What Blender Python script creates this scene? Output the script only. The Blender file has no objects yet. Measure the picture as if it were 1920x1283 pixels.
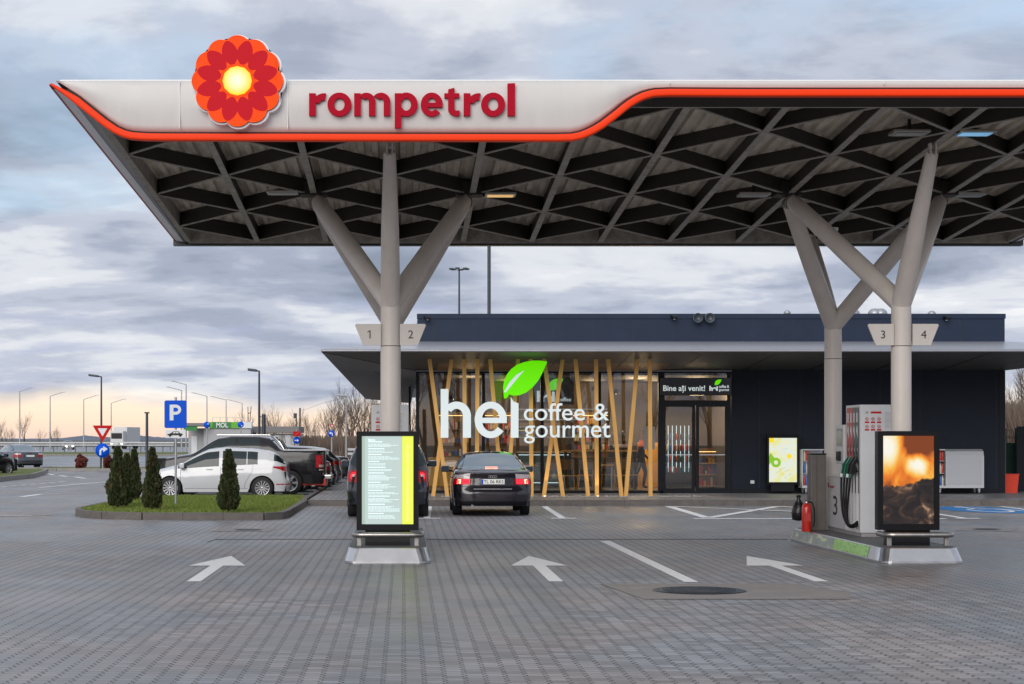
import bpy, bmesh, math, random
from mathutils import Vector, Matrix
random.seed(11)
sc = bpy.context.scene
COL = sc.collection
R = math.radians
# ---------------------------------------------------------------- camera
F, CX, CY, EYE = 3550.0, 757.0, 824.0, 1.70
cam = bpy.data.cameras.new('camera'); camo = bpy.data.objects.new('camera', cam); COL.objects.link(camo)
camo.location = (0, 0, EYE); camo.rotation_euler = (R(90), 0, 0)
cam.sensor_width = 36; cam.lens = 36*F/1920
cam.shift_x = (960-CX)/1920; cam.shift_y = (CY-641.5)/1920
cam.clip_start = 0.3; cam.clip_end = 9000
sc.camera = camo
# ---------------------------------------------------------------- world
w = bpy.data.worlds.new('World'); sc.world = w; w.use_nodes = True
SUN_EL, SUN_AZ = 24, 198
def build_world():
    nt = w.node_tree; N = nt.nodes; L = nt.links
    for n in list(N): N.remove(n)
    def nd(t, **k):
        n = N.new(t)
        for a, b in k.items(): setattr(n, a, b)
        return n
    def mth(op, a, b=None, c=None, clamp=False):
        n = nd('ShaderNodeMath', operation=op, use_clamp=clamp)
        for i, v in enumerate((a, b, c)):
            if v is None: continue
            if isinstance(v, (int, float)): n.inputs[i].default_value = v
            else: L.new(v, n.inputs[i])
        return n.outputs[0]
    tc = nd('ShaderNodeTexCoord')
    sep = nd('ShaderNodeSeparateXYZ'); L.new(tc.outputs['Generated'], sep.inputs[0])
    x, y, z = sep.outputs
    hz = mth('SQRT', mth('ADD', mth('MULTIPLY', x, x), mth('MULTIPLY', y, y)))
    el = mth('DIVIDE', z, mth('MAXIMUM', hz, 0.02))            # tan of elevation
    zz = mth('ADD', mth('MAXIMUM', z, 0.0), 0.15)
    comb = nd('ShaderNodeCombineXYZ')
    L.new(mth('DIVIDE', x, zz), comb.inputs[0]); L.new(mth('DIVIDE', y, zz), comb.inputs[1])
    def noise(scale, det, rough, off, dist=0.0, src=None, sx=1, sy=1):
        mp = nd('ShaderNodeMapping'); mp.inputs['Location'].default_value = off
        mp.inputs['Scale'].default_value = (sx, sy, 1)
        L.new(src or comb.outputs[0], mp.inputs[0])
        n = nd('ShaderNodeTexNoise'); L.new(mp.outputs[0], n.inputs['Vector'])
        n.inputs['Scale'].default_value = scale; n.inputs['Detail'].default_value = det
        n.inputs['Roughness'].default_value = rough; n.inputs['Distortion'].default_value = dist
        return n.outputs['Fac']
    def ramp(f, stops, interp='EASE'):
        n = nd('ShaderNodeValToRGB'); n.color_ramp.interpolation = interp
        e = n.color_ramp.elements
        while len(e) < len(stops): e.new(0.5)
        for i, (p, c) in enumerate(stops):
            e[i].position = p; e[i].color = (*c, 1) if len(c) == 3 else c
        L.new(f, n.inputs[0]); return n.outputs['Color']
    def mix(f, a, b, mode='MIX'):
        n = nd('ShaderNodeMix', data_type='RGBA', blend_type=mode)
        if isinstance(f, (int, float)): n.inputs[0].default_value = f
        else: L.new(f, n.inputs[0])
        for s, v in ((6, a), (7, b)):
            if isinstance(v, tuple): n.inputs[s].default_value = (*v, 1)
            else: L.new(v, n.inputs[s])
        return n.outputs[2]
    sky = nd('ShaderNodeTexSky', sky_type='NISHITA'); sky.sun_disc = False
    sky.sun_elevation = R(SUN_EL); sky.sun_rotation = R(SUN_AZ)
    c1 = noise(1.1, 8, 0.52, (3.1, 0.7, 0.3), 0.35)
    c2 = noise(3.1, 9, 0.6, (7.3, 2.9, 0.6), 0.3)
    c3 = noise(0.5, 3, 0.5, (1.3, 4.9, 0.6), 0.2)
    m = mth('ADD', mth('MULTIPLY', c1, 0.55), mth('ADD', mth('MULTIPLY', c2, 0.20), mth('MULTIPLY', c3, 0.23)))
    # the overcast is thinner and lighter high up, heavier low down
    m = mth('ADD', mth('MULTIPLY', mth('SUBTRACT', m, 0.5), 1.6), 0.535)
    m = mth('ADD', m, mth('MULTIPLY', mth('SUBTRACT', mth('MINIMUM', el, 0.26), 0.13), 0.45))
    cloud = ramp(m, [(0.36, (2.0, 2.35, 3.0)), (0.45, (2.85, 3.2, 4.0)), (0.52, (3.9, 4.2, 4.95)), (0.59, (5.4, 5.6, 6.0)), (0.68, (6.9, 6.95, 7.0))])
    # gaps of blue sky
    gap = ramp(noise(0.85, 6, 0.55, (9.1, 1.7, 0.2), 0.5), [(0.50, (0, 0, 0)), (0.66, (0.6, 0.6, 0.6))])
    blue = mix(0.5, sky.outputs[0], (3.8, 5.6, 7.6))
    gel = ramp(mth('DIVIDE', el, 0.3), [(0.22, (0, 0, 0)), (0.45, (1, 1, 1))])
    col = mix(mix(1.0, gap, gel, 'MULTIPLY'), cloud, blue)
    # low band of warm clear sky under the cloud edge
    wob = noise(2.6, 5, 0.55, (0.3, 0.2, 0), 0.2, tc.outputs['Generated'], 1.6, 1.6)
    lvl = mth('ADD', mth('DIVIDE', mth('SUBTRACT', 0.0255, el), 0.012), mth('MULTIPLY', mth('SUBTRACT', wob, 0.5), 5.0))
    lvl = mth('MAXIMUM', mth('MINIMUM', lvl, 1.0), 0.0)
    warm = ramp(mth('DIVIDE', el, 0.05), [(0.0, (6.8, 5.1, 4.2)), (0.22, (7.9, 6.1, 4.6)), (0.5, (8.0, 6.8, 5.4)), (0.9, (7.0, 6.6, 6.1))], 'LINEAR')
    col = mix(lvl, col, warm)
    # streaks of cloud inside the warm band
    mp2 = nd('ShaderNodeCombineXYZ'); L.new(mth('MULTIPLY', mth('DIVIDE', x, mth('MAXIMUM', mth('ABSOLUTE', y), .05)), 9.0), mp2.inputs[0]); L.new(mth('MULTIPLY', el, 75.0), mp2.inputs[1])
    st = noise(1.0, 5, 0.5, (0.9, 0.4, 0), 0.3, mp2.outputs[0])
    stm = ramp(st, [(0.5, (0, 0, 0)), (0.68, (0.75, 0.75, 0.75))])
    low = ramp(mth('DIVIDE', el, 0.08), [(0.12, (0, 0, 0)), (0.4, (1, 1, 1)), (0.8, (1, 1, 1)), (1.0, (0, 0, 0))])
    col = mix(mix(1.0, stm, low, 'MULTIPLY'), col, (3.1, 3.5, 4.9))
    bg = nd('ShaderNodeBackground'); bg.inputs['Strength'].default_value = 0.1
    L.new(col, bg.inputs[0])
    out = nd('ShaderNodeOutputWorld'); L.new(bg.outputs[0], out.inputs[0])
build_world()
sun = bpy.data.lights.new('sun', 'SUN'); suno = bpy.data.objects.new('sun', sun); COL.objects.link(suno)
sun.energy = 1.25; sun.angle = R(40); sun.color = (1, 0.95, 0.9)
az = R(SUN_AZ); e_ = R(SUN_EL)
sd = Vector((math.sin(az)*math.cos(e_), math.cos(az)*math.cos(e_), math.sin(e_)))
suno.rotation_euler = sd.to_track_quat('Z', 'Y').to_euler()
sc.view_settings.view_transform = 'Standard'; sc.view_settings.look = 'None'
sc.view_settings.exposure = 0.5; sc.view_settings.gamma = 1
# ---------------------------------------------------------------- helpers
def S(Y): return F/Y
def at(u, v, Y): return ((u-CX)*Y/F, EYE-(v-CY)*Y/F)                 # photo point at a known distance -> X, Z
def gr(u, v, z=0.0):                                                 # photo point on a level surface -> X, Y
    Y = F*(EYE-z)/(v-CY); return ((u-CX)*Y/F, Y)
M = {}
def mat(name, col, rough=0.6, metal=0.0, var=0.0, vs=8.0, bump=0.0, bs=60.0, emit=None, es=0.0, coat=0.0, spec=0.5, col2=None, stretch=None, rvar=0.0, alpha=None):
    m = bpy.data.materials.new(name); m.use_nodes = True; nt = m.node_tree
    p = nt.nodes['Principled BSDF']
    p.inputs['Base Color'].default_value = (*col, 1); p.inputs['Roughness'].default_value = rough
    p.inputs['Metallic'].default_value = metal; p.inputs['Coat Weight'].default_value = coat; p.inputs['Coat Roughness'].default_value = 0.06
    p.inputs['Specular IOR Level'].default_value = spec
    if emit: p.inputs['Emission Color'].default_value = (*emit, 1); p.inputs['Emission Strength'].default_value = es
    if var or bump or rvar:
        tc = nt.nodes.new('ShaderNodeTexCoord'); mp = nt.nodes.new('ShaderNodeMapping')
        nt.links.new(tc.outputs['Object'], mp.inputs[0])
        if stretch: mp.inputs['Scale'].default_value = stretch
    if var or rvar:
        n = nt.nodes.new('ShaderNodeTexNoise'); n.inputs['Scale'].default_value = vs; n.inputs['Detail'].default_value = 6; n.inputs['Roughness'].default_value = .65
        nt.links.new(mp.outputs[0], n.inputs['Vector'])
        r = nt.nodes.new('ShaderNodeValToRGB'); r.color_ramp.elements[0].position = .3; r.color_ramp.elements[1].position = .7
        a = col2 or tuple(c*(1-var) for c in col); b = col if col2 else tuple(min(1, c*(1+var)) for c in col)
        r.color_ramp.elements[0].color = (*a, 1); r.color_ramp.elements[1].color = (*b, 1)
        nt.links.new(n.outputs['Fac'], r.inputs[0])
        if var: nt.links.new(r.outputs[0], p.inputs['Base Color'])
        if rvar:
            q = nt.nodes.new('ShaderNodeMapRange'); q.inputs[1].default_value = .35; q.inputs[2].default_value = .65
            q.inputs[3].default_value = max(.02, rough-rvar); q.inputs[4].default_value = min(1, rough+rvar)
            nt.links.new(n.outputs['Fac'], q.inputs[0]); nt.links.new(q.outputs[0], p.inputs['Roughness'])
    if bump:
        n2 = nt.nodes.new('ShaderNodeTexNoise'); n2.inputs['Scale'].default_value = bs; n2.inputs['Detail'].default_value = 4
        nt.links.new(mp.outputs[0], n2.inputs['Vector'])
        b = nt.nodes.new('ShaderNodeBump'); b.inputs['Strength'].default_value = bump; b.inputs['Distance'].default_value = .01
        nt.links.new(n2.outputs['Fac'], b.inputs['Height']); nt.links.new(b.outputs[0], p.inputs['Normal'])
    M[name] = m; return m
def glow(name, col, st):
    m = bpy.data.materials.new(name); m.use_nodes = True; nt = m.node_tree
    p = nt.nodes['Principled BSDF']; p.inputs['Base Color'].default_value = (*[c*.35 for c in col], 1)
    p.inputs['Roughness'].default_value = .5; p.inputs['Specular IOR Level'].default_value = .15
    p.inputs['Emission Color'].default_value = (*col, 1); p.inputs['Emission Strength'].default_value = st
    M[name] = m; return m

class MB:
    def __init__(s): s.v = []; s.f = []; s.sm = []
    def add(s, vs, fs, smooth=False):
        o = len(s.v); s.v += [tuple(v) for v in vs]
        for f in fs: s.f.append(tuple(i+o for i in f)); s.sm.append(smooth)
        return s
    def box(s, x0, x1, y0, y1, z0, z1, bev=0.0):
        if x0 > x1: x0, x1 = x1, x0
        if y0 > y1: y0, y1 = y1, y0
        if z0 > z1: z0, z1 = z1, z0
        if bev:
            b = min(bev, (x1-x0)*.45, (y1-y0)*.45, (z1-z0)*.45)
            bm = bmesh.new(); bmesh.ops.create_cube(bm, size=1)
            for v in bm.verts: v.co = ((x0+x1)/2+v.co.x*(x1-x0), (y0+y1)/2+v.co.y*(y1-y0), (z0+z1)/2+v.co.z*(z1-z0))
            bmesh.ops.bevel(bm, geom=bm.edges[:], offset=b, segments=2, affect='EDGES', profile=.6)
            bm.verts.index_update()
            s.add([v.co for v in bm.verts], [[v.index for v in f.verts] for f in bm.faces]); bm.free(); return s
        return s.add([(x0,y0,z0),(x1,y0,z0),(x1,y1,z0),(x0,y1,z0),(x0,y0,z1),(x1,y0,z1),(x1,y1,z1),(x0,y1,z1)],
                     [(0,3,2,1),(4,5,6,7),(0,1,5,4),(1,2,6,5),(2,3,7,6),(3,0,4,7)])
    def quad(s, a, b, c, d): return s.add([a, b, c, d], [(0, 1, 2, 3)])
    def tube(s, pts, r, n=12, caps=True, smooth=True, sx=1.0):
        P = [Vector(p) for p in pts]; rs = r if isinstance(r, (list, tuple)) else [r]*len(P)
        vs = []; fs = []; prev = None
        for i, p in enumerate(P):
            t = (P[min(i+1, len(P)-1)]-P[max(i-1, 0)]).normalized()
            if prev is None:
                a = Vector((0, 0, 1)) if abs(t.z) < .9 else Vector((0, 1, 0))
                u = t.cross(a).normalized()
            else: u = (prev-t*prev.dot(t)).normalized()
            prev = u; v = t.cross(u)
            for k in range(n):
                an = 2*math.pi*k/n; vs.append(p+(u*math.cos(an)*sx+v*math.sin(an))*rs[i])
        for i in range(len(P)-1):
            for k in range(n):
                k2 = (k+1) % n; fs.append((i*n+k, i*n+k2, (i+1)*n+k2, (i+1)*n+k))
        s.add(vs, fs, smooth)
        if caps:
            s.add(vs[:n], [tuple(range(n))[::-1]]); s.add(vs[-n:], [tuple(range(n))])
        return s
    def bar(s, a, b, wd, h, up=(0, 0, 1)):
        a = Vector(a); b = Vector(b); t = (b-a).normalized(); u = t.cross(Vector(up)).normalized()*wd/2; v = u.cross(t).normalized()*h/2
        c = [a-u-v, a+u-v, a+u+v, a-u+v, b-u-v, b+u-v, b+u+v, b-u+v]
        return s.add(c, [(0,3,2,1),(4,5,6,7),(0,1,5,4),(1,2,6,5),(2,3,7,6),(3,0,4,7)])
    def prism(s, poly, d0, d1, plane='xz'):
        """polygon given in a plane, extruded from d0 to d1 along the third axis"""
        n = len(poly)
        def P(a, b, d): return {'xz': (a, d, b), 'xy': (a, b, d), 'yz': (d, a, b)}[plane]
        A = [P(a, b, d0) for a, b in poly]; B = [P(a, b, d1) for a, b in poly]
        bm = bmesh.new(); va = [bm.verts.new(p) for p in A]; vb = [bm.verts.new(p) for p in B]
        fa = bm.faces.new(va); fb = bm.faces.new(vb[::-1])
        for i in range(n): bm.faces.new((va[i], vb[i], vb[(i+1) % n], va[(i+1) % n]))
        bmesh.ops.triangulate(bm, faces=[fa, fb]); bmesh.ops.recalc_face_normals(bm, faces=bm.faces)
        bm.verts.index_update()
        s.add([v.co for v in bm.verts], [[v.index for v in f.verts] for f in bm.faces]); bm.free(); return s
    def lathe(s, prof, n=24, c=(0, 0, 0), axis='z', smooth=True):
        """prof: (radius, height) pairs"""
        vs = []; fs = []
        for r, h in prof:
            for k in range(n):
                a = 2*math.pi*k/n; x, y = r*math.cos(a), r*math.sin(a)
                p = {'z': (x, y, h), 'y': (x, h, y), 'x': (h, x, y)}[axis]
                vs.append((p[0]+c[0], p[1]+c[1], p[2]+c[2]))
        for i in range(len(prof)-1):
            for k in range(n):
                k2 = (k+1) % n; fs.append((i*n+k, i*n+k2, (i+1)*n+k2, (i+1)*n+k))
        return s.add(vs, fs, smooth)
    def ring(s, cx, cz, ro, ri, y0, y1, a0=0, a1=360, n=40, sx=1.0, rix=None, riz=None, rox=None, roz=None):
        rox = rox or ro*sx; roz = roz or ro; rix = rix or ri*sx; riz = riz or ri
        full = abs(a1-a0) >= 360
        m = n if full else n+1; vs = []
        for k in range(m):
            a = R(a0+(a1-a0)*k/n); c, d = math.cos(a), math.sin(a)
            for (rx, rz, y) in ((rox, roz, y0), (rix, riz, y0), (rix, riz, y1), (rox, roz, y1)): vs.append((cx+rx*c, y, cz+rz*d))
        fs = []
        for k in range(n if full else n):
            k2 = (k+1) % m
            for j in range(4): fs.append((k*4+j, k*4+(j+1) % 4, k2*4+(j+1) % 4, k2*4+j))
        if not full: fs.append((0, 1, 2, 3)); fs.append(((m-1)*4+3, (m-1)*4+2, (m-1)*4+1, (m-1)*4))
        return s.add(vs, fs)
    def xf(s, fn, start=0): s.v = s.v[:start]+[tuple(fn(v)) for v in s.v[start:]]; return s
    def mesh(s, name, m, recalc=True):
        me = bpy.data.meshes.new(name); me.from_pydata(s.v, [], s.f)
        me.polygons.foreach_set('use_smooth', s.sm)
        if m is not None: me.materials.append(M[m] if isinstance(m, str) else m)
        if recalc and len(s.f) < 60000:
            bm = bmesh.new(); bm.from_mesh(me); bmesh.ops.recalc_face_normals(bm, faces=bm.faces); bm.to_mesh(me); bm.free()
        me.update(); return me
    def build(s, name, m, parent=None, recalc=True):
        o = bpy.data.objects.new(name, s.mesh(name, m, recalc)); COL.objects.link(o)
        if parent is not None: o.parent = parent
        return o
def empty(name, loc=(0, 0, 0), rz=0.0):
    o = bpy.data.objects.new(name, None); COL.objects.link(o); o.location = loc; o.rotation_euler = (0, 0, rz); o.empty_display_size = .2
    return o
def tag(o, label=None, cat=None, group=None, kind=None):
    if label: o['label'] = label
    if cat: o['category'] = cat
    if group: o['group'] = group
    if kind: o['kind'] = kind
    return o
def struct(o): o['kind'] = 'structure'; return o
def copy_tree(o, parent=None):
    c = o.copy(); COL.objects.link(c); c.parent = parent
    for ch in o.children: copy_tree(ch, c)
    return c
def rebase(root):
    """children were built in world space: shift them so that the Empty sits at its base"""
    l = Vector(root.location)
    for ch in root.children: ch.location = ch.location-l
def text_mb(body, width=None, height=None, off=0.0, ext=0.004, loc=(0, 0, 0), align='LEFT', face='y', bold=0.0, sp=1.0):
    """lettering as mesh standing upright; returns MB. loc is left end (or centre) of baseline"""
    cu = bpy.data.curves.new('t', 'FONT'); cu.body = body; cu.offset = bold; cu.extrude = 0.0; cu.space_character = sp
    cu.resolution_u = 4
    ob = bpy.data.objects.new('t', cu)
    me = bpy.data.meshes.new_from_object(ob)
    vs = [v.co.copy() for v in me.vertices]; fs = [tuple(p.vertices) for p in me.polygons]
    bpy.data.objects.remove(ob); bpy.data.curves.remove(cu); bpy.data.meshes.remove(me)
    x0 = min(v.x for v in vs); x1 = max(v.x for v in vs); y0 = min(v.y for v in vs); y1 = max(v.y for v in vs)
    sy = (height/(y1-y0)) if height else None; sx = (width/(x1-x0)) if width else None
    sy = sy or sx; sx = sx or sy
    mb = MB(); ox = x0 if align == 'LEFT' else (x0+x1)/2
    V = [(loc[0]+(v.x-ox)*sx, loc[1]-ext, loc[2]+v.y*sy) for v in vs]
    mb.add(V, [f[::-1] if False else f for f in fs]); return mb

# ---------------------------------------------------------------- materials
mat('canopy_white', (.62, .60, .58), .4, var=.03, vs=1.5, rvar=.08, stretch=(4, 1, .5))
mat('orange', (.95, .046, .002), .45, spec=.2)
mat('dark_trim', (.026, .021, .018), .55, spec=.25, var=.2, vs=3)
mat('lattice_steel', (.32, .285, .25), .5, var=.35, vs=6, bump=.15, bs=30)
mat('web_shade', (.045, .038, .032), .55, spec=.25); mat('deck', (.62, .54, .44), .5, var=.3, vs=2.5, stretch=(1, .4, 1))  # webs: same steel as the flanges, shade put into a darker colour
mat('edge_white', (.88, .89, .92), .4)
mat('edge_orange_shade', (.40, .02, .01), .4)  # orange edge seen from below, its shade put in as dark red
mat('panel_grey', (.032, .034, .038), .35, var=.12, vs=2)
mat('column_paint', (.66, .595, .545), .42, var=.1, vs=2.2, bump=.08, bs=40, stretch=(1, 1, .3), rvar=.08)
mat('plate_paint', (.64, .585, .54), .45, var=.04, vs=3)
mat('black_text', (.01, .01, .012), .5)
mat('red_letter', (.42, .003, .02), .6, spec=.1)
mat('letter_side', (.2, .01, .02), .4)
mat('steel', (.60, .60, .62), .34, 1.0, var=.06, vs=1.5, rvar=.08)
mat('steel_dull', (.4, .38, .36), .38, 1.0, rvar=.1, vs=5)
mat('island_top', (.10, .10, .10), .55, var=.25, vs=9, bump=.3, bs=80)
mat('black_plastic', (.006, .006, .008), .4, spec=.2, var=.2, vs=5)
mat('black_gloss', (.008, .008, .01), .08)
mat('pump_white', (.62, .62, .63), .3, var=.04, vs=3)
mat('pump_grey', (.34, .33, .32), .4)
mat('rubber', (.008, .008, .008), .45, spec=.3)
mat('green_plastic', (.0, .10, .055), .3)
mat('red_paint', (.55, .02, .012), .3, coat=.5)
mat('bin_brown', (.12, .105, .095), .5, var=.1, vs=6)
mat('bag_black', (.01, .01, .012), .3, bump=.6, bs=20)
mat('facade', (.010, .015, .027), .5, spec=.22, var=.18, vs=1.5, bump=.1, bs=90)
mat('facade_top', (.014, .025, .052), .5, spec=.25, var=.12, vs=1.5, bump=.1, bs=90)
mat('frame_dark', (.008, .010, .015), .4, spec=.25)
mat('roof_metal', (.36, .365, .40), .3, .35, var=.08, vs=2, stretch=(1, 6, 1))
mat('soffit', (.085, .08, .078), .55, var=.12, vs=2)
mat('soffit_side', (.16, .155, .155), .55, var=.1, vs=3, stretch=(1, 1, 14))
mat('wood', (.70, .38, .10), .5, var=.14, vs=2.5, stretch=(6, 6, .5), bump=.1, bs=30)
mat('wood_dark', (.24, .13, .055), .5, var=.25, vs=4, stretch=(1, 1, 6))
mat('interior_wall', (.055, .038, .028), .6, var=.3, vs=2)
mat('interior_dark', (.02, .02, .022), .6)
mat('interior_floor', (.28, .23, .17), .3, var=.15, vs=3)
mat('amber_wall', (.9, .42, .05), .5, var=.2, vs=1.4, stretch=(1, 1, .5))
mat('teal', (.03, .085, .08), .3)
mat('kerb', (.13, .115, .105), .7, var=.25, vs=5, bump=.4, bs=60, rvar=.1)
mat('kerb_light', (.26, .25, .235), .7, var=.2, vs=4, bump=.4, bs=60)
mat('marking', (.74, .73, .72), .55, var=.16, vs=9, bump=.2, bs=60)
mat('marking_blue', (.03, .2, .5), .5, var=.15, vs=9)
mat('patch', (.235, .21, .195), .6, var=.18, vs=2.2, bump=.25, bs=90, rvar=.2)
mat('iron', (.035, .042, .055), .35, .6, var=.25, vs=20, bump=.8, bs=70)
mat('drain', (.10, .095, .095), .5, .5, var=.5, vs=45)
mat('turf', (.10, .125, .018), .9, var=.35, vs=5, bump=.6, bs=120)
mat('grass_blade', (.15, .20, .025), .6, var=.35, vs=14)
mat('thuja', (.036, .050, .014), .65, var=.45, vs=9)
mat('thuja_brown', (.09, .055, .02), .7, var=.3, vs=9)
mat('bark', (.11, .075, .05), .85, var=.3, vs=12)
mat('twig', (.15, .11, .085), .85, var=.2, vs=2)
mat('red_bush', (.13, .018, .012), .6, var=.5, vs=12)
mat('asphalt', (.12, .125, .14), .33, var=.15, vs=.35, bump=.1, bs=30, rvar=.12)
mat('field', (.07, .065, .045), .95, var=.3, vs=.03)
mat('galv', (.42, .43, .45), .45, .7, var=.1, vs=3)
mat('lamp_grey', (.05, .06, .075), .4, .2)
mat('pole_light', (.36, .36, .37), .5, .3)
mat('sign_blue', (.002, .085, .62), .5, spec=.15)
mat('sign_white', (.72, .73, .75), .4)
mat('sign_red', (.52, .006, .006), .5, spec=.15)
mat('hill', (.13, .155, .205), .95, var=.25, vs=.01)  # distance haze put into the base colour as pale blue-grey
mat('paint_white', (.56, .57, .59), .22, coat=1.0, rvar=.04, vs=3)
mat('paint_black', (.006, .006, .008), .2, coat=.45, spec=.3)
mat('paint_navy', (.010, .012, .022), .14, coat=1.0)
mat('paint_aubergine', (.016, .012, .019), .2, .3, coat=1.0)
mat('paint_grey', (.07, .075, .09), .25, .5, coat=1.0)
mat('paint_silver', (.35, .36, .38), .25, .6, coat=1.0)
mat('car_glass', (.012, .022, .026), .04, spec=.5)
mat('car_glass_light', (.16, .21, .25), .05, spec=1.0)
mat('chrome', (.75, .75, .76), .12, 1.0)
mat('tyre', (.014, .014, .014), .75, bump=.3, bs=50)
mat('rim', (.5, .5, .52), .3, .8)
mat('underbody', (.006, .006, .006), .8)
mat('lens_red', (.38, .004, .008), .15, coat=.4, spec=.3)
mat('lens_clear', (.5, .42, .42), .1, coat=1.0)
glow('lamp_red', (1.0, .02, .04), 1.3); glow('lamp_hot', (1.0, .36, .22), 2.6)
glow('head_glow', (1.0, .85, .6), 5.0)
mat('plate_white', (.7, .7, .68), .5); mat('plate_glow', (.7, .7, .68), .5, emit=(1, .95, .85), es=.18)  # second plate glows faintly in place of light from its plate lamp
mat('shutter', (.58, .59, .62), .38, .4)
mat('bin_orange', (.75, .05, .015), .45, var=.05)
mat('mesh_green', (.02, .07, .06), .5)
mat('skin', (.5, .28, .2), .5)
mat('cloth_dark', (.02, .02, .025), .8)
mat('cloth_orange', (.85, .12, .02), .6, emit=(1, .12, .02), es=.2)
mat('mol_wall', (.42, .42, .43), .6, var=.1, vs=.8)
mat('mol_green', (.02, .22, .04), .5); mat('mol_lime', (.12, .42, .02), .5); mat('mol_roof', (.2, .19, .19), .6)
mat('truck_white', (.6, .6, .6), .5); mat('glass_blue', (.03, .05, .07), .05)
mat('hair', (.02, .012, .01), .7)
mat('goods_red', (.5, .04, .03), .4); mat('goods_blue', (.04, .12, .45), .4); mat('goods_cream', (.6, .55, .4), .4)
glow('letter_white', (.88, .97, .98), .40); glow('leaf_green', (.15, .85, 0.0), .55)
glow('led_white', (.75, .92, 1.0), .9); glow('warm_led', (1.0, .6, .2), 2.0); glow('spot_warm', (1.0, .75, .35), 14.0); glow('bulb_warm', (1.0, .7, .35), 3.0)
glow('screen_menu', (.45, .54, .52), .68); glow('screen_lime', (.76, .9, .10), .64); glow('menu_text', (.75, .92, .93), .75); glow('screen_edge', (.42, .55, .47), .55)
glow('logo_orange', (1.0, .07, .002), .52); glow('logo_crimson', (.55, .002, .012), .5); glow('logo_ring', (1.0, .13, .004), .6)
mat('logo_rim', (.5, .01, .01), .4)

def glass_mat():
    m = bpy.data.materials.new('shop_glass'); m.use_nodes = True; nt = m.node_tree
    for n in list(nt.nodes): nt.nodes.remove(n)
    o = nt.nodes.new('ShaderNodeOutputMaterial'); mx = nt.nodes.new('ShaderNodeMixShader')
    tr = nt.nodes.new('ShaderNodeBsdfTransparent'); tr.inputs[0].default_value = (.72, .76, .76, 1)
    gl = nt.nodes.new('ShaderNodeBsdfGlossy'); gl.inputs['Roughness'].default_value = .01; gl.inputs[0].default_value = (1, 1, 1, 1)
    fr = nt.nodes.new('ShaderNodeFresnel'); fr.inputs[0].default_value = 2.1
    nt.links.new(fr.outputs[0], mx.inputs[0]); nt.links.new(tr.outputs[0], mx.inputs[1]); nt.links.new(gl.outputs[0], mx.inputs[2])
    nt.links.new(mx.outputs[0], o.inputs[0]); M['shop_glass'] = m
glass_mat()

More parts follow.
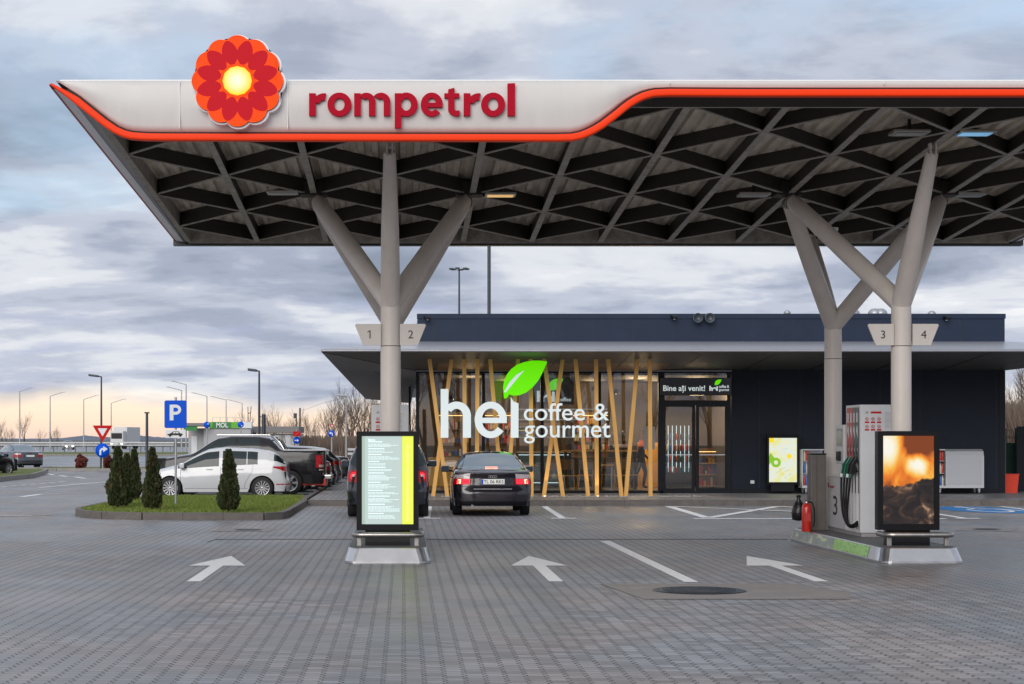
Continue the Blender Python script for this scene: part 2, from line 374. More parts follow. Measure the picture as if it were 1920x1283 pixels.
def paver_mat():
    m = bpy.data.materials.new('pavers'); m.use_nodes = True; nt = m.node_tree; N = nt.nodes; L = nt.links
    p = N['Principled BSDF']
    def mth(op, a, b=None, c=None, clamp=False):
        n = N.new('ShaderNodeMath'); n.operation = op; n.use_clamp = clamp
        for i, v in enumerate((a, b, c)):
            if v is None: continue
            if isinstance(v, (int, float)): n.inputs[i].default_value = v
            else: L.new(v, n.inputs[i])
        return n.outputs[0]
    g = N.new('ShaderNodeNewGeometry'); sp = N.new('ShaderNodeSeparateXYZ'); L.new(g.outputs['Position'], sp.inputs[0])
    x, y, _ = sp.outputs
    PX, PY = .146, .132
    yy = mth('DIVIDE', y, PY)
    # interlocking side joint: swings left and right once per paver
    tri = mth('SUBTRACT', mth('MULTIPLY', mth('ABSOLUTE', mth('SUBTRACT', mth('FRACT', mth('ADD', yy, .25)), .5)), 4), 1)
    tri = mth('MULTIPLY', mth('MINIMUM', mth('MAXIMUM', mth('MULTIPLY', tri, 1.8), -1), 1), .095)
    xx = mth('ADD', mth('DIVIDE', x, PX), tri)
    ci = mth('FLOOR', xx); par = mth('MULTIPLY', mth('MODULO', mth('ABSOLUTE', ci), 2), .5)
    fx = mth('FRACT', xx); fy0 = mth('ADD', yy, mth('MULTIPLY', par, 0)); fy = mth('FRACT', fy0); cj = mth('FLOOR', fy0)
    dx = mth('SUBTRACT', .5, mth('ABSOLUTE', mth('SUBTRACT', fx, .5)))      # 0 at side joint
    dy = mth('SUBTRACT', .5, mth('ABSOLUTE', mth('SUBTRACT', fy, .5)))
    cell = N.new('ShaderNodeCombineXYZ'); L.new(ci, cell.inputs[0]); L.new(cj, cell.inputs[1])
    wn = N.new('ShaderNodeTexWhiteNoise'); wn.noise_dimensions = '2D'; L.new(cell.outputs[0], wn.inputs['Vector'])
    jn = N.new('ShaderNodeTexNoise'); jn.inputs['Scale'].default_value = 7.0; jn.inputs['Detail'].default_value = 3; L.new(g.outputs['Position'], jn.inputs['Vector'])
    jw = mth('MULTIPLY', jn.outputs['Fac'], .105)
    jx = mth('SUBTRACT', 1, mth('DIVIDE', dx, jw), clamp=True)
    # corners of the zigzag collect moss: darker, wider there
    jx = mth('MULTIPLY', mth('MINIMUM', mth('MULTIPLY', jx, 3.0), 1), 1.0, clamp=True)
    rowr = N.new('ShaderNodeTexWhiteNoise'); rowr.noise_dimensions = '2D'
    c2 = N.new('ShaderNodeCombineXYZ'); L.new(ci, c2.inputs[0]); L.new(mth('ROUND', fy0), c2.inputs[1]); L.new(c2.outputs[0], rowr.inputs['Vector'])
    gy = mth('ADD', .36, mth('MULTIPLY', mth('POWER', rowr.outputs['Value'], 4), .6))
    jy = mth('MULTIPLY', mth('LESS_THAN', dy, .045), gy)
    j = mth('MAXIMUM', mth('MULTIPLY', jx, .85), jy)
    def noise(s, d, off, r=.5):
        mp = N.new('ShaderNodeMapping'); mp.inputs['Location'].default_value = off; L.new(g.outputs['Position'], mp.inputs[0])
        mp.inputs['Scale'].default_value = (1, .55, 1)
        n = N.new('ShaderNodeTexNoise'); n.inputs['Scale'].default_value = s; n.inputs['Detail'].default_value = d; n.inputs['Roughness'].default_value = r
        L.new(mp.outputs[0], n.inputs['Vector']); return n.outputs['Fac']
    def mr(f, a, b, c, d):
        n = N.new('ShaderNodeMapRange'); n.inputs[1].default_value = a; n.inputs[2].default_value = b; n.inputs[3].default_value = c; n.inputs[4].default_value = d
        L.new(f, n.inputs[0]); return n.outputs[0]
    big = noise(.22, 5, (3, 2, 0), .6); mid = noise(1.1, 4, (0, 5, 0)); hue = noise(.7, 3, (8, 1, 0))
    tm_ = N.new('ShaderNodeMapping'); tm_.inputs['Scale'].default_value = (1.5, .07, 1); L.new(g.outputs['Position'], tm_.inputs[0])
    tn = N.new('ShaderNodeTexNoise'); tn.inputs['Scale'].default_value = 1.0; tn.inputs['Detail'].default_value = 5; L.new(tm_.outputs[0], tn.inputs['Vector']); trk = tn.outputs['Fac']
    mx = N.new('ShaderNodeMix'); mx.data_type = 'RGBA'; L.new(mr(hue, .38, .62, 0, 1), mx.inputs[0])
    mx.inputs[6].default_value = (.272, .246, .240, 1); mx.inputs[7].default_value = (.228, .238, .255, 1)
    b = mth('MULTIPLY', mth('ADD', .74, mth('MULTIPLY', wn.outputs['Value'], .52)), mth('MULTIPLY', mth('MULTIPLY', mr(big, .35, .65, .80, 1.14), mr(mid, .35, .65, .9, 1.08)), mth('MULTIPLY', mr(noise(.9, 6, (4, 9, 0), .7), .60, .74, 1.0, .62), mr(trk, .56, .72, 1.0, .80))))
    mu = N.new('ShaderNodeMix'); mu.data_type = 'RGBA'; mu.blend_type = 'MULTIPLY'; mu.inputs[0].default_value = 1
    cb = N.new('ShaderNodeCombineColor'); [L.new(b, cb.inputs[i]) for i in range(3)]
    L.new(mx.outputs[2], mu.inputs[6]); L.new(cb.outputs[0], mu.inputs[7])
    mj = N.new('ShaderNodeMix'); mj.data_type = 'RGBA'; L.new(j, mj.inputs[0]); L.new(mu.outputs[2], mj.inputs[6]); mj.inputs[7].default_value = (.026, .022, .018, 1)
    L.new(mj.outputs[2], p.inputs['Base Color'])
    wet = mr(big, .40, .60, .30, .54)
    rr = mth('ADD', wet, mth('MULTIPLY', wn.outputs['Value'], .14)); rr = mth('ADD', rr, mth('MULTIPLY', j, .2), clamp=True)
    L.new(rr, p.inputs['Roughness']); p.inputs['Specular IOR Level'].default_value = .5
    fn = noise(60, 3, (0, 0, 0))
    hgt = mth('SUBTRACT', mth('MULTIPLY', fn, .12), mth('MULTIPLY', j, .6))
    bp = N.new('ShaderNodeBump'); bp.inputs['Strength'].default_value = .28; bp.inputs['Distance'].default_value = .006
    L.new(hgt, bp.inputs['Height']); L.new(bp.outputs[0], p.inputs['Normal'])
    M['pavers'] = m
paver_mat()

_r = [n for n in M['marking'].node_tree.nodes if n.type == 'VALTORGB'][0]; _r.color_ramp.elements[0].position = .34; _r.color_ramp.elements[1].position = .44; _r.color_ramp.elements[0].color = (.30, .29, .28, 1); _r.color_ramp.elements[1].color = (.84, .83, .82, 1)
_n = [n for n in M['marking'].node_tree.nodes if n.type == 'TEX_NOISE'][0]; _n.inputs['Scale'].default_value = 16; _n.inputs['Detail'].default_value = 9; _n.inputs['Roughness'].default_value = .75
# ================================================================ SETTING
def sheet(name, m, poly, z): return struct(MB().add([(x, y, z) for x, y in poly], [tuple(range(len(poly)))]).build(name, m))
def rect(x0, x1, y0, y1): return [(x0, y0), (x1, y0), (x1, y1), (x0, y1)]
sheet('ground', 'field', rect(-4000, 4000, -400, 6000), -.012)
sheet('forecourt_paving', 'pavers', rect(-60, 60, -30, 112), 0)
sheet('road', 'asphalt', rect(-200, 60, 112, 192), -.004)
sheet('highway', 'asphalt', rect(-500, 200, 225, 420), -.004)
PLZ = .15
# raised shop pavement
pf = [(-2.55, 48.3), (40, 48.3), (40, 112), (-2.55, 112)]
struct(MB().prism(rect(-2.43, 40, 48.45, 112), -.002, PLZ, 'xy').build('pavement', 'pavers'))
def kerb_run(name, pts, m, wd=.13, h=.155, seg=1.0, closed=False):
    """kerb stones laid along a line"""
    mb = MB(); P = [Vector((x, y, 0)) for x, y in pts]
    if closed: P.append(P[0])
    rnd = random.Random(5)
    for a, b in zip(P[:-1], P[1:]):
        n = max(1, round((b-a).length/seg)); t = (b-a).normalized()
        for k in range(n):
            p = a+(b-a)*k/n+t*.003; q = a+(b-a)*(k+1)/n-t*.003; dz = rnd.uniform(-.002, .002)
            mb.bar(p+Vector((0, 0, h/2+dz)), q+Vector((0, 0, h/2+dz)), wd, h)
    return struct(mb.build(name, m))
kerb_run('kerb', [(-2.45, 48.36), (40, 48.36)], 'kerb')
kerb_run('kerb', [(-2.6, 48.5), (-2.6, 110)], 'kerb')
# grass island in front of the parked cars
isl = [(-7.37, 42.9), (-7.2, 41.9), (-6.9, 41.1), (-6.4, 40.4), (-5.5, 39.95), (-2.95, 39.9), (-2.62, 40.3), (-2.55, 41.2), (-2.53, 48.2), (-2.75, 52.6), (-6.4, 52.6), (-7.0, 51.5), (-7.3, 49.0)]
kerb_run('kerb', isl, 'kerb', closed=True, seg=.8)
ctr = Vector((-4.9, 46.2))
def inset(poly, k):
    c = Vector((sum(p[0] for p in poly)/len(poly), sum(p[1] for p in poly)/len(poly)))
    return [tuple(c+(Vector(p)-c)*(1-k/(Vector(p)-c).length)) for p in poly]
g1 = inset(isl, .05)
struct(MB().prism(g1, 0, .135, 'xy').build('lawn', 'turf'))
def pip(x, y, poly):
    c = False; n = len(poly)
    for i in range(n):
        x1, y1 = poly[i]; x2, y2 = poly[(i+1) % n]
        if (y1 > y) != (y2 > y) and x < (x2-x1)*(y-y1)/(y2-y1)+x1: c = not c
    return c
def blades(name, poly, n, z, h, rnd, m='grass_blade'):
    mb = MB(); xs = [p[0] for p in poly]; ys = [p[1] for p in poly]; k = 0
    while k < n:
        x = rnd.uniform(min(xs), max(xs)); y = rnd.uniform(min(ys), max(ys))
        if not pip(x, y, poly): continue
        k += 1; a = rnd.uniform(0, 6.28); hh = h*rnd.uniform(.5, 1.3); w_ = .006+.004*rnd.random()
        dx, dy = math.cos(a)*w_, math.sin(a)*w_; lx, ly = rnd.uniform(-.4, .4)*hh, rnd.uniform(-.4, .4)*hh
        mb.add([(x-dx, y-dy, z), (x+dx, y+dy, z), (x+lx, y+ly, z+hh)], [(0, 1, 2)])
    o = mb.build(name, m, recalc=False); tag(o, kind='stuff'); return o
o = blades('grass', inset(isl, .1), 26000, .134, .055, random.Random(3))
tag(o, 'short mown green grass inside the kerbed island with the conifers', 'grass')
# far islands and verges
vi = [(-21.0, 104), (-18.6, 101.6), (-13.0, 100.6), (-6, 100.5), (-4, 102), (-4, 107), (-20, 107.5)]
struct(MB().prism(vi, 0, .12, 'xy').build('lawn', 'turf')); kerb_run('kerb', vi, 'kerb_light', seg=2, closed=True)
vi2 = [gr(-40, 908), gr(22, 901), gr(60, 897), gr(82, 890), gr(88, 886), gr(74, 883.5), gr(-60, 883.5)]
struct(MB().prism(vi2, 0, .12, 'xy').build('lawn', 'turf')); kerb_run('kerb', vi2, 'kerb_light', seg=2, closed=True, h=.2)
struct(MB().prism(rect(-260, -11, 193, 230), -.01, .15, 'xy').build('lawn', 'turf'))
kerb_run('kerb', [(-260, 192.6), (-11, 192.6)], 'kerb_light', seg=10, wd=.3, h=.2)
struct(MB().prism(rect(-11, 120, 125, 190), -.01, .05, 'xy').build('verge', 'field'))

# markings
def arrow(cx):
    p = [(cx-.085, 22.6), (cx+.085, 22.6), (cx+.085, 25.42), (cx+.385, 25.42), (cx, 27.55), (cx-.385, 25.42), (cx-.085, 25.42)]
    return MB().add([(a, b, .005) for a, b in p], [(0, 1, 2, 6), (2, 3, 4), (2, 4, 6), (6, 4, 5)])
for cx in (-2.51, 1.82, 4.99): struct(arrow(cx).build('lane_arrow', 'marking'))
def stripe(pts, wd, z=.005, m='marking', name='road_marking'):
    mb = MB()
    for a, b in zip(pts[:-1], pts[1:]):
        a = Vector((*a, z)); b = Vector((*b, z)); t = (b-a).normalized(); n = Vector((-t.y, t.x, 0))*wd/2
        mb.quad(a-n, b-n, b+n, a+n); z += .0015
    return struct(mb.build(name, m))
stripe([(3.42, 22.5), (3.36, 31.6)], .17)
for X in (.52, 3.44, 12.1):
    stripe([(X-.02, 40.8), (X+.12, 47.9)], .15); stripe([(X-.28, 40.6), (X+.26, 40.6)], .34, .008)
stripe([(14.9, 40.75), (15.1, 47.9)], .15); stripe([(6.2, 40.5), (11.6, 40.5)], .34, .006)
for k, (a, b) in enumerate([((6.7, 47.9), (6.55, 40.9)), ((6.6, 40.9), (9.45, 47.8)), ((9.45, 47.8), (11.5, 42.2)), ((6.75, 47.7), (11.5, 41.0))]):
    stripe([a, b], .22, .008+.002*k)
stripe([gr(-60, 910), gr(0, 911.5)], .15, .006)
for k in range(7):
    u = 2+k*18; stripe([gr(u, 913.5-k*1.55), gr(u+12, 912.5-k*1.55)], .14, .006)
stripe([gr(72, 914.8), gr(200, 903.5)], .16, .006); stripe([gr(88, 888.4), gr(101, 891)], .2, .006); stripe([gr(100, 887.2), gr(140, 887)], .2, .006)
stripe([gr(112, 892), gr(126, 894)], .2, .006); stripe([gr(140, 894.5), gr(160, 897.5)], .2, .006); stripe([gr(40, 932), gr(75, 927.5), gr(114, 926.5)], .22, .006)
stripe([gr(0, 967.2), gr(60, 967.2)], .10, .006)
# wheelchair bay
bl = MB(); cx, cy = 14.0, 45.6
bl.add([(cx+.95*math.cos(2*math.pi*k/40)*(1+.05*math.cos(4*k)), cy+2.2*math.sin(2*math.pi*k/40), .006) for k in range(40)], [tuple(range(40))]); struct(bl.build('disabled_bay_marking', 'marking_blue'))
wb = MB(); wb.ring(0, 0, .62, .5, 0, .001, 150, 400, 30)
wb.xf(lambda v: (cx-.02+v[0]*.75, cy-.45+v[2]*1.9, .010+v[1]))
for a, b, wd, zz in [((-.15, .3), (-.1, 1.35), .12, .012), ((-.12, .25), (.45, .25), .2, .0135), ((.42, .25), (.6, -.9), .12, .015), ((-.12, .85), (.25, .8), .16, .0165)]:
    A = Vector((cx+a[0], cy+a[1], zz)); B = Vector((cx+b[0], cy+b[1], zz)); t = (B-A).normalized(); n = Vector((-t.y, t.x, 0))*wd/2; wb.quad(A-n, B-n, B+n, A+n)
wb.add([(cx-.15+.13*math.cos(k*.5236), cy+1.62+.28*math.sin(k*.5236), .012) for k in range(12)], [tuple(range(12))])
struct(wb.build('disabled_bay_marking', 'marking'))
# concrete patches and covers
def cover(cx, cy, r, name='manhole_cover', label=''):
    mb = MB(); mb.lathe([(0.0, .016), (r*.86, .016), (r*.88, .011), (r*.92, .011), (r*.94, .016), (r, .015), (r+.02, .004)], 40, (cx, cy, 0))
    for k in range(-5, 6):
        hw = math.sqrt(max(0, (r*.8)**2-(k*r*.14)**2)); mb.box(cx-hw, cx+hw, cy+k*r*.14-.012, cy+k*r*.14+.012, .0165, .020)
    o = mb.build(name, 'iron'); o.location = (cx, cy, 0)
    for v in o.data.vertices: v.co.x -= cx; v.co.y -= cy
    tag(o, label, 'manhole cover'); return o
struct(MB().add([(2.55, 20.1, .005), (4.75, 20.1, .005), (4.95, 21.0, .005), (4.6, 22.25, .005), (2.3, 22.25, .005)], [(0, 1, 2, 3, 4)]).build('concrete_patch', 'patch'))
cover(3.31, 21.2, .51, label='large dark blue iron manhole cover in front of the right arrow')
struct(MB().add([(x, y, .005) for x, y in (gr(395, 996.5), gr(505, 997.5), gr(520, 991.5), gr(425, 991))], [(0, 1, 2, 3)]).build('concrete_patch', 'patch'))
x, y = gr(465, 994.3); cover(x, y, .25, label='small manhole cover set in concrete before the grass island')
struct(MB().add([(x, y, .005) for x, y in (gr(1790, 996), gr(1900, 997), gr(1910, 990), gr(1800, 990))], [(0, 1, 2, 3)]).build('concrete_patch', 'patch'))
x, y = gr(1850, 993.5); cover(x, y, .25, label='small manhole cover right of the fuel island with flame screen')
struct(MB().add([(x, y, .005) for x, y in (gr(0, 969.5), gr(60, 968), gr(95, 967), gr(100, 964.5), gr(20, 965))], [(0, 1, 2, 3, 4)]).build('concrete_patch', 'patch'))
dr = MB(); dr.box(-3.2, 6.5, 32.05, 32.19, .0, .008)
for k in range(240): dr.box(-2.4+k*.037, -2.4+k*.037+.016, 32.07, 32.17, .008, .012)
struct(dr.build('drain_channel', 'drain')); stripe([(-3.25, 31.3), (-3.2, 32.0), (-2.95, 32.12)], .04, .006, 'iron', 'drain_channel')
struct(MB().box(-3.7, -2.95, 52.9, 53.3, .0, .14, .02).build('concrete_slab', 'kerb_light'))
# ================================================================ CANOPY
def PZ(Y): return 5.47-.055*(Y-29.26)
XL, XR, YF, YB, PIT, ROW = -3.85, 10.82, 23.3, 33.85, 1.2225, 1.49
cano = empty('forecourt_canopy', (3.48, 28.6, 0))
tag(cano, 'wide petrol station canopy with white and orange edge over a dark diagonal steel grid', 'canopy')
def clip_seg(x0, y0, x1, y1):
    t0, t1 = 0.0, 1.0; dx, dy = x1-x0, y1-y0
    for p, q in ((-dx, x0-XL), (dx, XR-x0), (-dy, y0-YF), (dy, YB-y0)):
        if abs(p) < 1e-9:
            if q < 0: return None
            continue
        r = q/p
        if p < 0: t0 = max(t0, r)
        else: t1 = min(t1, r)
    return None if t0 >= t1-1e-4 else (x0+dx*t0, y0+dy*t0, x0+dx*t1, y0+dy*t1)
BH = .19
def DK(Y): return .197+.007*(Y-23.3)
def ibeam(x0, y0, x1, y1, fw, dz):
    mb = MB(); a = Vector((x0, y0, PZ(y0)+dz)); b = Vector((x1, y1, PZ(y1)+dz))
    mb.bar(a+Vector((0, 0, .007)), b+Vector((0, 0, .007)), fw, .014)
    o = mb.build('beam', 'lattice_steel', cano); ha, hb = DK(y0)-.012, DK(y1)-.012; t_ = (b-a).normalized(); u_ = Vector((t_.y, -t_.x, 0)).normalized()*fw*.21; Z = Vector((0, 0, 1)); c_ = [a-u_+Z*.013, a+u_+Z*.013, a+u_+Z*ha, a-u_+Z*ha, b-u_+Z*.013, b+u_+Z*.013, b+u_+Z*hb, b-u_+Z*hb]; MB().add(c_, [(0,3,2,1),(4,5,6,7),(0,1,5,4),(1,2,6,5),(2,3,7,6),(3,0,4,7)]).build('web', 'web_shade', o); return o
for i in range(13):
    x = -3.83+PIT*i
    if 0 < i < 12: ibeam(x, YF, x, YB, .095, 0)
for sgn, dz in ((1, .0055), (-1, .0105)):
    for m in range(-8, 14):
        x0 = -1.39+2*PIT*m
        y0 = 29.26
        s_ = clip_seg(x0-10*PIT*1, y0-sgn*10*ROW, x0+10*PIT*1, y0+sgn*10*ROW)
        if s_: ibeam(*s_, .055, dz)
# perimeter frame
for (a, b) in (((XL, YF), (XR, YF)), ((XR, YF), (XR, YB)), ((XR, YB), (XL, YB)), ((XL, YB), (XL, YF))):
    mb = MB(); A = Vector((*a, PZ(a[1])+DK(a[1])/2-.004)); B = Vector((*b, PZ(b[1])+DK(b[1])/2-.004)); mb.bar(A, B, .10, .012+(DK(a[1])+DK(b[1]))/2); mb.build('edge_beam', 'lattice_steel', cano)
# profiled roof deck seen between the beams
mb = MB(); n = int((XR-XL)/.2); vs = []; fs = []
prof = []
for k in range(n):
    x = XL+k*.2; prof += [(x, 0), (x+.08, 0), (x+.10, .065), (x+.18, .065)]
prof.append((XL+n*.2, 0))
for (x, h) in prof:
    for y in (YF, YB): vs.append((x, y, PZ(y)+DK(y)+h*.8))
fs = [(2*i, 2*i+1, 2*i+3, 2*i+2) for i in range(len(prof)-1)]
mb.add(vs, fs); mb.build('roof_deck', 'deck', cano, recalc=False)
mb = MB()
def roofz(Y): return 6.03-.055*(Y-23.0)
mb.add([(XL-.38, 23.12, 6.055), (XR+.38, 23.12, 6.055), (XR+.25, 34.05, PZ(34.05)+.38), (XL-.25, 34.05, PZ(34.05)+.38),
        (XL-.38, 23.12, 6.052), (XR+.38, 23.12, 6.052), (XR+.25, 34.05, PZ(34.05)+.35), (XL-.25, 34.05, PZ(34.05)+.35)],
       [(0, 1, 2, 3), (7, 6, 5, 4), (0, 3, 7, 4), (1, 5, 6, 2), (0, 4, 5, 1), (3, 2, 6, 7)]); mb.build('roof', 'dark_trim', cano)
# front fascia: lower edge follows the photograph, built at its own distance
YFA = 23.0
low = [(106, 152), (128, 166), (152, 182), (178, 203), (204, 223.5), (224, 237), (238, 243), (250, 246), (275, 247.8), (309, 248.3), (700, 249), (1040, 249.5), (1070, 248.8), (1084, 246), (1097, 241), (1110, 234.5), (1123, 226.6), (1150, 206), (1162, 196), (1174, 187), (1188, 178.5), (1202, 172), (1214, 168.5), (1226, 166), (1254, 164.8), (1400, 165.5)]
lowW = [at(u, v, YFA) for u, v in low]
zr = lowW[-1][1]; lowW.append((XR+.45, zr))
topz = at(600, 152.5, YFA)[1]
def zlow_front(x):
    for (x0, z0), (x1, z1) in zip(lowW[:-1], lowW[1:]):
        if x0 <= x <= x1: return z0+(z1-z0)*(x-x0)/(x1-x0)
    return zr
# skin with a soft belly: split in strips so that the panel can bulge
mb = MB(); vs = []; fs = []; xs = sorted(set([p[0] for p in lowW]+[lowW[0][0]+(.12*k) for k in range(1, 64)]+[4+.5*k for k in range(14)]))
xs = [x for x in xs if lowW[0][0] <= x <= XR+.45]
NR = 8
for x in xs:
    zl = zlow_front(x)
    for j in range(NR+1):
        t = j/NR; z = topz+(zl-topz)*t; depth = (topz-zl)
        vs.append((x, YFA-.05*math.sin(math.pi*min(1, .15+t*.85))*min(1, depth/.3)-.02, z))
for i in range(len(xs)-1):
    for j in range(NR): fs.append((i*(NR+1)+j, i*(NR+1)+j+1, (i+1)*(NR+1)+j+1, (i+1)*(NR+1)+j))
mb.add(vs, fs, True)
fas = mb.build('front_fascia', 'canopy_white', cano, recalc=False)
sd_ = fas.modifiers.new('t', 'SOLIDIFY'); sd_.thickness = .04; sd_.offset = -1
mb = MB()
for u in (338, 540, 1254, 1655): 
    x = at(u, 200, YFA)[0]; zl = zlow_front(x)+.004; mb.box(x-.0025, x+.0025, YFA-.078, YFA-.05, zl+.03, topz-.01)
mb.build('panel_joint', 'edge_white', fas)
mb = MB(); mb.box(lowW[0][0]+.05, XR+.45, YFA-.03, YFA+.16, topz-.004, topz+.012); mb.build('coping', 'edge_white', fas)
# orange band under it
op = [(90, 160, 0)]
cl = []
for i, (x, z) in enumerate(lowW):
    a = Vector(lowW[max(i-1, 0)]); b = Vector(lowW[min(i+1, len(lowW)-1)]); t = (b-a).normalized(); nn = Vector((t.y, -t.x))
    if nn.y > 0: nn = -nn
    cl.append(Vector((x, z))+nn*.068)
X0, Z0 = at(93, 160, YFA); cl[0] = Vector((X0+.03, Z0+.0))
def ribbon(name, m, cl, hh, y0, y1, parent, off=0.0):
    """band of height hh following a centre line, depth y0..y1, slightly rounded face"""
    prof = [(-.5, y1), (-.5, y0+.02), (-.42, y0+.005), (-.2, y0), (.2, y0), (.42, y0+.005), (.5, y0+.02), (.5, y1)]
    vs = []; fs = []; n = len(prof)
    for i, c in enumerate(cl):
        a = cl[max(i-1, 0)]; b = cl[min(i+1, len(cl)-1)]; t = (b-a).normalized(); nn = Vector((-t.y, t.x))
        if nn.y < 0: nn = -nn
        h = hh*(.35+.65*min(1, i/2.0)) if name == 'orange_band' else hh
        for p, y in prof: q = c+nn*(p*h+off); vs.append((q.x, y, q.y))
    for i in range(len(cl)-1):
        for k in range(n): k2 = (k+1) % n; fs.append((i*n+k, i*n+k2, (i+1)*n+k2, (i+1)*n+k))
    mb = MB().add(vs, fs, False); mb.add(vs[:n], [tuple(range(n))]); mb.add(vs[-n:], [tuple(range(n))])
    return mb.build(name, m, parent)
ribbon('orange_band', 'orange', cl, .084, YFA-.09, YFA+.03, cano)
ribbon('shadow_gap', 'dark_trim', [c for c in cl[1:]], .05, YFA-.02, YFA+.06, cano, .05)
# dark soffit return from the orange band in to the grid
mb = MB(); vs = []; fs = []
for i, c in enumerate(cl[1:]):
    zz = c.y-.03; tgt = PZ(YF)-.018
    vs += [(max(c.x, XL-.35), YFA+.035, zz), (min(max(c.x, XL), XR), YF-.052, tgt if zz > tgt else max(zz, tgt-.05)), (min(max(c.x, XL), XR), YF-.052, PZ(YF)+.2)]
k = len(cl)-1
for i in range(k-1): fs += [(3*i, 3*i+3, 3*i+4, 3*i+1), (3*i+1, 3*i+4, 3*i+5, 3*i+2)]
mb.add(vs, fs); mb.build('front_soffit', 'dark_trim', cano, recalc=False)
# left, right and rear edges
def side(sg, XE, name):
    out = XE
    def sec(Y):
        d = .145-.10*(Y-23)/11
        zt = roofz(Y); P = PZ(Y)
        e = .43-.17*(Y-23)/11
        return [(out-sg*e, zt), (out-sg*(e+.03), P+d+.045), (out-sg*e, P+d), (out-sg*(e-.035), P+d-.005)], [(out-sg*(e-.03), P+d-.004), (out-sg*(e-.16), P+d-.02)], [(out-sg*(e-.16), P+d-.021), (out-sg*.05, P-.012), (out-sg*.052, P+.25)]
    ys = [23.0+k*(11.1/24) for k in range(25)]
    for idx, (nm, mt) in enumerate((('side_fascia', 'edge_orange_shade'), ('side_trim', 'edge_white'), ('side_panel', 'panel_grey'))):
        vs = []; n = len(sec(23.0)[idx])
        for y in ys: vs += [(x, y, z) for x, z in sec(y)[idx]]
        MB().add(vs, [(i*n+j, i*n+j+1, (i+1)*n+j+1, (i+1)*n+j) for i in range(len(ys)-1) for j in range(n-1)]).build(nm, mt, cano, recalc=False)
side(1, XL, 'left'); side(-1, XR, 'right')
mb = MB(); mb.box(XL-.28, XR+.28, 33.92, 34.1, PZ(34)-.035, PZ(34)+.38); mb.build('rear_fascia', 'panel_grey', cano)
# luminaires under the deck
def lum(u, v, m, lab):
    Y = 19105/(1019-v); x = (u-CX)*Y/F; z = PZ(Y)+.02
    r = empty('canopy_light', (x, Y, z)); tag(r, lab, 'light fixture', 'flat luminaires under the canopy grid')
    a = MB().box(-.24, .24, -.17, .17, -.028, .012, .008).build('housing', 'steel_dull', r)
    b = MB().box(-.20, .20, -.13, .13, -.036, -.031).build('lamp_panel', m, r)
    MB().box(-.02, .02, -.02, .02, .012, .17).build('bracket', 'dark_trim', r)
mat('lum_off', (.35, .37, .35), .3); glow('lum_warm', (1, .62, .25), .45); mat('lum_blue_reflect', (.18, .42, .62), .15, emit=(.2, .5, .8), es=.4)  # blue panel: a sky-blue reflection put into colour and faint glow
lum(530, 362, 'lum_off', 'flat canopy light fixture left of the column marked 1 2')
lum(938, 366, 'lum_warm', 'flat canopy light fixture glowing yellow right of the first column tree')
lum(1413, 366, 'lum_off', 'flat canopy light fixture left of the right column tree')
lum(1705, 250, 'lum_off', 'flat canopy light fixture just left of the top of the tall right branch')
lum(1828, 250, 'lum_blue_reflect', 'flat canopy light fixture with painted blue reflection at the upper right')
lum(1816, 366, 'lum_off', 'flat canopy light fixture at right behind the right column tree')
c_ = MB().lathe([(0, -.06), (.05, -.045), (.065, 0), (.065, .03)], 16).build('dome_camera', 'sign_white'); c_.location = (7.35, 32.3, PZ(32.3)-.02); tag(c_, 'small white dome camera under the canopy near the right column tree', 'camera')
rebase(cano)
# ---- letters "rompetrol"
LX = 560; LY0 = 130; ZM = 3.055
def lp(x, y): return at(LX+x/ZM, LY0+y/ZM, YFA-.09)
def lettering(strokes, name, m, side_m, parent, conv, y0, th, unit, label=None):
    pass
UN = (YFA-.09)/F/ZM                                                # metres per unit
LBX, LBZ = lp(0, 268)
def rom(v): return v
letters = []
class Gly:
    def __init__(s): s.mb = MB(); s.k = 0
    def d(s): s.k += 1; return -.0006*s.k
    def rect(s, x0, x1, z0, z1, cut=0):
        y = s.d(); s.mb.prism([(x0, z0), (x1, z0), (x1, z1+cut), (x0, z1)], y/UN, 30, 'xz'); return s
    def poly(s, p):
        y = s.d(); s.mb.prism(p, y/UN, 30, 'xz'); return s
    def ring(s, cx, cz, rox, roz, rix, riz, a0=0, a1=360):
        y = s.d(); s.mb.ring(cx, cz, 1, 1, y/UN, 30, a0, a1, 36, 1, rix, riz, rox, roz); return s
def gl_r(x):
    g = Gly(); g.rect(x, x+38, 0, 128); g.ring(x+86, 62, 66, 66, 30, 28, 82, 165); g.poly([(x+86, 128), (x+97, 127), (x+84, 88), (x+78, 90)]); return g
def gl_o(x, w_=137): g = Gly(); g.ring(x+w_/2, 64, w_/2, 68, w_/2-39, 36); return g
def gl_m(x):
    g = Gly(); g.rect(x, x+38, 0, 128); g.rect(x+84, x+122, 0, 84); g.rect(x+169, x+207, 0, 84)
    g.ring(x+70, 80, 52, 51, 15, 19, 0, 140); g.ring(x+154, 80, 53, 51, 15, 19, 0, 140); return g
def gl_p(x): g = Gly(); g.rect(x, x+38, -70, 128); g.ring(x+66, 64, 66, 68, 27, 36, -150, 150); return g
def gl_e(x):
    g = Gly(); g.ring(x+62, 64, 63, 68, 26, 38, 0, 318); g.rect(x+20, x+124, 48, 74); return g
def gl_t(x): g = Gly(); g.poly([(x+20, 38), (x+56, 38), (x+56, 160), (x+20, 150)]); g.rect(x-2, x+84, 102, 128); g.ring(x+73, 38, 53, 40, 17, 10, 180, 275); g.poly([(x+70, -2), (x+86, 2), (x+86, 30), (x+70, 28)]); return g
def gl_l(x): g = Gly(); g.rect(x, x+43, 0, 184, 2); return g
sign = empty('canopy_lettering', (LBX+1.2, YFA-.09, LBZ)); tag(sign, 'crimson rompetrol lettering on the white canopy fascia', 'lettering')
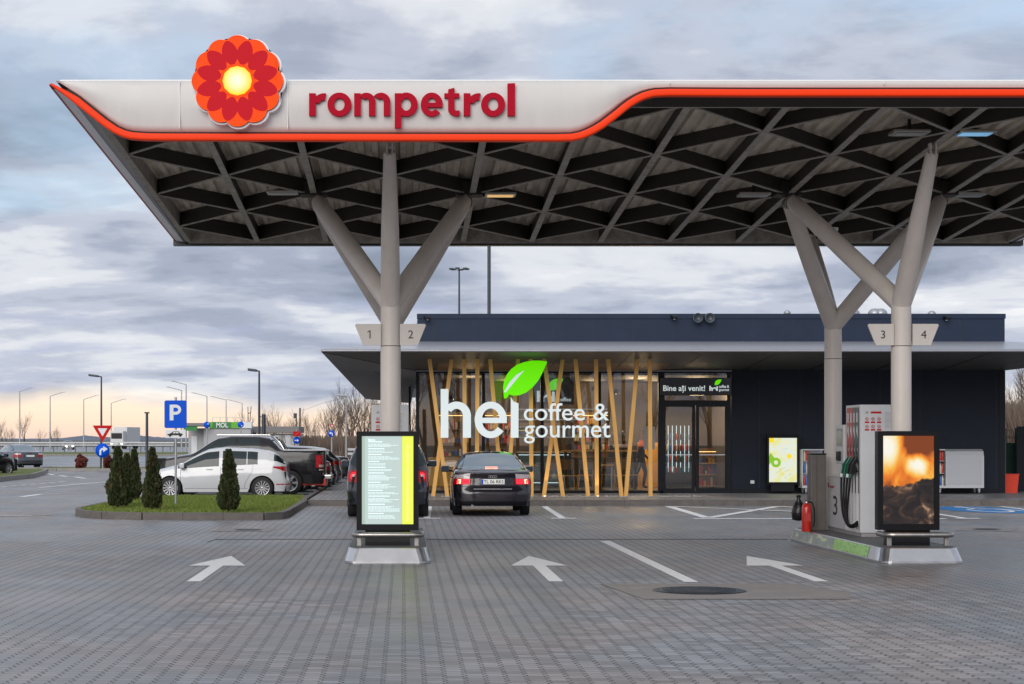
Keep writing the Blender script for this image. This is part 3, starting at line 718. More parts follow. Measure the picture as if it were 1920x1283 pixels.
for nm, g in (('letter', gl_r(60)), ('letter', gl_o(165)), ('letter', gl_m(318)), ('letter', gl_p(550)), ('letter', gl_e(700)), ('letter', gl_t(836)), ('letter', gl_r(945)), ('letter', gl_o(1045)), ('letter', gl_l(1196))):
    g.mb.xf(lambda v: (LBX+v[0]*UN-sign.location.x, -.03+v[1]*UN, v[2]*UN)); g.mb.build(nm, 'red_letter', sign)
# ---- flower emblem
YL = YFA-.16
lx, lz = at(445.5, 153, YL); lr = 86*YL/F
fl = empty('flower_emblem', (lx, YL, lz)); tag(fl, 'round orange and crimson flower emblem with glowing yellow centre on the fascia', 'sign')
def scallop(r, n=12, k=.86, seg=10, ph=0):
    """outline of n overlapping circles"""
    d = r*.70; rho = r-d; out = []
    for i in range(n*seg):
        a = 2*math.pi*i/(n*seg)+ph; q = ((a-ph+math.pi/n) % (2*math.pi/n))-math.pi/n
        out.append((a, d*math.cos(q)+math.sqrt(max(0, rho*rho-(d*math.sin(q))**2))))
    return [(rr*math.cos(a), rr*math.sin(a)) for a, rr in out]
o = MB().prism([(x+.012, z-.006) for x, z in scallop(lr*1.03)], -.0, .14, 'xz').build('backing', 'edge_white', fl)
MB().prism(scallop(lr*1.0), -.03, -.001, 'xz').build('rim', 'logo_rim', fl)
MB().prism(scallop(lr*.972), -.04, -.031, 'xz').build('petals', 'logo_orange', fl)
mb = MB()
for k in range(12):
    a = R(15+30*k); c, s_ = math.cos(a), math.sin(a); rad = lr*.63; n = 20; pl = []
    for i in range(n):
        t = 2*math.pi*i/n; e = math.cos(t)*lr*.27; f_ = math.sin(t)*lr*.172*(1-.25*abs(math.cos(t))**2)
        pl.append((c*(rad+e)-s_*f_, s_*(rad+e)+c*f_))
    mb.prism(pl, -.046-.0003*(k % 2), -.0395, 'xz')
mb.build('crimson_petals', 'logo_crimson', fl)
mb = MB()
for k in range(12): 
    a = R(30*k); x0, z0 = math.cos(a)*lr*.70, math.sin(a)*lr*.70
    mb.ring(x0, z0, lr*.293, lr*.280, -.0412-.0003*(k % 3), -.0396, 0, 360, 32)
mb.build('petal_outline', 'logo_ring', fl)
mb = MB(); mb.prism([(lr*.37*math.cos(R(15+30*k)), lr*.37*math.sin(R(15+30*k))) for k in range(12)], -.0495, -.0397, 'xz'); mb.build('inner_ring', 'logo_orange', fl)
def centre_mat():
    m = bpy.data.materials.new('logo_centre'); m.use_nodes = True; nt = m.node_tree; p = nt.nodes['Principled BSDF']
    tc = nt.nodes.new('ShaderNodeTexCoord'); ln = nt.nodes.new('ShaderNodeVectorMath'); ln.operation = 'LENGTH'
    mp = nt.nodes.new('ShaderNodeMapping'); mp.inputs['Scale'].default_value = (1, 0, 1); nt.links.new(tc.outputs['Object'], mp.inputs[0]); nt.links.new(mp.outputs[0], ln.inputs[0])
    r = nt.nodes.new('ShaderNodeValToRGB'); q = nt.nodes.new('ShaderNodeMath'); q.operation = 'DIVIDE'; q.inputs[1].default_value = lr*.34
    nt.links.new(ln.outputs['Value'], q.inputs[0]); nt.links.new(q.outputs[0], r.inputs[0])
    e = r.color_ramp.elements; e[0].position = .15; e[0].color = (1, .98, .72, 1); e[1].position = .9; e[1].color = (1, .72, .01, 1)
    nt.links.new(r.outputs[0], p.inputs['Emission Color']); p.inputs['Emission Strength'].default_value = .72; p.inputs['Base Color'].default_value = (.1, .07, .01, 1)
    M['logo_centre'] = m
centre_mat()
mb = MB(); mb.lathe([(0, -.068), (lr*.2, -.066), (lr*.30, -.058), (lr*.325, -.048), (lr*.325, -.04)], 12, (0, 0, 0), 'y', False); mb.build('centre', 'logo_centre', fl)

# ================================================================ TREE COLUMNS
TX = (-.19, 7.12)
def tree_column(cx, y, front, lab, split):
    r = empty('tree_column', (cx, y, 0)); tag(r, lab, 'column', 'branching steel columns carrying the canopy')
    z0 = .2; rad = .142
    mb = MB(); mb.tube([(0, 0, z0), (0, 0, 3.03)], rad, 28); mb.tube([(0, 0, 3.036), (0, 0, split)], rad*.99, 28); mb.build('shaft', 'column_paint', r)
    mb = MB(); mb.lathe([(rad+.001, 3.028), (rad*.985, 3.033), (rad+.001, 3.038)], 28); mb.build('joint_ring', 'dark_trim', r)
    s_ = -1 if front else 1
    ends = [(0, (25.5 if front else 33.0)-y, None), (-1.14, 29.26-y+s_*.10, None), (1.14, 29.26-y+s_*.10, None)]
    for i, (dx, dy, _) in enumerate(ends):
        zt = PZ(y+dy)-.10; b = MB()
        P0 = Vector((0, 0, split-.10)); P1 = Vector((dx, dy, zt)); d = (P1-P0)
        tip = .085 if i == 0 else .112
        pts = [P0+Vector((0, 0, -.05)), P0+d*.04+Vector((0, 0, .0)), P0+d*.3, P0+d*.65, P0+d*.985, P1]
        b.tube([P0, P0+d*.15, P0+d*.5, P0+d*.8, P0+d*.985, P1], [rad*.98, rad*.97, rad*.96 if i else .125, rad*.90 if i else .1, tip, tip*.9], 24)
        br = b.build('branch', 'column_paint', r)
        c = MB(); t = d.normalized()
        if i == 0:
            for q in (-.035, .035): c.box(dx+q-.008, dx+q+.008, dy-.06, dy+.06, zt-.08, zt+.11)
        else:
            c.lathe([(tip*1.05, -.01), (tip*1.05, .02), (0, .03)], 20); 
            rot = t.to_track_quat('Z', 'Y').to_matrix(); c.xf(lambda v: tuple(rot @ Vector(v)+P1))
            c.box(dx-.012, dx+.012, dy-.1, dy+.1, zt-.02, zt+.11)
        c.build('connection_plate', 'column_paint' if i == 0 else 'lattice_steel', br)
    mb = MB(); mb.lathe([(rad+.09, z0+.012), (rad+.09, z0+.03), (rad+.002, z0+.03)], 28); mb.build('base_plate', 'column_paint', r)
    for zz0 in (.3, split-.02, split-.32):
        MB().lathe([(rad*.99, zz0-.006), (rad+.0025, zz0), (rad*.99, zz0+.006)], 28).build('weld_seam', 'column_paint', r)
    for k in range(8): a = R(45*k+20); MB().lathe([(.014, z0+.03), (.014, z0+.052), (0, z0+.055)], 6, (math.cos(a)*(rad+.055), math.sin(a)*(rad+.055), 0)).build('bolt', 'steel_dull', r)
    return r
tree_column(TX[0], 27.1, True, 'front branching column of the left canopy tree, behind the menu screen', 3.73)
tree_column(TX[0], 31.4, False, 'rear branching column of the left canopy tree, hidden behind the front one', 3.68)
tree_column(TX[1], 27.1, True, 'front branching column of the right canopy tree, behind the flame screen', 3.73)
tree_column(TX[1], 31.4, False, 'rear branching column of the right canopy tree, beside the grey bin', 3.68)
# node gussets belong to the canopy
for cx in TX:
    for dx in (-1.2, 1.2):
        mb = MB(); mb.box(cx+dx-.2, cx+dx+.2, 29.06, 29.46, PZ(29.26)-.012, PZ(29.26)+.2, .0); o = mb.build('node_gusset', 'dark_trim', cano); o.location = -Vector(cano.location)
# pump number plates
def number(cx, sgn, n):
    Yp = 27.0; x0 = cx+sgn*.135
    r = empty('pump_number_sign', (x0, Yp, 3.04)); side_ = 'left' if sgn < 0 else 'right'
    tag(r, 'beige tapered plate with the black numeral %d on the %s front column' % (n, 'left canopy tree' if n < 3 else 'right canopy tree'), 'number sign', 'pump number plates on the front columns')
    p = [(0, .0), (sgn*.255, .0), (sgn*.37, .285), (sgn*.355, .305), (0, .305)]
    MB().prism(p, -.02, .02, 'xz').build('plate', 'plate_paint', r)
    if n == 1: nb = MB(); nb.box(-.007, .007, -.0235, -.0205, .098, .213); nb.prism([(-.007, .213), (-.007, .196), (-.037, .180), (-.037, .191)], -.0237, -.0205); nb.xf(lambda v: (v[0]+sgn*.155, v[1], v[2])); nb.build('numeral', 'black_text', r)
    else: text_mb(str(n), height=.115, loc=(sgn*.155, -.0215, .098), align='C', bold=.0, ext=.002).build('numeral', 'black_text', r)
number(TX[0], -1, 1); number(TX[0], 1, 2); number(TX[1], -1, 3); number(TX[1], 1, 4)

# ================================================================ FUEL ISLANDS
def island(cx, lab):
    r = empty('fuel_island', (cx, 28.9, 0)); tag(r, lab, 'fuel island', 'steel edged fuel islands under the canopy')
    def outline(k):
        hw = .595-.05*k; y0 = -3.08+.10*k; y1 = 3.15-.1*k; p = []
        for a in range(0, 91, 15): p.append((-hw+.16-.16*math.cos(R(a)), y0+.30-.30*math.sin(R(a))))
        for a in range(0, 91, 15): p.append((hw-.16+.16*math.sin(R(a)), y0+.30-.30*math.cos(R(a))))
        p += [(hw, y1-.25), (hw-.12, y1-.05), (hw-.3, y1), (-hw+.3, y1), (-hw+.12, y1-.05), (-hw, y1-.25)]
        return p
    a = outline(0); b = outline(1.0); n = len(a); vs = [(x, y, .005) for x, y in a]+[(x, y, .035) for x, y in a]+[(x, y, .205) for x, y in b]+[(x*.985, y*.995, .212) for x, y in b]
    fs = [(l*n+i, l*n+(i+1) % n, (l+1)*n+(i+1) % n, (l+1)*n+i) for l in range(3) for i in range(n)]
    MB().add(vs, fs).build('steel_edging', 'steel', r)
    c = [(x*.984, y*.994) for x, y in b]
    MB().prism(c, .1, .2085, 'xy').build('deck', 'island_top', r)
    # coloured strip along the driver's side
    for sg in (-1, 1):
        def sp(y, t, off=.004): return (sg*(.595-.05*t+off), y, .035+.17*t)
        mb = MB(); mb.add([sp(-2.35, .06), sp(-.2, .06), sp(-.2, .96), sp(-2.35, .96)], [(0, 1, 2, 3)]); mb.build('green_strip', 'strip_green', r)
        mb = MB(); mb.add([sp(-.19, .06), sp(2.8, .06), sp(2.8, .96), sp(-.19, .96)], [(0, 1, 2, 3)]); mb.build('grey_strip', 'strip_grey', r)
    return r
def strip_mat(name, c1, c2, c3, sc_):
    m = bpy.data.materials.new(name); m.use_nodes = True; nt = m.node_tree; p = nt.nodes['Principled BSDF']; p.inputs['Roughness'].default_value = .3
    tc = nt.nodes.new('ShaderNodeTexCoord'); mp = nt.nodes.new('ShaderNodeMapping'); mp.inputs['Scale'].default_value = (1, 2.2, 5); nt.links.new(tc.outputs['Object'], mp.inputs[0])
    v = nt.nodes.new('ShaderNodeTexNoise'); v.inputs['Scale'].default_value = sc_; v.inputs['Distortion'].default_value = 1.5; nt.links.new(mp.outputs[0], v.inputs['Vector'])
    r = nt.nodes.new('ShaderNodeValToRGB'); r.color_ramp.interpolation = 'CONSTANT'; e = r.color_ramp.elements; e.new(.6); e[0].color = (*c1, 1); e[1].position = .47; e[1].color = (*c2, 1); e[2].position = .6; e[2].color = (*c3, 1)
    nt.links.new(v.outputs['Fac'], r.inputs[0]); nt.links.new(r.outputs[0], p.inputs['Base Color']); M[name] = m
strip_mat('strip_green', (.22, .5, .07), (.30, .62, .13), (.10, .28, .05), 1.3)
strip_mat('strip_grey', (.20, .25, .25), (.26, .31, .29), (.5, .58, .36), .9)
island(TX[0]-.03, 'left fuel island with steel edging under the menu screen'); island(TX[1]-.03, 'right fuel island with green striped steel edging under the flame screen')
# bumper rails
def rail(cx, lab):
    r = empty('bumper_rail', (cx, 26.45, .21)); tag(r, lab, 'bumper rail', 'low tubular bumper rails at the island ends')
    p = [(-.47, .33, .16), (-.47, .12, .16)]
    for a in range(0, 91, 15): p.append((-.47+.12-.12*math.cos(R(a)), .0-.12*math.sin(R(a)), .16))
    q = [(-x, y, z) for x, y, z in p[::-1]]
    MB().tube(p+q, .038, 14).build('tube', 'steel_dull', r)
    for sx in (-.40, .40): MB().box(sx-.03, sx+.03, -.03, .03, 0, .14, .005).build('post', 'steel_dull', r)
rail(TX[0]-.03, 'brushed steel bumper tube in front of the menu screen'); rail(TX[1]+.06, 'brushed steel bumper tube in front of the flame screen')
# display totems
def totem(x0, x1, zb, zt, Y, lab, kind, depth=.17):
    """screen stands on a dark foot; x0..x1 outer width"""
    cx = (x0+x1)/2; W_ = x1-x0
    r = empty('display_totem', (cx, Y, .21)); tag(r, lab, 'screen')
    hw = W_/2; z0 = zb-.21; z1 = zt-.21
    body = MB(); body.box(-hw, hw, .02, depth, z0, z1, .012); body.build('casing', 'black_plastic', r)
    f = MB(); b = .075 if kind != 'x' else .06
    f.box(-hw, -hw+b, -.02, .021, z0, z1); f.box(hw-b, hw, -.02, .021, z0, z1); f.box(-hw+b, hw-b, -.02, .021, z0, z0+b*1.15); f.box(-hw+b, hw-b, -.02, .021, z1-b*.9, z1)
    f.build('bezel', 'black_plastic', r)
    MB().box(-hw*.72, hw*.72, .03, depth-.02, 0, z0+.01).build('foot', 'black_gloss', r)
    return r, hw-b, z0+b*1.15, z1-b*.9
xa, zt = at(668.5, 809, 26.62); xb, zb = at(785, 994.5, 26.62)
r, hw, z0, z1 = totem(xa, xb, zb, zt, 26.62, 'upright screen with pale green menu text and a lime column on the left island', 'menu')
scr = MB().box(-hw, hw*.56, .0, .02, z0, z1).build('screen', 'screen_menu', r)
MB().box(-hw, -hw+.045, -.002, -.0005, z0, z1).build('screen_margin', 'screen_edge', r)
MB().box(hw*.565, hw, .0, .02, z0, z1).build('price_column', 'screen_lime', r)
rn = random.Random(8); mb = MB(); zz = z1-.085
X0t = -hw+.09
groups = [3, 4, 2, 2, 3, 5, 1, 4, 3, 4, 2, 3, 5, 3]
while zz > z0+.05:
    nl = rn.choice([2, 3, 4, 5]); L_ = rn.uniform(.14, .3)
    mb.box(X0t, X0t+L_, -.003, -.001, zz, zz+.011); zz -= .03
    for k in range(nl):
        if zz < z0+.04: break
        x = X0t; end = X0t+rn.uniform(.22, .45)
        while x < end:
            q = rn.uniform(.015, .05); mb.box(x, min(x+q, end), -.003, -.001, zz, zz+.006); x += q+.007
        zz -= .0165
    zz -= .018
mb.build('menu_lines', 'menu_text', r)
text_mb('Meniu', height=.03, loc=(X0t, -.002, z1-.065), bold=.02, ext=.002).build('menu_heading', 'menu_text', r)
glow('lime_text', (.9, 1.0, .5), .75)
mb = MB(); zz = z1-.13
while zz > z0+.05: mb.box(hw*.565+.06, hw*.565+.09, -.003, -.001, zz, zz+.006); zz -= rn.choice([.0165, .0165, .03])
mb.build('price_text', 'lime_text', r)
# flame screen
def flame_mat(w_, h_, z0):
    m = bpy.data.materials.new('flame_picture'); m.use_nodes = True; nt = m.node_tree; N = nt.nodes; L = nt.links; p = N['Principled BSDF']
    p.inputs['Base Color'].default_value = (.01, .01, .01, 1); p.inputs['Roughness'].default_value = .2
    tc = N.new('ShaderNodeTexCoord'); mp = N.new('ShaderNodeMapping'); mp.inputs['Location'].default_value = (0, 0, -z0/h_); mp.inputs['Scale'].default_value = (1/(2*w_), 0, 1/h_)
    L.new(tc.outputs['Object'], mp.inputs[0]); sp = N.new('ShaderNodeSeparateXYZ'); L.new(mp.outputs[0], sp.inputs[0])
    def noise(s, sx, sz, dist=0, det=4, rot=0):
        q = N.new('ShaderNodeMapping'); q.inputs['Scale'].default_value = (sx, 1, sz); q.inputs['Rotation'].default_value = (0, rot, 0); L.new(mp.outputs[0], q.inputs[0])
        n = N.new('ShaderNodeTexNoise'); n.inputs['Scale'].default_value = s; n.inputs['Detail'].default_value = det; n.inputs['Distortion'].default_value = dist; L.new(q.outputs[0], n.inputs['Vector']); return n.outputs['Fac']
    def mth(op, a, b, cl=False):
        n = N.new('ShaderNodeMath'); n.operation = op; n.use_clamp = cl
        for i, v in enumerate((a, b)):
            if isinstance(v, (int, float)): n.inputs[i].default_value = v
            else: L.new(v, n.inputs[i])
        return n.outputs[0]
    def ramp(f, st):
        n = N.new('ShaderNodeValToRGB'); e = n.color_ramp.elements
        while len(e) < len(st): e.new(.5)
        for i, (a, c) in enumerate(st): e[i].position = a; e[i].color = (*c, 1)
        L.new(f, n.inputs[0]); return n.outputs[0]
    X, Z = sp.outputs[0], sp.outputs[2]
    def blob(cx, cz, rx, rz):
        a = mth('DIVIDE', mth('SUBTRACT', X, cx), rx); b = mth('DIVIDE', mth('SUBTRACT', Z, cz), rz)
        return mth('SUBTRACT', 1, mth('SQRT', mth('ADD', mth('MULTIPLY', a, a), mth('MULTIPLY', b, b)), 0), True)
    f = mth('ADD', mth('MULTIPLY', noise(2.6, 1, 1, .6, 3, .7), .65), mth('MULTIPLY', blob(.15, .67, .28, .16), .62))
    f = mth('ADD', f, mth('MULTIPLY', blob(-.42, .86, .40, .32), .5)); f = mth('SUBTRACT', f, mth('MULTIPLY', blob(.25, .98, .5, .3), .4))
    fire = ramp(f, [(.18, (.22, .04, .0)), (.33, (.9, .22, .01)), (.46, (1, .5, .06)), (.6, (1, .82, .42)), (.75, (1, .97, .85))])
    wd = ramp(noise(4.5, .7, 1.6, 1.2, 7, .5), [(.36, (.006, .003, .004)), (.52, (.03, .016, .013)), (.62, (.12, .06, .035)), (.73, (.4, .26, .16))])
    edge = mth('ADD', mth('ADD', .45, mth('MULTIPLY', X, .10)), mth('MULTIPLY', mth('SUBTRACT', noise(4, 1.5, .2, 0, 5), .5), .16))
    msk = mth('DIVIDE', mth('SUBTRACT', Z, edge), .02, True)
    mx = N.new('ShaderNodeMix'); mx.data_type = 'RGBA'; L.new(msk, mx.inputs[0]); L.new(wd, mx.inputs[6]); L.new(fire, mx.inputs[7])
    L.new(mx.outputs[2], p.inputs['Emission Color']); p.inputs['Emission Strength'].default_value = .66; M['flame_picture'] = m
xa, zt = at(1645.5, 808.5, 26.62); xb, zb = at(1761, 994, 26.62)
r, hw, z0, z1 = totem(xa, xb, zb, zt, 26.62, 'upright screen showing orange flames over dark logs on the right island', 'flame')
flame_mat(hw, z1-z0, z0); MB().box(-hw, hw, 0, .02, z0, z1).build('screen', 'flame_picture', r)

# pumps
def pump(cx, n, lab, lab2):
    r = empty('fuel_pump', (cx, 29.9, .21)); tag(r, lab, 'fuel pump', 'tall white fuel pumps on the islands')
    hw = .285; H = 2.02
    col_ = MB(); col_.box(-hw, hw, -1.0, -.93, .06, H, .01); col_.box(-hw, hw, -.93, -.1, 1.62, H, .01); col_.box(-hw+.05, hw-.05, -.93, -.1, .06, 1.62); col_.box(-hw, hw, -.1, -.07, .9, H)
    col_.build('hose_column', 'pump_white', r)
    MB().box(-hw+.02, hw-.02, -.98, 1.26, 0, .06).build('plinth', 'pump_grey', r)
    MB().box(-hw-.005, hw+.005, -.06, 1.28, .06, .88, .015).build('cabinet', 'pump_white', r)
    MB().box(-hw-.012, hw+.012, -.07, 1.29, .88, .905, .005).build('cabinet_top', 'pump_white', r)
    for sg in (-1, 1):
        # grade bands in red and dark green
        for k, m in enumerate(('band_red', 'band_red', 'band_green', 'band_dark')):
            y0 = -.14-.195*(k+1); b = MB().box(sg*(hw+.001), sg*(hw+.008), y0+.004, y0+.19, 1.17, H-.04).build('grade_band', m, r)
            t = MB(); t.box(sg*(hw+.009), sg*(hw+.0105), y0+.07, y0+.13, 1.30, 1.36); t.box(sg*(hw+.009), sg*(hw+.0105), y0+.06, y0+.14, 1.75, 1.9)
            t.add([(sg*(hw+.0095), y0+.03, 1.5), (sg*(hw+.0095), y0+.16, 1.62), (sg*(hw+.0095), y0+.1, 1.72), (sg*(hw+.0095), y0+.05, 1.66)], [(0, 1, 2, 3)]); t.build('grade_print', 'sign_white', b)
        MB().box(sg*(hw-.045), sg*(hw-.03), -.92, -.11, .66, 1.16).build('nozzle_recess', 'black_plastic', r)
        for k in range(5): MB().box(sg*(hw-.048), sg*(hw+.0), -.935+.2*k, -.915+.2*k, .06, 1.62).build('divider', 'pump_white', r)
        for k in range(4):
            y = -.235-.195*k; gm = 'green_plastic' if k < 2 else 'rubber'; x = sg*(hw+.02)
            nz = MB(); nz.bar((x, y, .98), (x+sg*.05, y+.0, 1.12), .05, .06); nz.bar((x+sg*.045, y, 1.10), (x-sg*.03, y, 1.22), .045, .05); nz.tube([(x-sg*.03, y, 1.20), (x-sg*.05, y, 1.0), (x-sg*.045, y, .88)], .013, 8)
            nz.bar((x+sg*.055, y, 1.10), (x+sg*.085, y, .93), .035, .035); nz.bar((x+sg*.02, y, 1.0), (x+sg*.07, y, .93), .02, .02)
            nzo = nz.build('nozzle', gm, r)
            MB().tube([(x+sg*.085, y, .955), (x+sg*.092, y, .90)], .024, 10).build('hose_swivel', 'sign_white' if k % 2 == 0 else 'green_plastic', nzo)
            h = MB(); yb = y+.20+.08*(3-k); bz = .10+.035*k
            pts = []
            P0 = Vector((x+sg*.092, y, .9)); P3 = Vector((x-sg*.0, -.90, .17+.02*k))
            P1 = Vector((x+sg*(.10+.012*k), y+.06, .35)); P2 = Vector((x+sg*(.10+.012*k), -.45-.05*k, .02))
            for i in range(17):
                t = i/16; pts.append(P0*(1-t)**3+3*P1*t*(1-t)**2+3*P2*t*t*(1-t)+P3*t**3)
            h.tube(pts, .017, 10); h.build('hose', 'rubber', r)
            MB().tube([(sg*(hw-.02), y, 1.62), (sg*(hw+.0), y, 1.3), (sg*(hw-.01), y, 1.2)], .02, 8).build('hose_mast', 'rubber', r)
        # payment terminal
        t = MB(); t.box(sg*(hw-.14), sg*(hw+.02), .02, .56, 1.10, 1.72, .012); t.build('terminal', 'pump_white', r)
        MB().box(sg*(hw+.0205), sg*(hw+.026), .08, .48, 1.38, 1.66).build('terminal_frame', 'pump_grey', r)
        MB().box(sg*(hw+.0265), sg*(hw+.03), .12, .44, 1.42, 1.62).build('display', 'lcd', r)
        MB().box(sg*(hw+.0205), sg*(hw+.05), .2, .42, 1.15, 1.30, .008).build('keypad', 'black_plastic', r)
        tt = text_mb(str(n if sg < 0 else n+1), height=.31, width=.30, bold=.0, ext=.0, align='C')
        # numeral on the side of the cabinet
        if sg < 0: tt.xf(lambda v: (-hw-.007, .66-v[0], .27+v[2]))
        else: tt.xf(lambda v: (hw+.007, .62+v[0], .27+v[2]))
        tt.build('numeral', 'black_text', r)
        lg = MB(); 
        for k in range(8):
            a = R(45*k); lg.add([(sg*(hw+.007), 1.14+.03*math.cos(a)+.02*math.cos(a+j*1.57), .74+.03*math.sin(a)+.02*math.sin(a+j*1.57)) for j in range(4)], [(0, 1, 2, 3)])
        lo = lg.build('emblem', 'sign_red', r); lt = text_mb('rompetrol', width=.34, height=.075, bold=.02, ext=0)
        if sg < 0: lt.xf(lambda v: (-hw-.007, 1.07-v[0], .70+v[2]))
        else: lt.xf(lambda v: (hw+.007, .79-.26+v[0], .72+v[2]))
        lt.build('lettering', 'sign_red', r)
    # safety notices on the end
    nb = MB(); pi = MB(); tx = MB()
    for i in range(3):
        for j in range(2):
            x = -hw+.10+.093*i; z = 1.80-.115*j
            nb.box(x-.033, x+.033, -1.0035, -1.0005, z-.062, z-.037); pi.ring(x, z, .026, .020, -1.0035, -1.0005, 0, 360, 18); pi.bar((x-.018, -1.002, z+.018), (x+.018, -1.002, z-.018), .003, .006, (0, 1, 0)); tx.box(x-.010, x+.008, -1.003, -1.0005, z-.012, z+.010)
    nb.box(-hw+.16, -hw+.32, -1.0035, -1.0005, 1.885, 1.915); nb.build('notice', 'sign_red', r); pi.build('prohibition_icon', 'sign_red', r)
    for k in range(15): tx.box(hw-.20, hw-.20+.13*(.6+.4*((k*7) % 5)/5), -1.003, -1.0005, 1.90-.018*k, 1.905-.018*k)
    tx.add([(-hw+.07, -1.0025, 1.885), (-hw+.13, -1.0025, 1.885), (-hw+.10, -1.0025, 1.93)], [(0, 1, 2)])
    tx.build('notice_text', 'pump_grey', r)
    return r
mat('band_red', (.5, .02, .02), .35); mat('band_green', (.035, .06, .05), .35); mat('band_dark', (.05, .06, .075), .35); mat('lcd', (.30, .36, .28), .15)
pump(TX[1]+.135, 3, 'white fuel pump marked 3 with four black and green nozzles on the right island', '')
pump(TX[0]-.02, 1, 'white fuel pump hidden behind the left column and menu screen', '')
# bin, bag, extinguisher on the right island
def island_bin(X, Y):
    r = empty('waste_bin', (X, Y, .21)); tag(r, 'tall grey brown service bin beside the rear right column', 'bin')
    MB().box(-.125, .125, -.15, .15, 0, 1.24, .015).build('body', 'bin_brown', r)
    MB().box(-.132, .132, -.157, .157, 1.24, 1.262, .006).build('lid', 'black_plastic', r)
    MB().box(-.03, -.026, -.153, -.150, .05, 1.2).build('door_seam', 'black_plastic', r)
island_bin(6.76, 31.0)
def extinguisher(X, Y):
    r = empty('fire_extinguisher', (X, Y, .21)); tag(r, 'red fire extinguisher standing in front of the grey brown bin', 'fire extinguisher')
    MB().lathe([(0, 0), (.07, 0), (.078, .01), (.078, .38), (.065, .43), (.03, .455), (.025, .47)], 24).build('cylinder', 'red_paint', r)
    v = MB(); v.lathe([(.022, .465), (.022, .5), (0, .5)], 12); v.bar((-.05, 0, .505), (.07, 0, .515), .02, .012); v.bar((.0, 0, .52), (.08, 0, .545), .02, .008); v.build('valve', 'chrome', r)
    MB().tube([(.02, 0, .485), (.09, 0, .47), (.125, 0, .36), (.13, 0, .2), (.115, 0, .08)], .012, 8).build('hose', 'rubber', r)
    MB().box(-.05, .05, -.080, -.074, .17, .30).build('label_plate', 'goods_red', r)
extinguisher(6.50, 30.55)
b = MB(); b.lathe([(.02, 0), (.11, .02), (.12, .15), (.09, .28), (.03, .36), (.045, .42), (0, .43)], 14); o = b.build('rubbish_bag', 'bag_black'); o.location = (6.51, 31.35, .215)
o.location.z = .35; o.location.x = 6.54
tag(o, 'black plastic bag hanging at the left side of the tall bin', 'bag')
# ================================================================ SHOP
YW = 54.5; XA, XB = .40, 17.3; YE = 49.5
shop = empty('shop_building', (8.8, 58, PLZ)); tag(shop, 'low dark blue grey shop building with silver roof edge and glazed front', 'building')
ZS = 3.68; ZP = at(0, 588.5, YW)[1]
# roof with sloped silver edge and soffits all round
XL2, XR2 = -2.17, 19.9; YBK = 104; zt1 = at(0, 655, YE)[1]; zr1 = at(0, 640.5, YW)[1]
mb = MB()
oT = [(XL2, YE, zt1), (XR2, YE, zt1), (XR2, YBK+3, zt1), (XL2, YBK+3, zt1)]; iT = [(XA, YW, zr1), (XB, YW, zr1), (XB, YBK, zr1), (XA, YBK, zr1)]
mb.add(oT+iT, [(i, (i+1) % 4, 4+(i+1) % 4, 4+i) for i in range(4)]+[(4, 5, 6, 7)]); mb.build('roof_slope', 'roof_metal', shop)
mb = MB(); mb.tube([(XL2+.02, YE+.02, zt1-.035), (XR2, YE+.02, zt1-.035)], .036, 10); mb.tube([(XL2+.02, YE+.02, zt1-.035), (XL2+.02, YBK+3, zt1-.035)], .03, 8); mb.build('roof_edge', 'roof_metal', shop)
zb1 = zt1-.07
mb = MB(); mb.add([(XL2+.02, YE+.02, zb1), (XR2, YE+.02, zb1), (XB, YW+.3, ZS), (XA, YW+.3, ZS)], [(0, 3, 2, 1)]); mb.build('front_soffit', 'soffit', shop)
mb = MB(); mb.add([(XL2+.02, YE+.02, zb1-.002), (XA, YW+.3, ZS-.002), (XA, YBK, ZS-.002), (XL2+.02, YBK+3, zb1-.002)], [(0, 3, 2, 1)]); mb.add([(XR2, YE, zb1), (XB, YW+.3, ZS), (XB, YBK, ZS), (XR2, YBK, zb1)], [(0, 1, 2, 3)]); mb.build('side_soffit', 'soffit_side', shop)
mb = MB()
for a, b in (((XL2+.02, YE+.02, zb1-.004), (XA, YW+.3, ZS-.004)), ((-.9, YE+10, (zb1+ZS)/2-.02), (-.1, YE+24, ZS-.02))): mb.bar(a, b, .02, .012)
for k in range(1, 9):
    x = XA+(XB-XA)*k/9; mb.bar((x, YE+.1, zb1-.004), (x, YW, ZS-.001), .012, .01)
mb.build('soffit_joint', 'frame_dark', shop)
# parapet
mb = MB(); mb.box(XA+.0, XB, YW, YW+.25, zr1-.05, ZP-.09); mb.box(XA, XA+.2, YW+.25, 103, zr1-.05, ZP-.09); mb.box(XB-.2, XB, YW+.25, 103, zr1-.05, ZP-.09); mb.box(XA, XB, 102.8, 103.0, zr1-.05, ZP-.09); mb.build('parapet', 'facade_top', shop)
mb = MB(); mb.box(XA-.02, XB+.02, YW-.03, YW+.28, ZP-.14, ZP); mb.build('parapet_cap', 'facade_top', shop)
for u in (811, 888, 963, 1038, 1112, 1187, 1262, 1338, 1413, 1488, 1650, 1725, 1800): 
    x = at(u, 600, YW)[0]; MB().box(x-.006, x+.006, YW-.004, YW+.01, zr1, ZP-.145).build('panel_joint', 'interior_dark', shop)
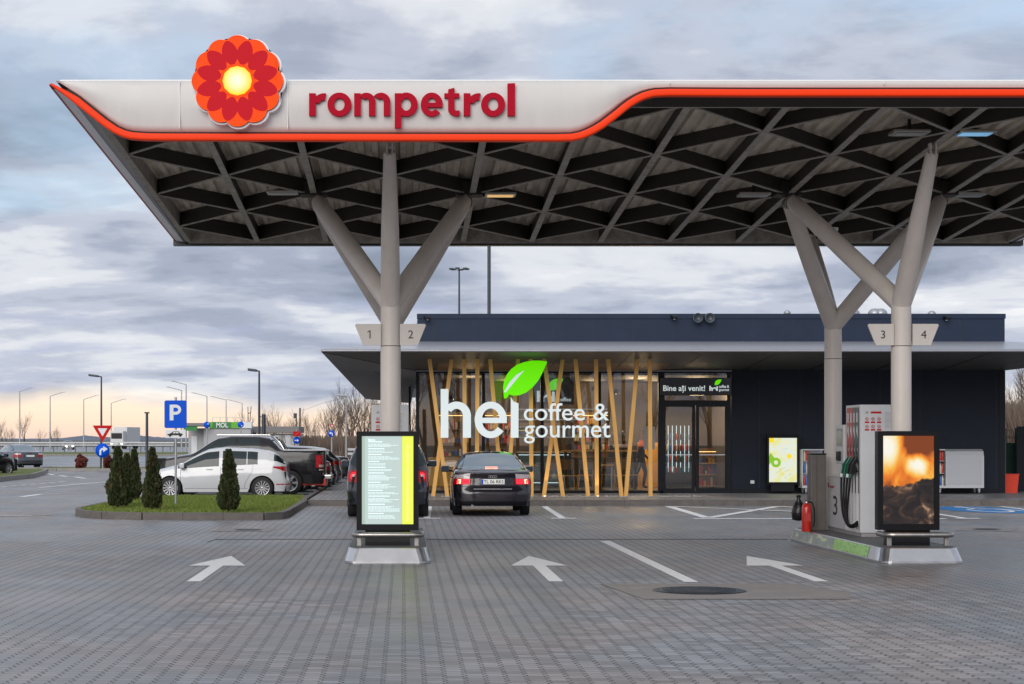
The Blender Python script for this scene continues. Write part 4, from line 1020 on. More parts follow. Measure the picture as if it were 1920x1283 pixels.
# solid walls: right of the door, rear, right side, hidden left body
xd1 = at(1371, 0, YW)[0]; xg0 = at(783, 0, YW)[0]; xg1 = at(1236, 0, YW)[0]
mb = MB(); mb.box(xd1, XB, YW, YW+.25, PLZ, ZS+.05); mb.box(XB-.25, XB, YW+.25, 103, PLZ, ZS+.05); mb.box(XA+.9, XB, 102.75, 103, PLZ, ZS+.05); mb.box(XA+.9, XA+1.1, 62, 102.75, PLZ, ZS+.05); mb.build('wall', 'facade', shop)
for u in (1424, 1500, 1650, 1725, 1868):
    x = at(u, 600, YW)[0]; MB().box(x-.006, x+.006, YW-.004, YW+.01, PLZ, ZS).build('wall_joint', 'interior_dark', shop)
MB().box(XB-.16, XB+.012, YW-.012, YW+.3, PLZ, ZS-.005).build('corner_trim', 'frame_dark', shop)
MB().box(xd1, XB-.17, YW-.03, YW, PLZ, PLZ+.14).build('plinth', 'frame_dark', shop)
# glazing
ztg = at(0, 700, YW)[1]; zbg = at(0, 920, YW)[1]
fr = MB(); fr.box(xg0-.05, xd1, YW-.05, YW+.1, ztg, ztg+.10); fr.box(xg0-.05, xg1+.1, YW-.05, YW+.1, PLZ, zbg)
mul = [at(770+q/4, 0, YW)[0] for q in (52, 545, 985, 1415, 1868)]
for x in mul: fr.box(x-.045, x+.045, YW-.06, YW+.08, zbg, ztg)
fr.build('glazing_frame', 'frame_dark', shop)
MB().box(xg0-.05, xd1, YW-.062, YW-.052, ztg+.05, ztg+.075).build('sill', 'roof_metal', shop)
for a, b in zip(mul[:-1], mul[1:]): MB().add([(a+.045, YW, zbg), (b-.045, YW, zbg), (b-.045, YW, ztg), (a+.045, YW, ztg)], [(0, 1, 2, 3)]).build('window', 'shop_glass', shop)
# corner return glass
MB().box(xg0-.05, xg0+.04, YW+.1, YW+.2, PLZ, ZS).build('corner_post', 'frame_dark', shop)
MB().add([(xg0, YW+.2, zbg), (xg0, 62, zbg), (xg0, 62, ztg), (xg0, YW+.2, ztg)], [(0, 1, 2, 3)]).build('window', 'shop_glass', shop)
MB().box(xg0-.04, xg0+.04, YW+.2, 62, PLZ, zbg).build('glazing_frame', 'frame_dark', shop)
# wood lined soffit strip above the glazing
z = at(0, 690, YW-1.0)[1]
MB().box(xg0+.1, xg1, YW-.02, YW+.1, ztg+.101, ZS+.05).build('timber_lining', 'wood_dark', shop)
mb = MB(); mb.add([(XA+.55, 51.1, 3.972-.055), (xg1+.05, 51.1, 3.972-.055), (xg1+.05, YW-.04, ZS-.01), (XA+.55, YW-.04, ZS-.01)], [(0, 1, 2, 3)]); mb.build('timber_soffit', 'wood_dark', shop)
# door
dx0, dx1 = at(1238, 0, YW)[0], at(1370, 0, YW)[0]
def zz(v): return at(0, v, YW)[1]
door = empty('door', (0, 0, 0)); door.parent = shop
fr = MB(); fr.box(dx0, dx0+.12, YW-.05, YW+.08, PLZ, ztg); fr.box(dx1-.12, dx1, YW-.05, YW+.08, PLZ, ztg); fr.box(dx0+.12, dx1-.12, YW-.05, YW+.08, zz(760), zz(751)); fr.box(dx0+.12, dx1-.12, YW-.05, YW+.08, PLZ, PLZ+.05)
fr.build('door_frame', 'frame_dark', door)
cxm = at(1303.5, 0, YW)[0]
for (u0, u1, hs) in ((1248, 1297, 1), (1310.5, 1359, -1)):
    a, b = at(u0, 0, YW)[0], at(u1, 0, YW)[0]; g = MB(); z0, z1 = zz(915.5), zz(763)
    xo = cxm-.015 if hs > 0 else b+.1; xi = a-.1 if hs > 0 else cxm+.015
    g.box(xi, a, YW-.03, YW+.03, z0-.12, z1+.08); g.box(b, xo, YW-.03, YW+.03, z0-.12, z1+.08); g.box(a, b, YW-.03, YW+.03, z0-.12, z0); g.box(a, b, YW-.03, YW+.03, z1, z1+.08)
    lf = g.build('door_leaf', 'frame_dark', door); MB().add([(a, YW, z0), (b, YW, z0), (b, YW, z1), (a, YW, z1)], [(0, 1, 2, 3)]).build('door_glass', 'shop_glass', lf)
    MB().box(a, b, YW-.05, YW-.035, zz(853)-.012, zz(853)+.012).build('push_bar', 'steel', lf)
    hx = b+.05 if hs > 0 else a-.05
    mh = MB(); mh.tube([(hx, YW-.08, zz(856)), (hx, YW-.08, zz(843))], .015, 8); mh.build('handle', 'black_gloss', lf)
    for q in (-1, 1): MB().box((xi if hs > 0 else xo)-.02, (xi if hs > 0 else xo)+.02, YW-.06, YW-.03, zz(843+q*55)-.06, zz(843+q*55)+.06).build('hinge', 'black_plastic', lf)
MB().add([(dx0+.12, YW, zz(750.5)), (dx1-.12, YW, zz(750.5)), (dx1-.12, YW, ztg), (dx0+.12, YW, ztg)], [(0, 1, 2, 3)]).build('transom_glass', 'shop_glass', door)
rebase(shop)
# welcome sign over the door
sx0, sz1 = at(1237.5, 708.5, YW-.15); sx1, sz0 = at(1371, 741.5, YW-.15)
ws = empty('welcome_sign', ((sx0+sx1)/2, YW-.15, sz0)); tag(ws, 'black sign over the shop door reading Bine ati venit with small green leaf', 'sign')
hw = (sx1-sx0)/2; hh = sz1-sz0
MB().box(-hw, hw, -.04, .09, 0, hh, .01).build('panel', 'black_gloss', ws)
def wx(u): return at(u, 0, YW-.19)[0]-ws.location.x
def wz(v): return at(0, v, YW-.19)[1]-sz0
text_mb('Bine ați venit!', width=wx(1322)-wx(1243.5), height=(wz(721)-wz(735)), loc=(wx(1243.5), -.044, wz(733)), bold=.015, ext=.002).build('lettering', 'letter_white', ws)
text_mb('hei', width=wx(1346)-wx(1330), height=(wz(723)-wz(732.5)), loc=(wx(1330), -.044, wz(732.5)), bold=.05, ext=.002).build('lettering', 'letter_white', ws)
text_mb('coffee &', width=wx(1367)-wx(1348), height=.085, loc=(wx(1348), -.044, wz(727.3)), bold=.02, ext=.002).build('lettering', 'letter_white', ws)
text_mb('gourmet', width=wx(1367)-wx(1348), height=.085, loc=(wx(1348), -.044, wz(733.2)), bold=.02, ext=.002).build('lettering', 'letter_white', ws)
def leaf_poly(cx, cz, s_):
    """leaf outline measured from the sign, base at lower left, tip upper right"""
    p = [(0, 0), (-10, 30), (-22, 62), (-14, 110), (8, 160), (40, 200), (84, 232), (140, 252), (200, 262), (255, 262), (310, 254), (302, 236), (285, 205), (268, 160), (240, 110), (200, 62), (150, 22), (98, 2), (55, 0), (24, 10), (16, -4), (4, -20), (-14, -22)]
    return [(cx+x*s_, cz+z*s_) for x, z in p]
MB().prism(leaf_poly(wx(1341), wz(722), (wx(1353)-wx(1341))/310), -.046, -.041, 'xz').build('leaf', 'leaf_green', ws)
# ---- big lit sign  hei coffee & gourmet
YS = 50.9
def sx(q): return at(770+q/4, 0, YS)[0]
def sz(q): return at(0, 650+q/4, YS)[1]
U = YS/F/4
bx, bz = sx(225), sz(684)
hs = empty('illuminated_sign', (bx+2.2, YS, bz)); tag(hs, 'large lit white hei coffee and gourmet letters with a green leaf on the timber posts', 'sign')
def place(g, name='letter', m='letter_white'):
    g.mb.xf(lambda v: (bx+v[0]*U-hs.location.x, v[1]*UN*.35-.0, v[2]*U)); return g.mb.build(name, m, hs)
g = Gly(); g.rect(0, 58, 0, 366); g.rect(167, 227, 0, 175); g.ring(120, 165, 107, 106, 47, 52, 0, 148); place(g)
g = Gly(); g.ring(376, 134, 121, 137, 66, 86, 0, 322); g.rect(300, 496, 110, 150); place(g)
g = Gly(); g.poly([(526, 0), (584, 0), (584, 258), (546, 272), (526, 306)]); place(g)
for body, x0, x1, zb_, hgt in (('coffee &', 848, 1485, 553, 131), ('gourmet', 850, 1497, 681, 152)):
    t = text_mb(body, width=(x1-x0)*U, height=None, loc=(sx(x0)-hs.location.x, -.03, sz(zb_)-bz), bold=.003, ext=0.0)
    zs = [v[2] for v in t.v]; k = (hgt*U)/(max(zs)-min(zs)); b0 = sz(zb_)-bz
    t.xf(lambda v: (v[0], v[1], b0+(v[2]-b0)*k))
    o = t.build('lettering', 'letter_white', hs); md = o.modifiers.new('t', 'SOLIDIFY'); md.thickness = .04; md.offset = 0
MB().prism(leaf_poly(sx(714)-hs.location.x, sz(368)-bz, U), -.06, .0, 'xz').build('leaf', 'leaf_green', hs)
MB().prism([(sx(700)-hs.location.x, sz(340)-bz), (sx(712)-hs.location.x, sz(346)-bz), (sx(780)-hs.location.x, sz(262)-bz), (sx(852)-hs.location.x, sz(178)-bz), (sx(790)-hs.location.x, sz(215)-bz), (sx(740)-hs.location.x, sz(270)-bz)], -.066, -.0605, 'xz').build('leaf_vein', 'letter_white', hs)
mb = MB()
for q in (470, 548, 603, 680): mb.box(sx(800)-hs.location.x, sx(1480)-hs.location.x, .0, .012, sz(q)-bz-.008, sz(q)-bz+.008)
mb.build('support_wire', 'steel_dull', hs)
# posts
posts = [(140, 275), (308, 168), (402, 406), (500, 497), (595, 685), (806, 722), (900, 906), (1000, 1142), (1140, 998), (1235, 1330), (1390, 1396), (1480, 1580), (1700, 1612), (1792, 1798)]
names = ['leftmost timber post leaning right to cross its neighbour', 'second timber post leaning left across the leftmost one', 'upright timber post behind the letter h', 'upright timber post between the letters h and e', 'timber post leaning right behind the letter e', 'timber post leaning left behind the letter i', 'upright timber post right of the dark saloon behind the word coffee', 'timber post leaning right from the tip of the green leaf', 'timber post leaning left crossing under the word coffee', 'timber post leaning right between the words and the dining chairs', 'upright timber post with bright uplight at its foot', 'timber post leaning right beyond the word gourmet', 'timber post leaning left beside the last upright post', 'rightmost upright timber post next to the shop door']
for k, (a, b) in enumerate(posts):
    Yp = 51.4+(.12 if k in (1, 8) else 0)+(.0 if k % 2 else .04)
    xa = at(770+a/4, 0, Yp)[0]; xb = at(770+b/4, 0, Yp)[0]; zt_ = 3.90
    o = MB().bar((0, 0, 0), (xa-xb, 0, zt_-PLZ), .105, .105, (0, 1, 0)).build('timber_post', 'wood'); o.location = (xb, Yp, PLZ)
    tag(o, names[k], 'post', 'slanted timber posts before the glazing')
    f = MB().box(-.07, .07, -.07, .07, 0, .012).build('base_plate', 'steel_dull', o)
for q, lab in ((998, 'ground uplight shining at the foot of the crossing post'), (1396, 'ground uplight shining at the foot of the upright post')):
    x = at(770+q/4, 0, 51.2)[0]+.02; r = empty('ground_uplight', (x, 51.15, PLZ)); tag(r, lab, 'light', 'small ground uplights at the timber posts')
    MB().lathe([(.06, 0), (.06, .02), (.045, .022)], 16).build('ring', 'steel', r); MB().lathe([(.044, .021), (0, .021)], 16).build('lens', 'spot_warm', r)
    l = bpy.data.lights.new('uplight', 'SPOT'); l.energy = 9; l.color = (1, .72, .35); l.spot_size = R(75); l.shadow_soft_size = .03
    lo = bpy.data.objects.new('uplight', l); COL.objects.link(lo); lo.location = (x, 51.12, PLZ+.04); lo.rotation_euler = (R(180-8), 0, 0); lo.parent = r; lo.location = (0, -.03, .04)
# row of pale pebbles
rn = random.Random(2); mb = MB()
for k in range(700):
    x = rn.uniform(1.0, 8.3); y = rn.uniform(50.9, 52.1); s_ = rn.uniform(.012, .03); mb.lathe([(0, s_*.6), (s_*.8, s_*.3), (s_, 0)], 6, (x, y, PLZ), 'z', True)
mat('pebble', (.4, .4, .42), .6, var=.4, vs=4); o = mb.build('pebbles', 'pebble', recalc=False); tag(o, 'pale pebbles scattered along the foot of the timber posts', 'pebbles', kind='stuff')
# wall fittings
def camera_box(u, v, lab, big=False):
    x, z_ = at(u, v, YW-.2); r = empty('security_camera', (x, YW-.02, z_)); tag(r, lab, 'camera', 'cameras on the parapet')
    mb = MB(); mb.box(-.07, .05, -.3, .0, -.04, .04, .01); mb.xf(lambda p: (p[0]-.15*p[1]*1.0, p[1], p[2]+.15*p[1])); mb.build('body', 'black_plastic' if not big else 'lamp_grey', r)
    MB().box(.02, .06, -.06, .02, -.09, -.0).build('bracket', 'sign_white', r)
camera_box(799, 594, 'small security camera at the left end of the shop parapet'); camera_box(1263, 593, 'small security camera on the parapet left of the twin spotlights'); camera_box(1775, 595, 'small security camera on the parapet near the right end of the shop')
for u, lab in ((1309.5, 'left one of the twin round spotlights on the parapet'), (1329, 'right one of the twin round spotlights on the parapet')):
    x, z_ = at(u, 595, YW-.2); r = empty('spotlight', (x, YW-.03, z_)); tag(r, lab, 'spotlight', 'twin spotlights on the parapet')
    mb = MB(); mb.lathe([(0, .0), (.09, .02), (.13, -.05), (.145, -.26), (.12, -.26), (.1, -.2), (0, -.19)], 20, (0, 0, 0), 'y'); mb.xf(lambda p: (p[0]+.1*p[1]*(1 if u < 1320 else -1), p[1], p[2]+.1*p[1])); mb.build('housing', 'lamp_grey', r)
    MB().box(-.02, .02, -.03, .03, -.13, .0).build('bracket', 'lamp_grey', r)
def dish(u, v, lab, s_):
    x, z_ = at(u, v, 66); r = empty('roof_vent', (x, 66, ZP-.5)); tag(r, lab, 'roof vent', 'roof vents behind the parapet')
    h = z_-(ZP-.5); MB().tube([(0, 0, -.6), (0, 0, h-.1)], .04*s_, 10).build('pipe', 'galv', r)
    MB().lathe([(0, h+.16*s_), (.12*s_, h+.14*s_), (.22*s_, h+.05*s_), (.25*s_, h-.06*s_), (.2*s_, h-.10*s_)], 16).build('cowl', 'galv', r)
dish(1476, 586, 'small pale roof vent left of the right column tree', .5); dish(1597, 588, 'round roof vent beside the rear right column', 1.2); dish(1640, 587, 'wide roof vent left of the tall front right column', 1.0); dish(1651, 587, 'wide roof vent touching the tall front right column', 1.0); dish(1747, 588, 'small round roof vent right of the front right column', .6)
# wall screen, trolleys
xa, zt = at(1438, 814, YW-.45); xb, zb = at(1498, 912, YW-.45)
r, hw, z0, z1 = totem(xa, xb, zb+.05, zt, YW-.45, 'upright yellow and green advertising screen against the dark shop wall', 'x', .14)
r.location.z = PLZ+.0
for ch in r.children: ch.location.z += .21-PLZ
def ad_mat(w_, h_, z0):
    m = bpy.data.materials.new('drink_picture'); m.use_nodes = True; nt = m.node_tree; N = nt.nodes; L = nt.links; p = N['Principled BSDF']; p.inputs['Base Color'].default_value = (.02, .02, .02, 1)
    tc = N.new('ShaderNodeTexCoord'); n = N.new('ShaderNodeTexNoise'); n.inputs['Scale'].default_value = 2.6; n.inputs['Detail'].default_value = 3; n.inputs['Distortion'].default_value = 1; L.new(tc.outputs['Object'], n.inputs['Vector'])
    r = N.new('ShaderNodeValToRGB'); e = r.color_ramp.elements; e.new(.5); e.new(.66); e[0].position = .3; e[0].color = (.80, .78, .25, 1); e[1].position = .42; e[1].color = (.85, .85, .5, 1); e[2].position = .56; e[2].color = (.78, .86, .8, 1); e[3].position = .72; e[3].color = (.95, .8, .4, 1)
    L.new(n.outputs['Fac'], r.inputs[0]); L.new(r.outputs[0], p.inputs['Emission Color']); p.inputs['Emission Strength'].default_value = .66; M['drink_picture'] = m
ad_mat(hw, z1-z0, z0); s_ = MB().box(-hw, hw, 0, .02, z0, z1).build('screen', 'drink_picture', r); zo = s_.location.z
glow('ad_green', (.28, .62, .03), .5); glow('ad_yellow', (.95, .72, .03), .6); glow('ad_dark', (.12, .14, .05), .4); glow('ad_border', (.9, .85, .12), .6)
mb = MB(); mb.ring(-hw*.5, z0+.62, .14, .06, -.003, -.001); mb.prism([(-hw, z0+.55), (-hw*.6, z0+.75), (-hw*.9, z0+.9), (-hw, z0+.8)], -.0025, -.001); mb.build('lime_slice', 'ad_green', r)
MB().prism([(-hw, z1-.13), (-hw+.14, z1-.13), (-hw+.14, z1), (-hw, z1)], -.003, -.001).build('picture_corner', 'ad_yellow', r)
mb = MB(); mb.ring(hw*.45, z1-.52, .07, .0001, -.003, -.001, 0, 360, 20); mb.build('fruit', 'ad_yellow', r)
mb = MB(); mb.box(-hw*.8, hw*.85, -.0022, -.001, z0+.05, z0+.06); mb.box(-hw*.8, hw*.85, -.0022, -.001, z1-.11, z1-.10); mb.box(hw*.86, hw*.9, -.0022, -.001, z0+.05, z1-.1); mb.build('picture_border', 'ad_border', r)
mb = MB()
for k, (a, b, c) in enumerate(((-.1, .42, .18), (.05, .36, .12), (-.2, .32, .1), (.15, .25, .08), (.0, .98, .12), (.05, .17, .05))): mb.bar((a, -.002, z0+b), (a+c, -.002, z0+b+.05), .004, .014, (0, 1, 0))
mb.build('picture_marks', 'ad_dark', r)
def trolley(x0, x1, Y, lab, shut, stock_left):
    r = empty('display_trolley', ((x0+x1)/2, Y, PLZ)); tag(r, lab, 'display trolley', 'silver display trolleys along the shop wall')
    hw = (x1-x0)/2; zb, zt = .17, 1.27; b = MB()
    p = [(-.30, zb), (.30, zb), (.30, zt), (-.12, zt), (-.24, zt-.06), (-.30, zt-.20)]
    if shut: b.prism([(y, z) for y, z in p], -hw+.27, hw, 'yz'); b.build('shutter_body', 'shutter', r); mbs = MB(); [mbs.box(-hw+.3, hw-.05, -.315, -.300, zb+.1+.031*k, zb+.1+.031*k+.022, .003) for k in range(27)]; mbs.build('shutter', 'shutter', r)
    e = MB(); e.box(-hw-.0, -hw+.02, -.30, .30, zb, zt); e.box(-hw+.02, hw, .27, .3, zb, zt); e.box(-hw+.02, hw if not shut else -hw+.27, -.30, .27, zb, zb+.06); e.box(-hw+.02, hw if not shut else -hw+.27, -.25, .27, zt-.03, zt); 
    e.build('frame', 'shutter', r)
    w_ = MB(); [w_.lathe([(0, -.02), (.055, -.02), (.06, -.01), (.06, .01), (.055, .02), (0, .02)], 14, (x, y, .062), 'x') for x in (-hw+.12, hw-.12) for y in (-.22, .22)]; [w_.box(x-.03, x+.03, y-.03, y+.03, .09, zb) for x in (-hw+.12, hw-.12) for y in (-.22, .22)]
    w_.build('castor', 'galv', r)
    rn = random.Random(4); xs = -hw+.04; wd = .2
    for j in range(3):
        z_ = zb+.07+j*.35
        MB().box(xs, xs+wd, -.27, .25, z_-.012, z_).build('shelf', 'shutter', r)
        for k in range(3): MB().lathe([(0, 0), (.035, 0), (.038, .01), (.038, .2), (.015, .25), (.015, .28), (0, .28)], 10, (xs+.04+.065*k, -.22+.02*k, z_)).build('bottle', ('goods_red', 'goods_blue', 'goods_cream', 'goods_red')[(j+k) % 4], r)
    return r
x0 = at(1500, 0, 54.0)[0]; x1 = at(1546, 0, 54.0)[0]
trolley(x0, x1, 54.0, 'silver display trolley with small goods behind the grey brown bin', False, True)
x0 = at(1750, 0, 54.0)[0]; x1 = at(1839, 0, 54.0)[0]
trolley(x0, x1, 54.0, 'silver trolley with closed roller shutter right of the flame screen', True, True)
o = MB().box(-.06, .06, -.08, 0, -.05, .05, .02).build('wall_lamp', 'sign_white'); o.location = (at(1410, 0, YW)[0], YW-.003, at(0, 904, YW)[1]); tag(o, 'tiny white fitting low on the dark shop wall', 'wall lamp')
o = MB().box(-.1, .1, -.05, .0, -.03, .03, .01).build('door_sensor', 'sign_white'); o.location = (at(1303, 0, YW)[0], YW-.065, ztg+.17); tag(o, 'white door sensor above the welcome sign', 'sensor')
# ---- interior
fl_ = MB().box(xg0, 17.0, YW+.12, 62, PLZ-.002, PLZ+.03).build('shop_floor', 'interior_floor'); struct(fl_)
it = MB(); it.box(xg0+.1, 17, 61.6, 61.8, PLZ+.03, 3.6); it.box(9.6, 9.7, YW+.3, 61.6, PLZ+.03, 3.55)
struct(it.build('interior_wall', 'interior_wall')); struct(MB().box(xg0, 17, YW+.12, 61.9, 3.55, 3.62).build('ceiling', 'interior_dark'))
def I(u, v, Y): return at(u, v, Y)
def ibox(name, u0, v0, u1, v1, Y, d, m, lab, cat, grp=None):
    x0, z1 = I(u0, v0, Y); x1, z0 = I(u1, v1, Y); z0 = max(z0, PLZ+.031)
    o = MB().box(0, x1-x0, 0, d, 0, z1-z0, .01).build(name, m); o.location = (x0, Y, z0); tag(o, lab, cat, grp); return o
ibox('amber_panel', 1196, 830, 1235, 918, 59.8, .1, 'amber_wall', 'amber wall panel under an added lamp inside the shop beside the door', 'wall panel')
b = ibox('low_counter', 803, 858, 862, 912, 56.4, .6, 'wood', 'pale low counter behind the leftmost timber posts', 'counter')
b = ibox('service_counter', 972, 850, 1070, 912, 58.5, .8, 'teal', 'dark teal service counter with a bright strip inside the shop', 'counter')
q = MB().box(-.02, b.dimensions.x if False else 1.62, -.05, .8, 1.03, 1.07).build('worktop', 'goods_cream', b); MB().box(0, 1.55, -.03, -.02, .96, .98).build('light_strip', 'led_white', b); MB().box(.1, 1.4, -.03, -.02, .10, .12).build('light_strip', 'led_white', b)
def chair(X, Y, rz, lab):
    r = empty('dining_chair', (X, Y, PLZ+.03), rz); tag(r, lab, 'chair', 'wooden chairs inside the shop')
    MB().box(-.22, .22, -.22, .22, .43, .46, .01).build('seat', 'wood', r); MB().box(-.22, .22, .2, .225, .62, .92, .01).build('backrest', 'wood_dark', r)
    for sx_ in (-1, 1):
        for sy_ in (-1, 1): MB().tube([(sx_*.25, sy_*.25, 0), (sx_*.19, sy_*.19, .43)], .015, 6).build('leg', 'wood', r)
        MB().tube([(sx_*.2, .2, .43), (sx_*.2, .215, .7)], .013, 6).build('back_frame', 'wood', r)
    return r
for u, rz, Y, lab in ((1035, 180, 56.2, 'chair left of the crossing timber posts'), (1067, 10, 56.0, 'chair under the long counter just right of the crossing posts'), (1098, 180, 56.6, 'chair behind the post leaning right under the word gourmet'), (1166, 170, 56.3, 'chair at the small table left of the v shaped posts'), (1182, 20, 57.0, 'chair behind the v shaped posts'), (1140, 0, 57.6, 'chair behind the upright post with the uplight')):
    chair(at(u, 0, Y)[0], Y, R(rz), 'wooden '+lab)
def table(X, Y, w_, h_, lab, m='wood'):
    r = empty('dining_table', (X, Y, PLZ+.03)); tag(r, lab, 'table'); MB().box(-w_/2, w_/2, -.35, .35, h_-.04, h_, .005).build('table_top', m, r)
    MB().tube([(0, 0, .02), (0, 0, h_-.04)], .03, 10).build('leg', 'steel', r); MB().lathe([(0, .02), (.22, .015), (.22, 0)], 16).build('foot', 'steel', r)
table(at(1147, 0, 56.8)[0], 56.8, .9, .76, 'small square table with steel leg beside the v shaped posts')
table(at(985, 0, 56.2)[0], 56.2, .7, .76, 'small square table behind the right side of the dark saloon')
r = empty('bar_counter', (at(1125, 0, 57.6)[0], 57.6, PLZ+.03)); tag(r, 'long high wooden bar top spanning the middle panes', 'counter'); MB().box(-1.15, 1.15, -.3, .3, 1.14, 1.19, .006).build('table_top', 'wood', r)
for x in (-1.05, 0, 1.05): MB().box(x-.03, x+.03, -.2, .2, 0, 1.14).build('leg', 'black_plastic', r)
r = empty('coffee_machine', (at(1163, 0, 59)[0], 59, 1.35)); tag(r, 'black coffee machine with grinder hoppers behind the bar top', 'coffee machine')
MB().box(-.35, .35, -.2, .25, -.2, .3, .03).build('body', 'black_gloss', r); MB().box(-.25, .25, -.21, -.2, .1, .2).build('panel', 'steel', r)
for x in (-.2, .05): MB().lathe([(.02, .3), (.09, .45), (.10, .62), (0, .63)], 14, (x, 0, 0)).build('hopper', 'glass_blue', r)
r = ibox('back_counter', 1040, 858, 1196, 915, 59.9, .7, 'interior_dark', 'dark back counter below the coffee machine', 'counter')
# back wall shelves with goods, warm strips
def shelf(u0, u1, Y, n, lab, m1, wht=2.2, zb=.1):
    x0, x1 = at(u0, 0, Y)[0], at(u1, 0, Y)[0]; r = empty('shelf_unit', ((x0+x1)/2, Y, PLZ+.03)); tag(r, lab, 'shelf', 'lit shelves inside the shop'); hw = (x1-x0)/2
    MB().box(-hw, hw, .3, .34, 0, wht+.1).build('back_panel', 'wood_dark', r); rn = random.Random(u0)
    gm = {}
    for k in range(n):
        z_ = zb+(wht-zb)*k/n; MB().box(-hw, hw, 0, .3, z_-.03, z_).build('shelf', m1, r)
        x = -hw+.04
        while x < hw-.06:
            w_ = rn.uniform(.05, .11); m = rn.choice(['goods_red', 'goods_blue', 'goods_cream', 'wood', 'goods_red', 'interior_dark']); h_ = rn.uniform(.1, .26)
            gm.setdefault(m, MB()).box(x, x+w_, .04, .2, z_+.001, z_+h_, .008); x += w_+rn.uniform(.005, .03)
    for m, b_ in gm.items(): b_.build('goods', m, r)
    MB().box(-hw, hw, .02, .05, wht-.02, wht).build('light_strip', 'warm_led', r)
shelf(1310, 1362, 58.2, 3, 'low wooden shelf of packaged goods behind the right door leaf', 'wood', 1.15)
shelf(820, 880, 61.2, 5, 'tall lit shelf of goods at the back left of the shop', 'wood_dark', 2.3)
shelf(893, 960, 61.2, 5, 'tall lit shelf of goods at the back behind the letter e', 'wood_dark', 2.3)
shelf(1075, 1140, 61.2, 4, 'lit shelf of bottles on the back wall above the bar', 'wood_dark', 2.3, 1.2)
r = empty('drinks_cooler', (at(1273, 0, 59.5)[0], 59.5, PLZ+.03)); tag(r, 'tall drinks cooler with vertical white light strips behind the left door leaf', 'cooler')
MB().box(-.42, .42, .06, .7, .0, 2.1, .02).build('cabinet', 'interior_dark', r)
for k in range(6): MB().box(-.34+.13*k, -.325+.13*k, .03, .055, .5, 1.95).build('light_strip', 'led_white', r)
rn = random.Random(1)
gm = {}
for z_ in (.45, .8, 1.15, 1.5):
    for k in range(8): gm.setdefault(rn.choice(['goods_red', 'goods_blue', 'goods_cream', 'green_plastic']), MB()).lathe([(0, 0), (.03, 0), (.03, .16), (.01, .22), (0, .22)], 8, (-.36+.1*k, .04, z_))
for m, b_ in gm.items(): b_.build('bottle', m, r)
for k, (u, v, Y) in enumerate(((850, 745, 58), (905, 738, 58.6), (1115, 728, 58), (1155, 735, 58.4))):
    x, z_ = at(u, v, Y); r = empty('pendant_lamp', (x, Y, z_)); tag(r, 'small hanging lamp inside the shop '+('behind the letter h', 'behind the letter e', 'above the ampersand', 'left of the v shaped posts')[k], 'lamp', 'hanging lamps inside the shop')
    MB().tube([(0, 0, 0), (0, 0, 3.55-z_)], .008, 6).build('cord', 'black_plastic', r); MB().lathe([(.02, .1), (.09, .03), (.12, -.06)], 16).build('shade', 'black_plastic', r); MB().lathe([(0, .0), (.035, -.02), (.035, -.05), (0, -.07)], 12).build('bulb', 'bulb_warm', r)
# inner copy of the logo
x, z_ = at(1006.5, 752.5, 57); r = empty('indoor_sign', (x, 57, z_)); tag(r, 'small lit hei sign with green leaf seen through the glass', 'sign')
k_ = 57/F
text_mb('hei', width=34*k_, height=21*k_, loc=(0, 0, 0), bold=.05, ext=.01).build('lettering', 'letter_white', r); text_mb('coffee', width=24*k_, loc=(40*k_, 0, 0), bold=.02, ext=.01).build('lettering', 'letter_white', r)
MB().prism(leaf_poly(23*k_, 20*k_, 27*k_/310), -.02, 0).build('leaf', 'leaf_green', r); MB().box(-.1, 70*k_, .03, .05, -.1, .8).build('panel', 'interior_dark', r)
for u0, u1, v0, v1, lab in ((1207, 1228, 800, 843, 'grey paper notice on the glass right of the last leaning post'),):
    x0, z1 = at(u0, v0, YW-.02); x1, z0 = at(u1, v1, YW-.02); o = MB().box(0, x1-x0, 0, .004, 0, z1-z0).build('paper_notice', 'pump_grey'); o.location = (x0, YW-.02, z0); tag(o, lab, 'notice')
x0, z1 = at(973, 807, 55); x1, z0 = at(1002, 815, 55); o = MB().box(0, x1-x0, 0, .02, 0, z1-z0).build('hanging_strip_sign', 'goods_blue'); o.location = (x0, 55, z0); tag(o, 'narrow blue and yellow strip sign behind the letter i', 'sign'); MB().box(0, x1-x0, -.003, 0, (z1-z0)*.9, z1-z0).build('edge', 'ad_yellow', o)
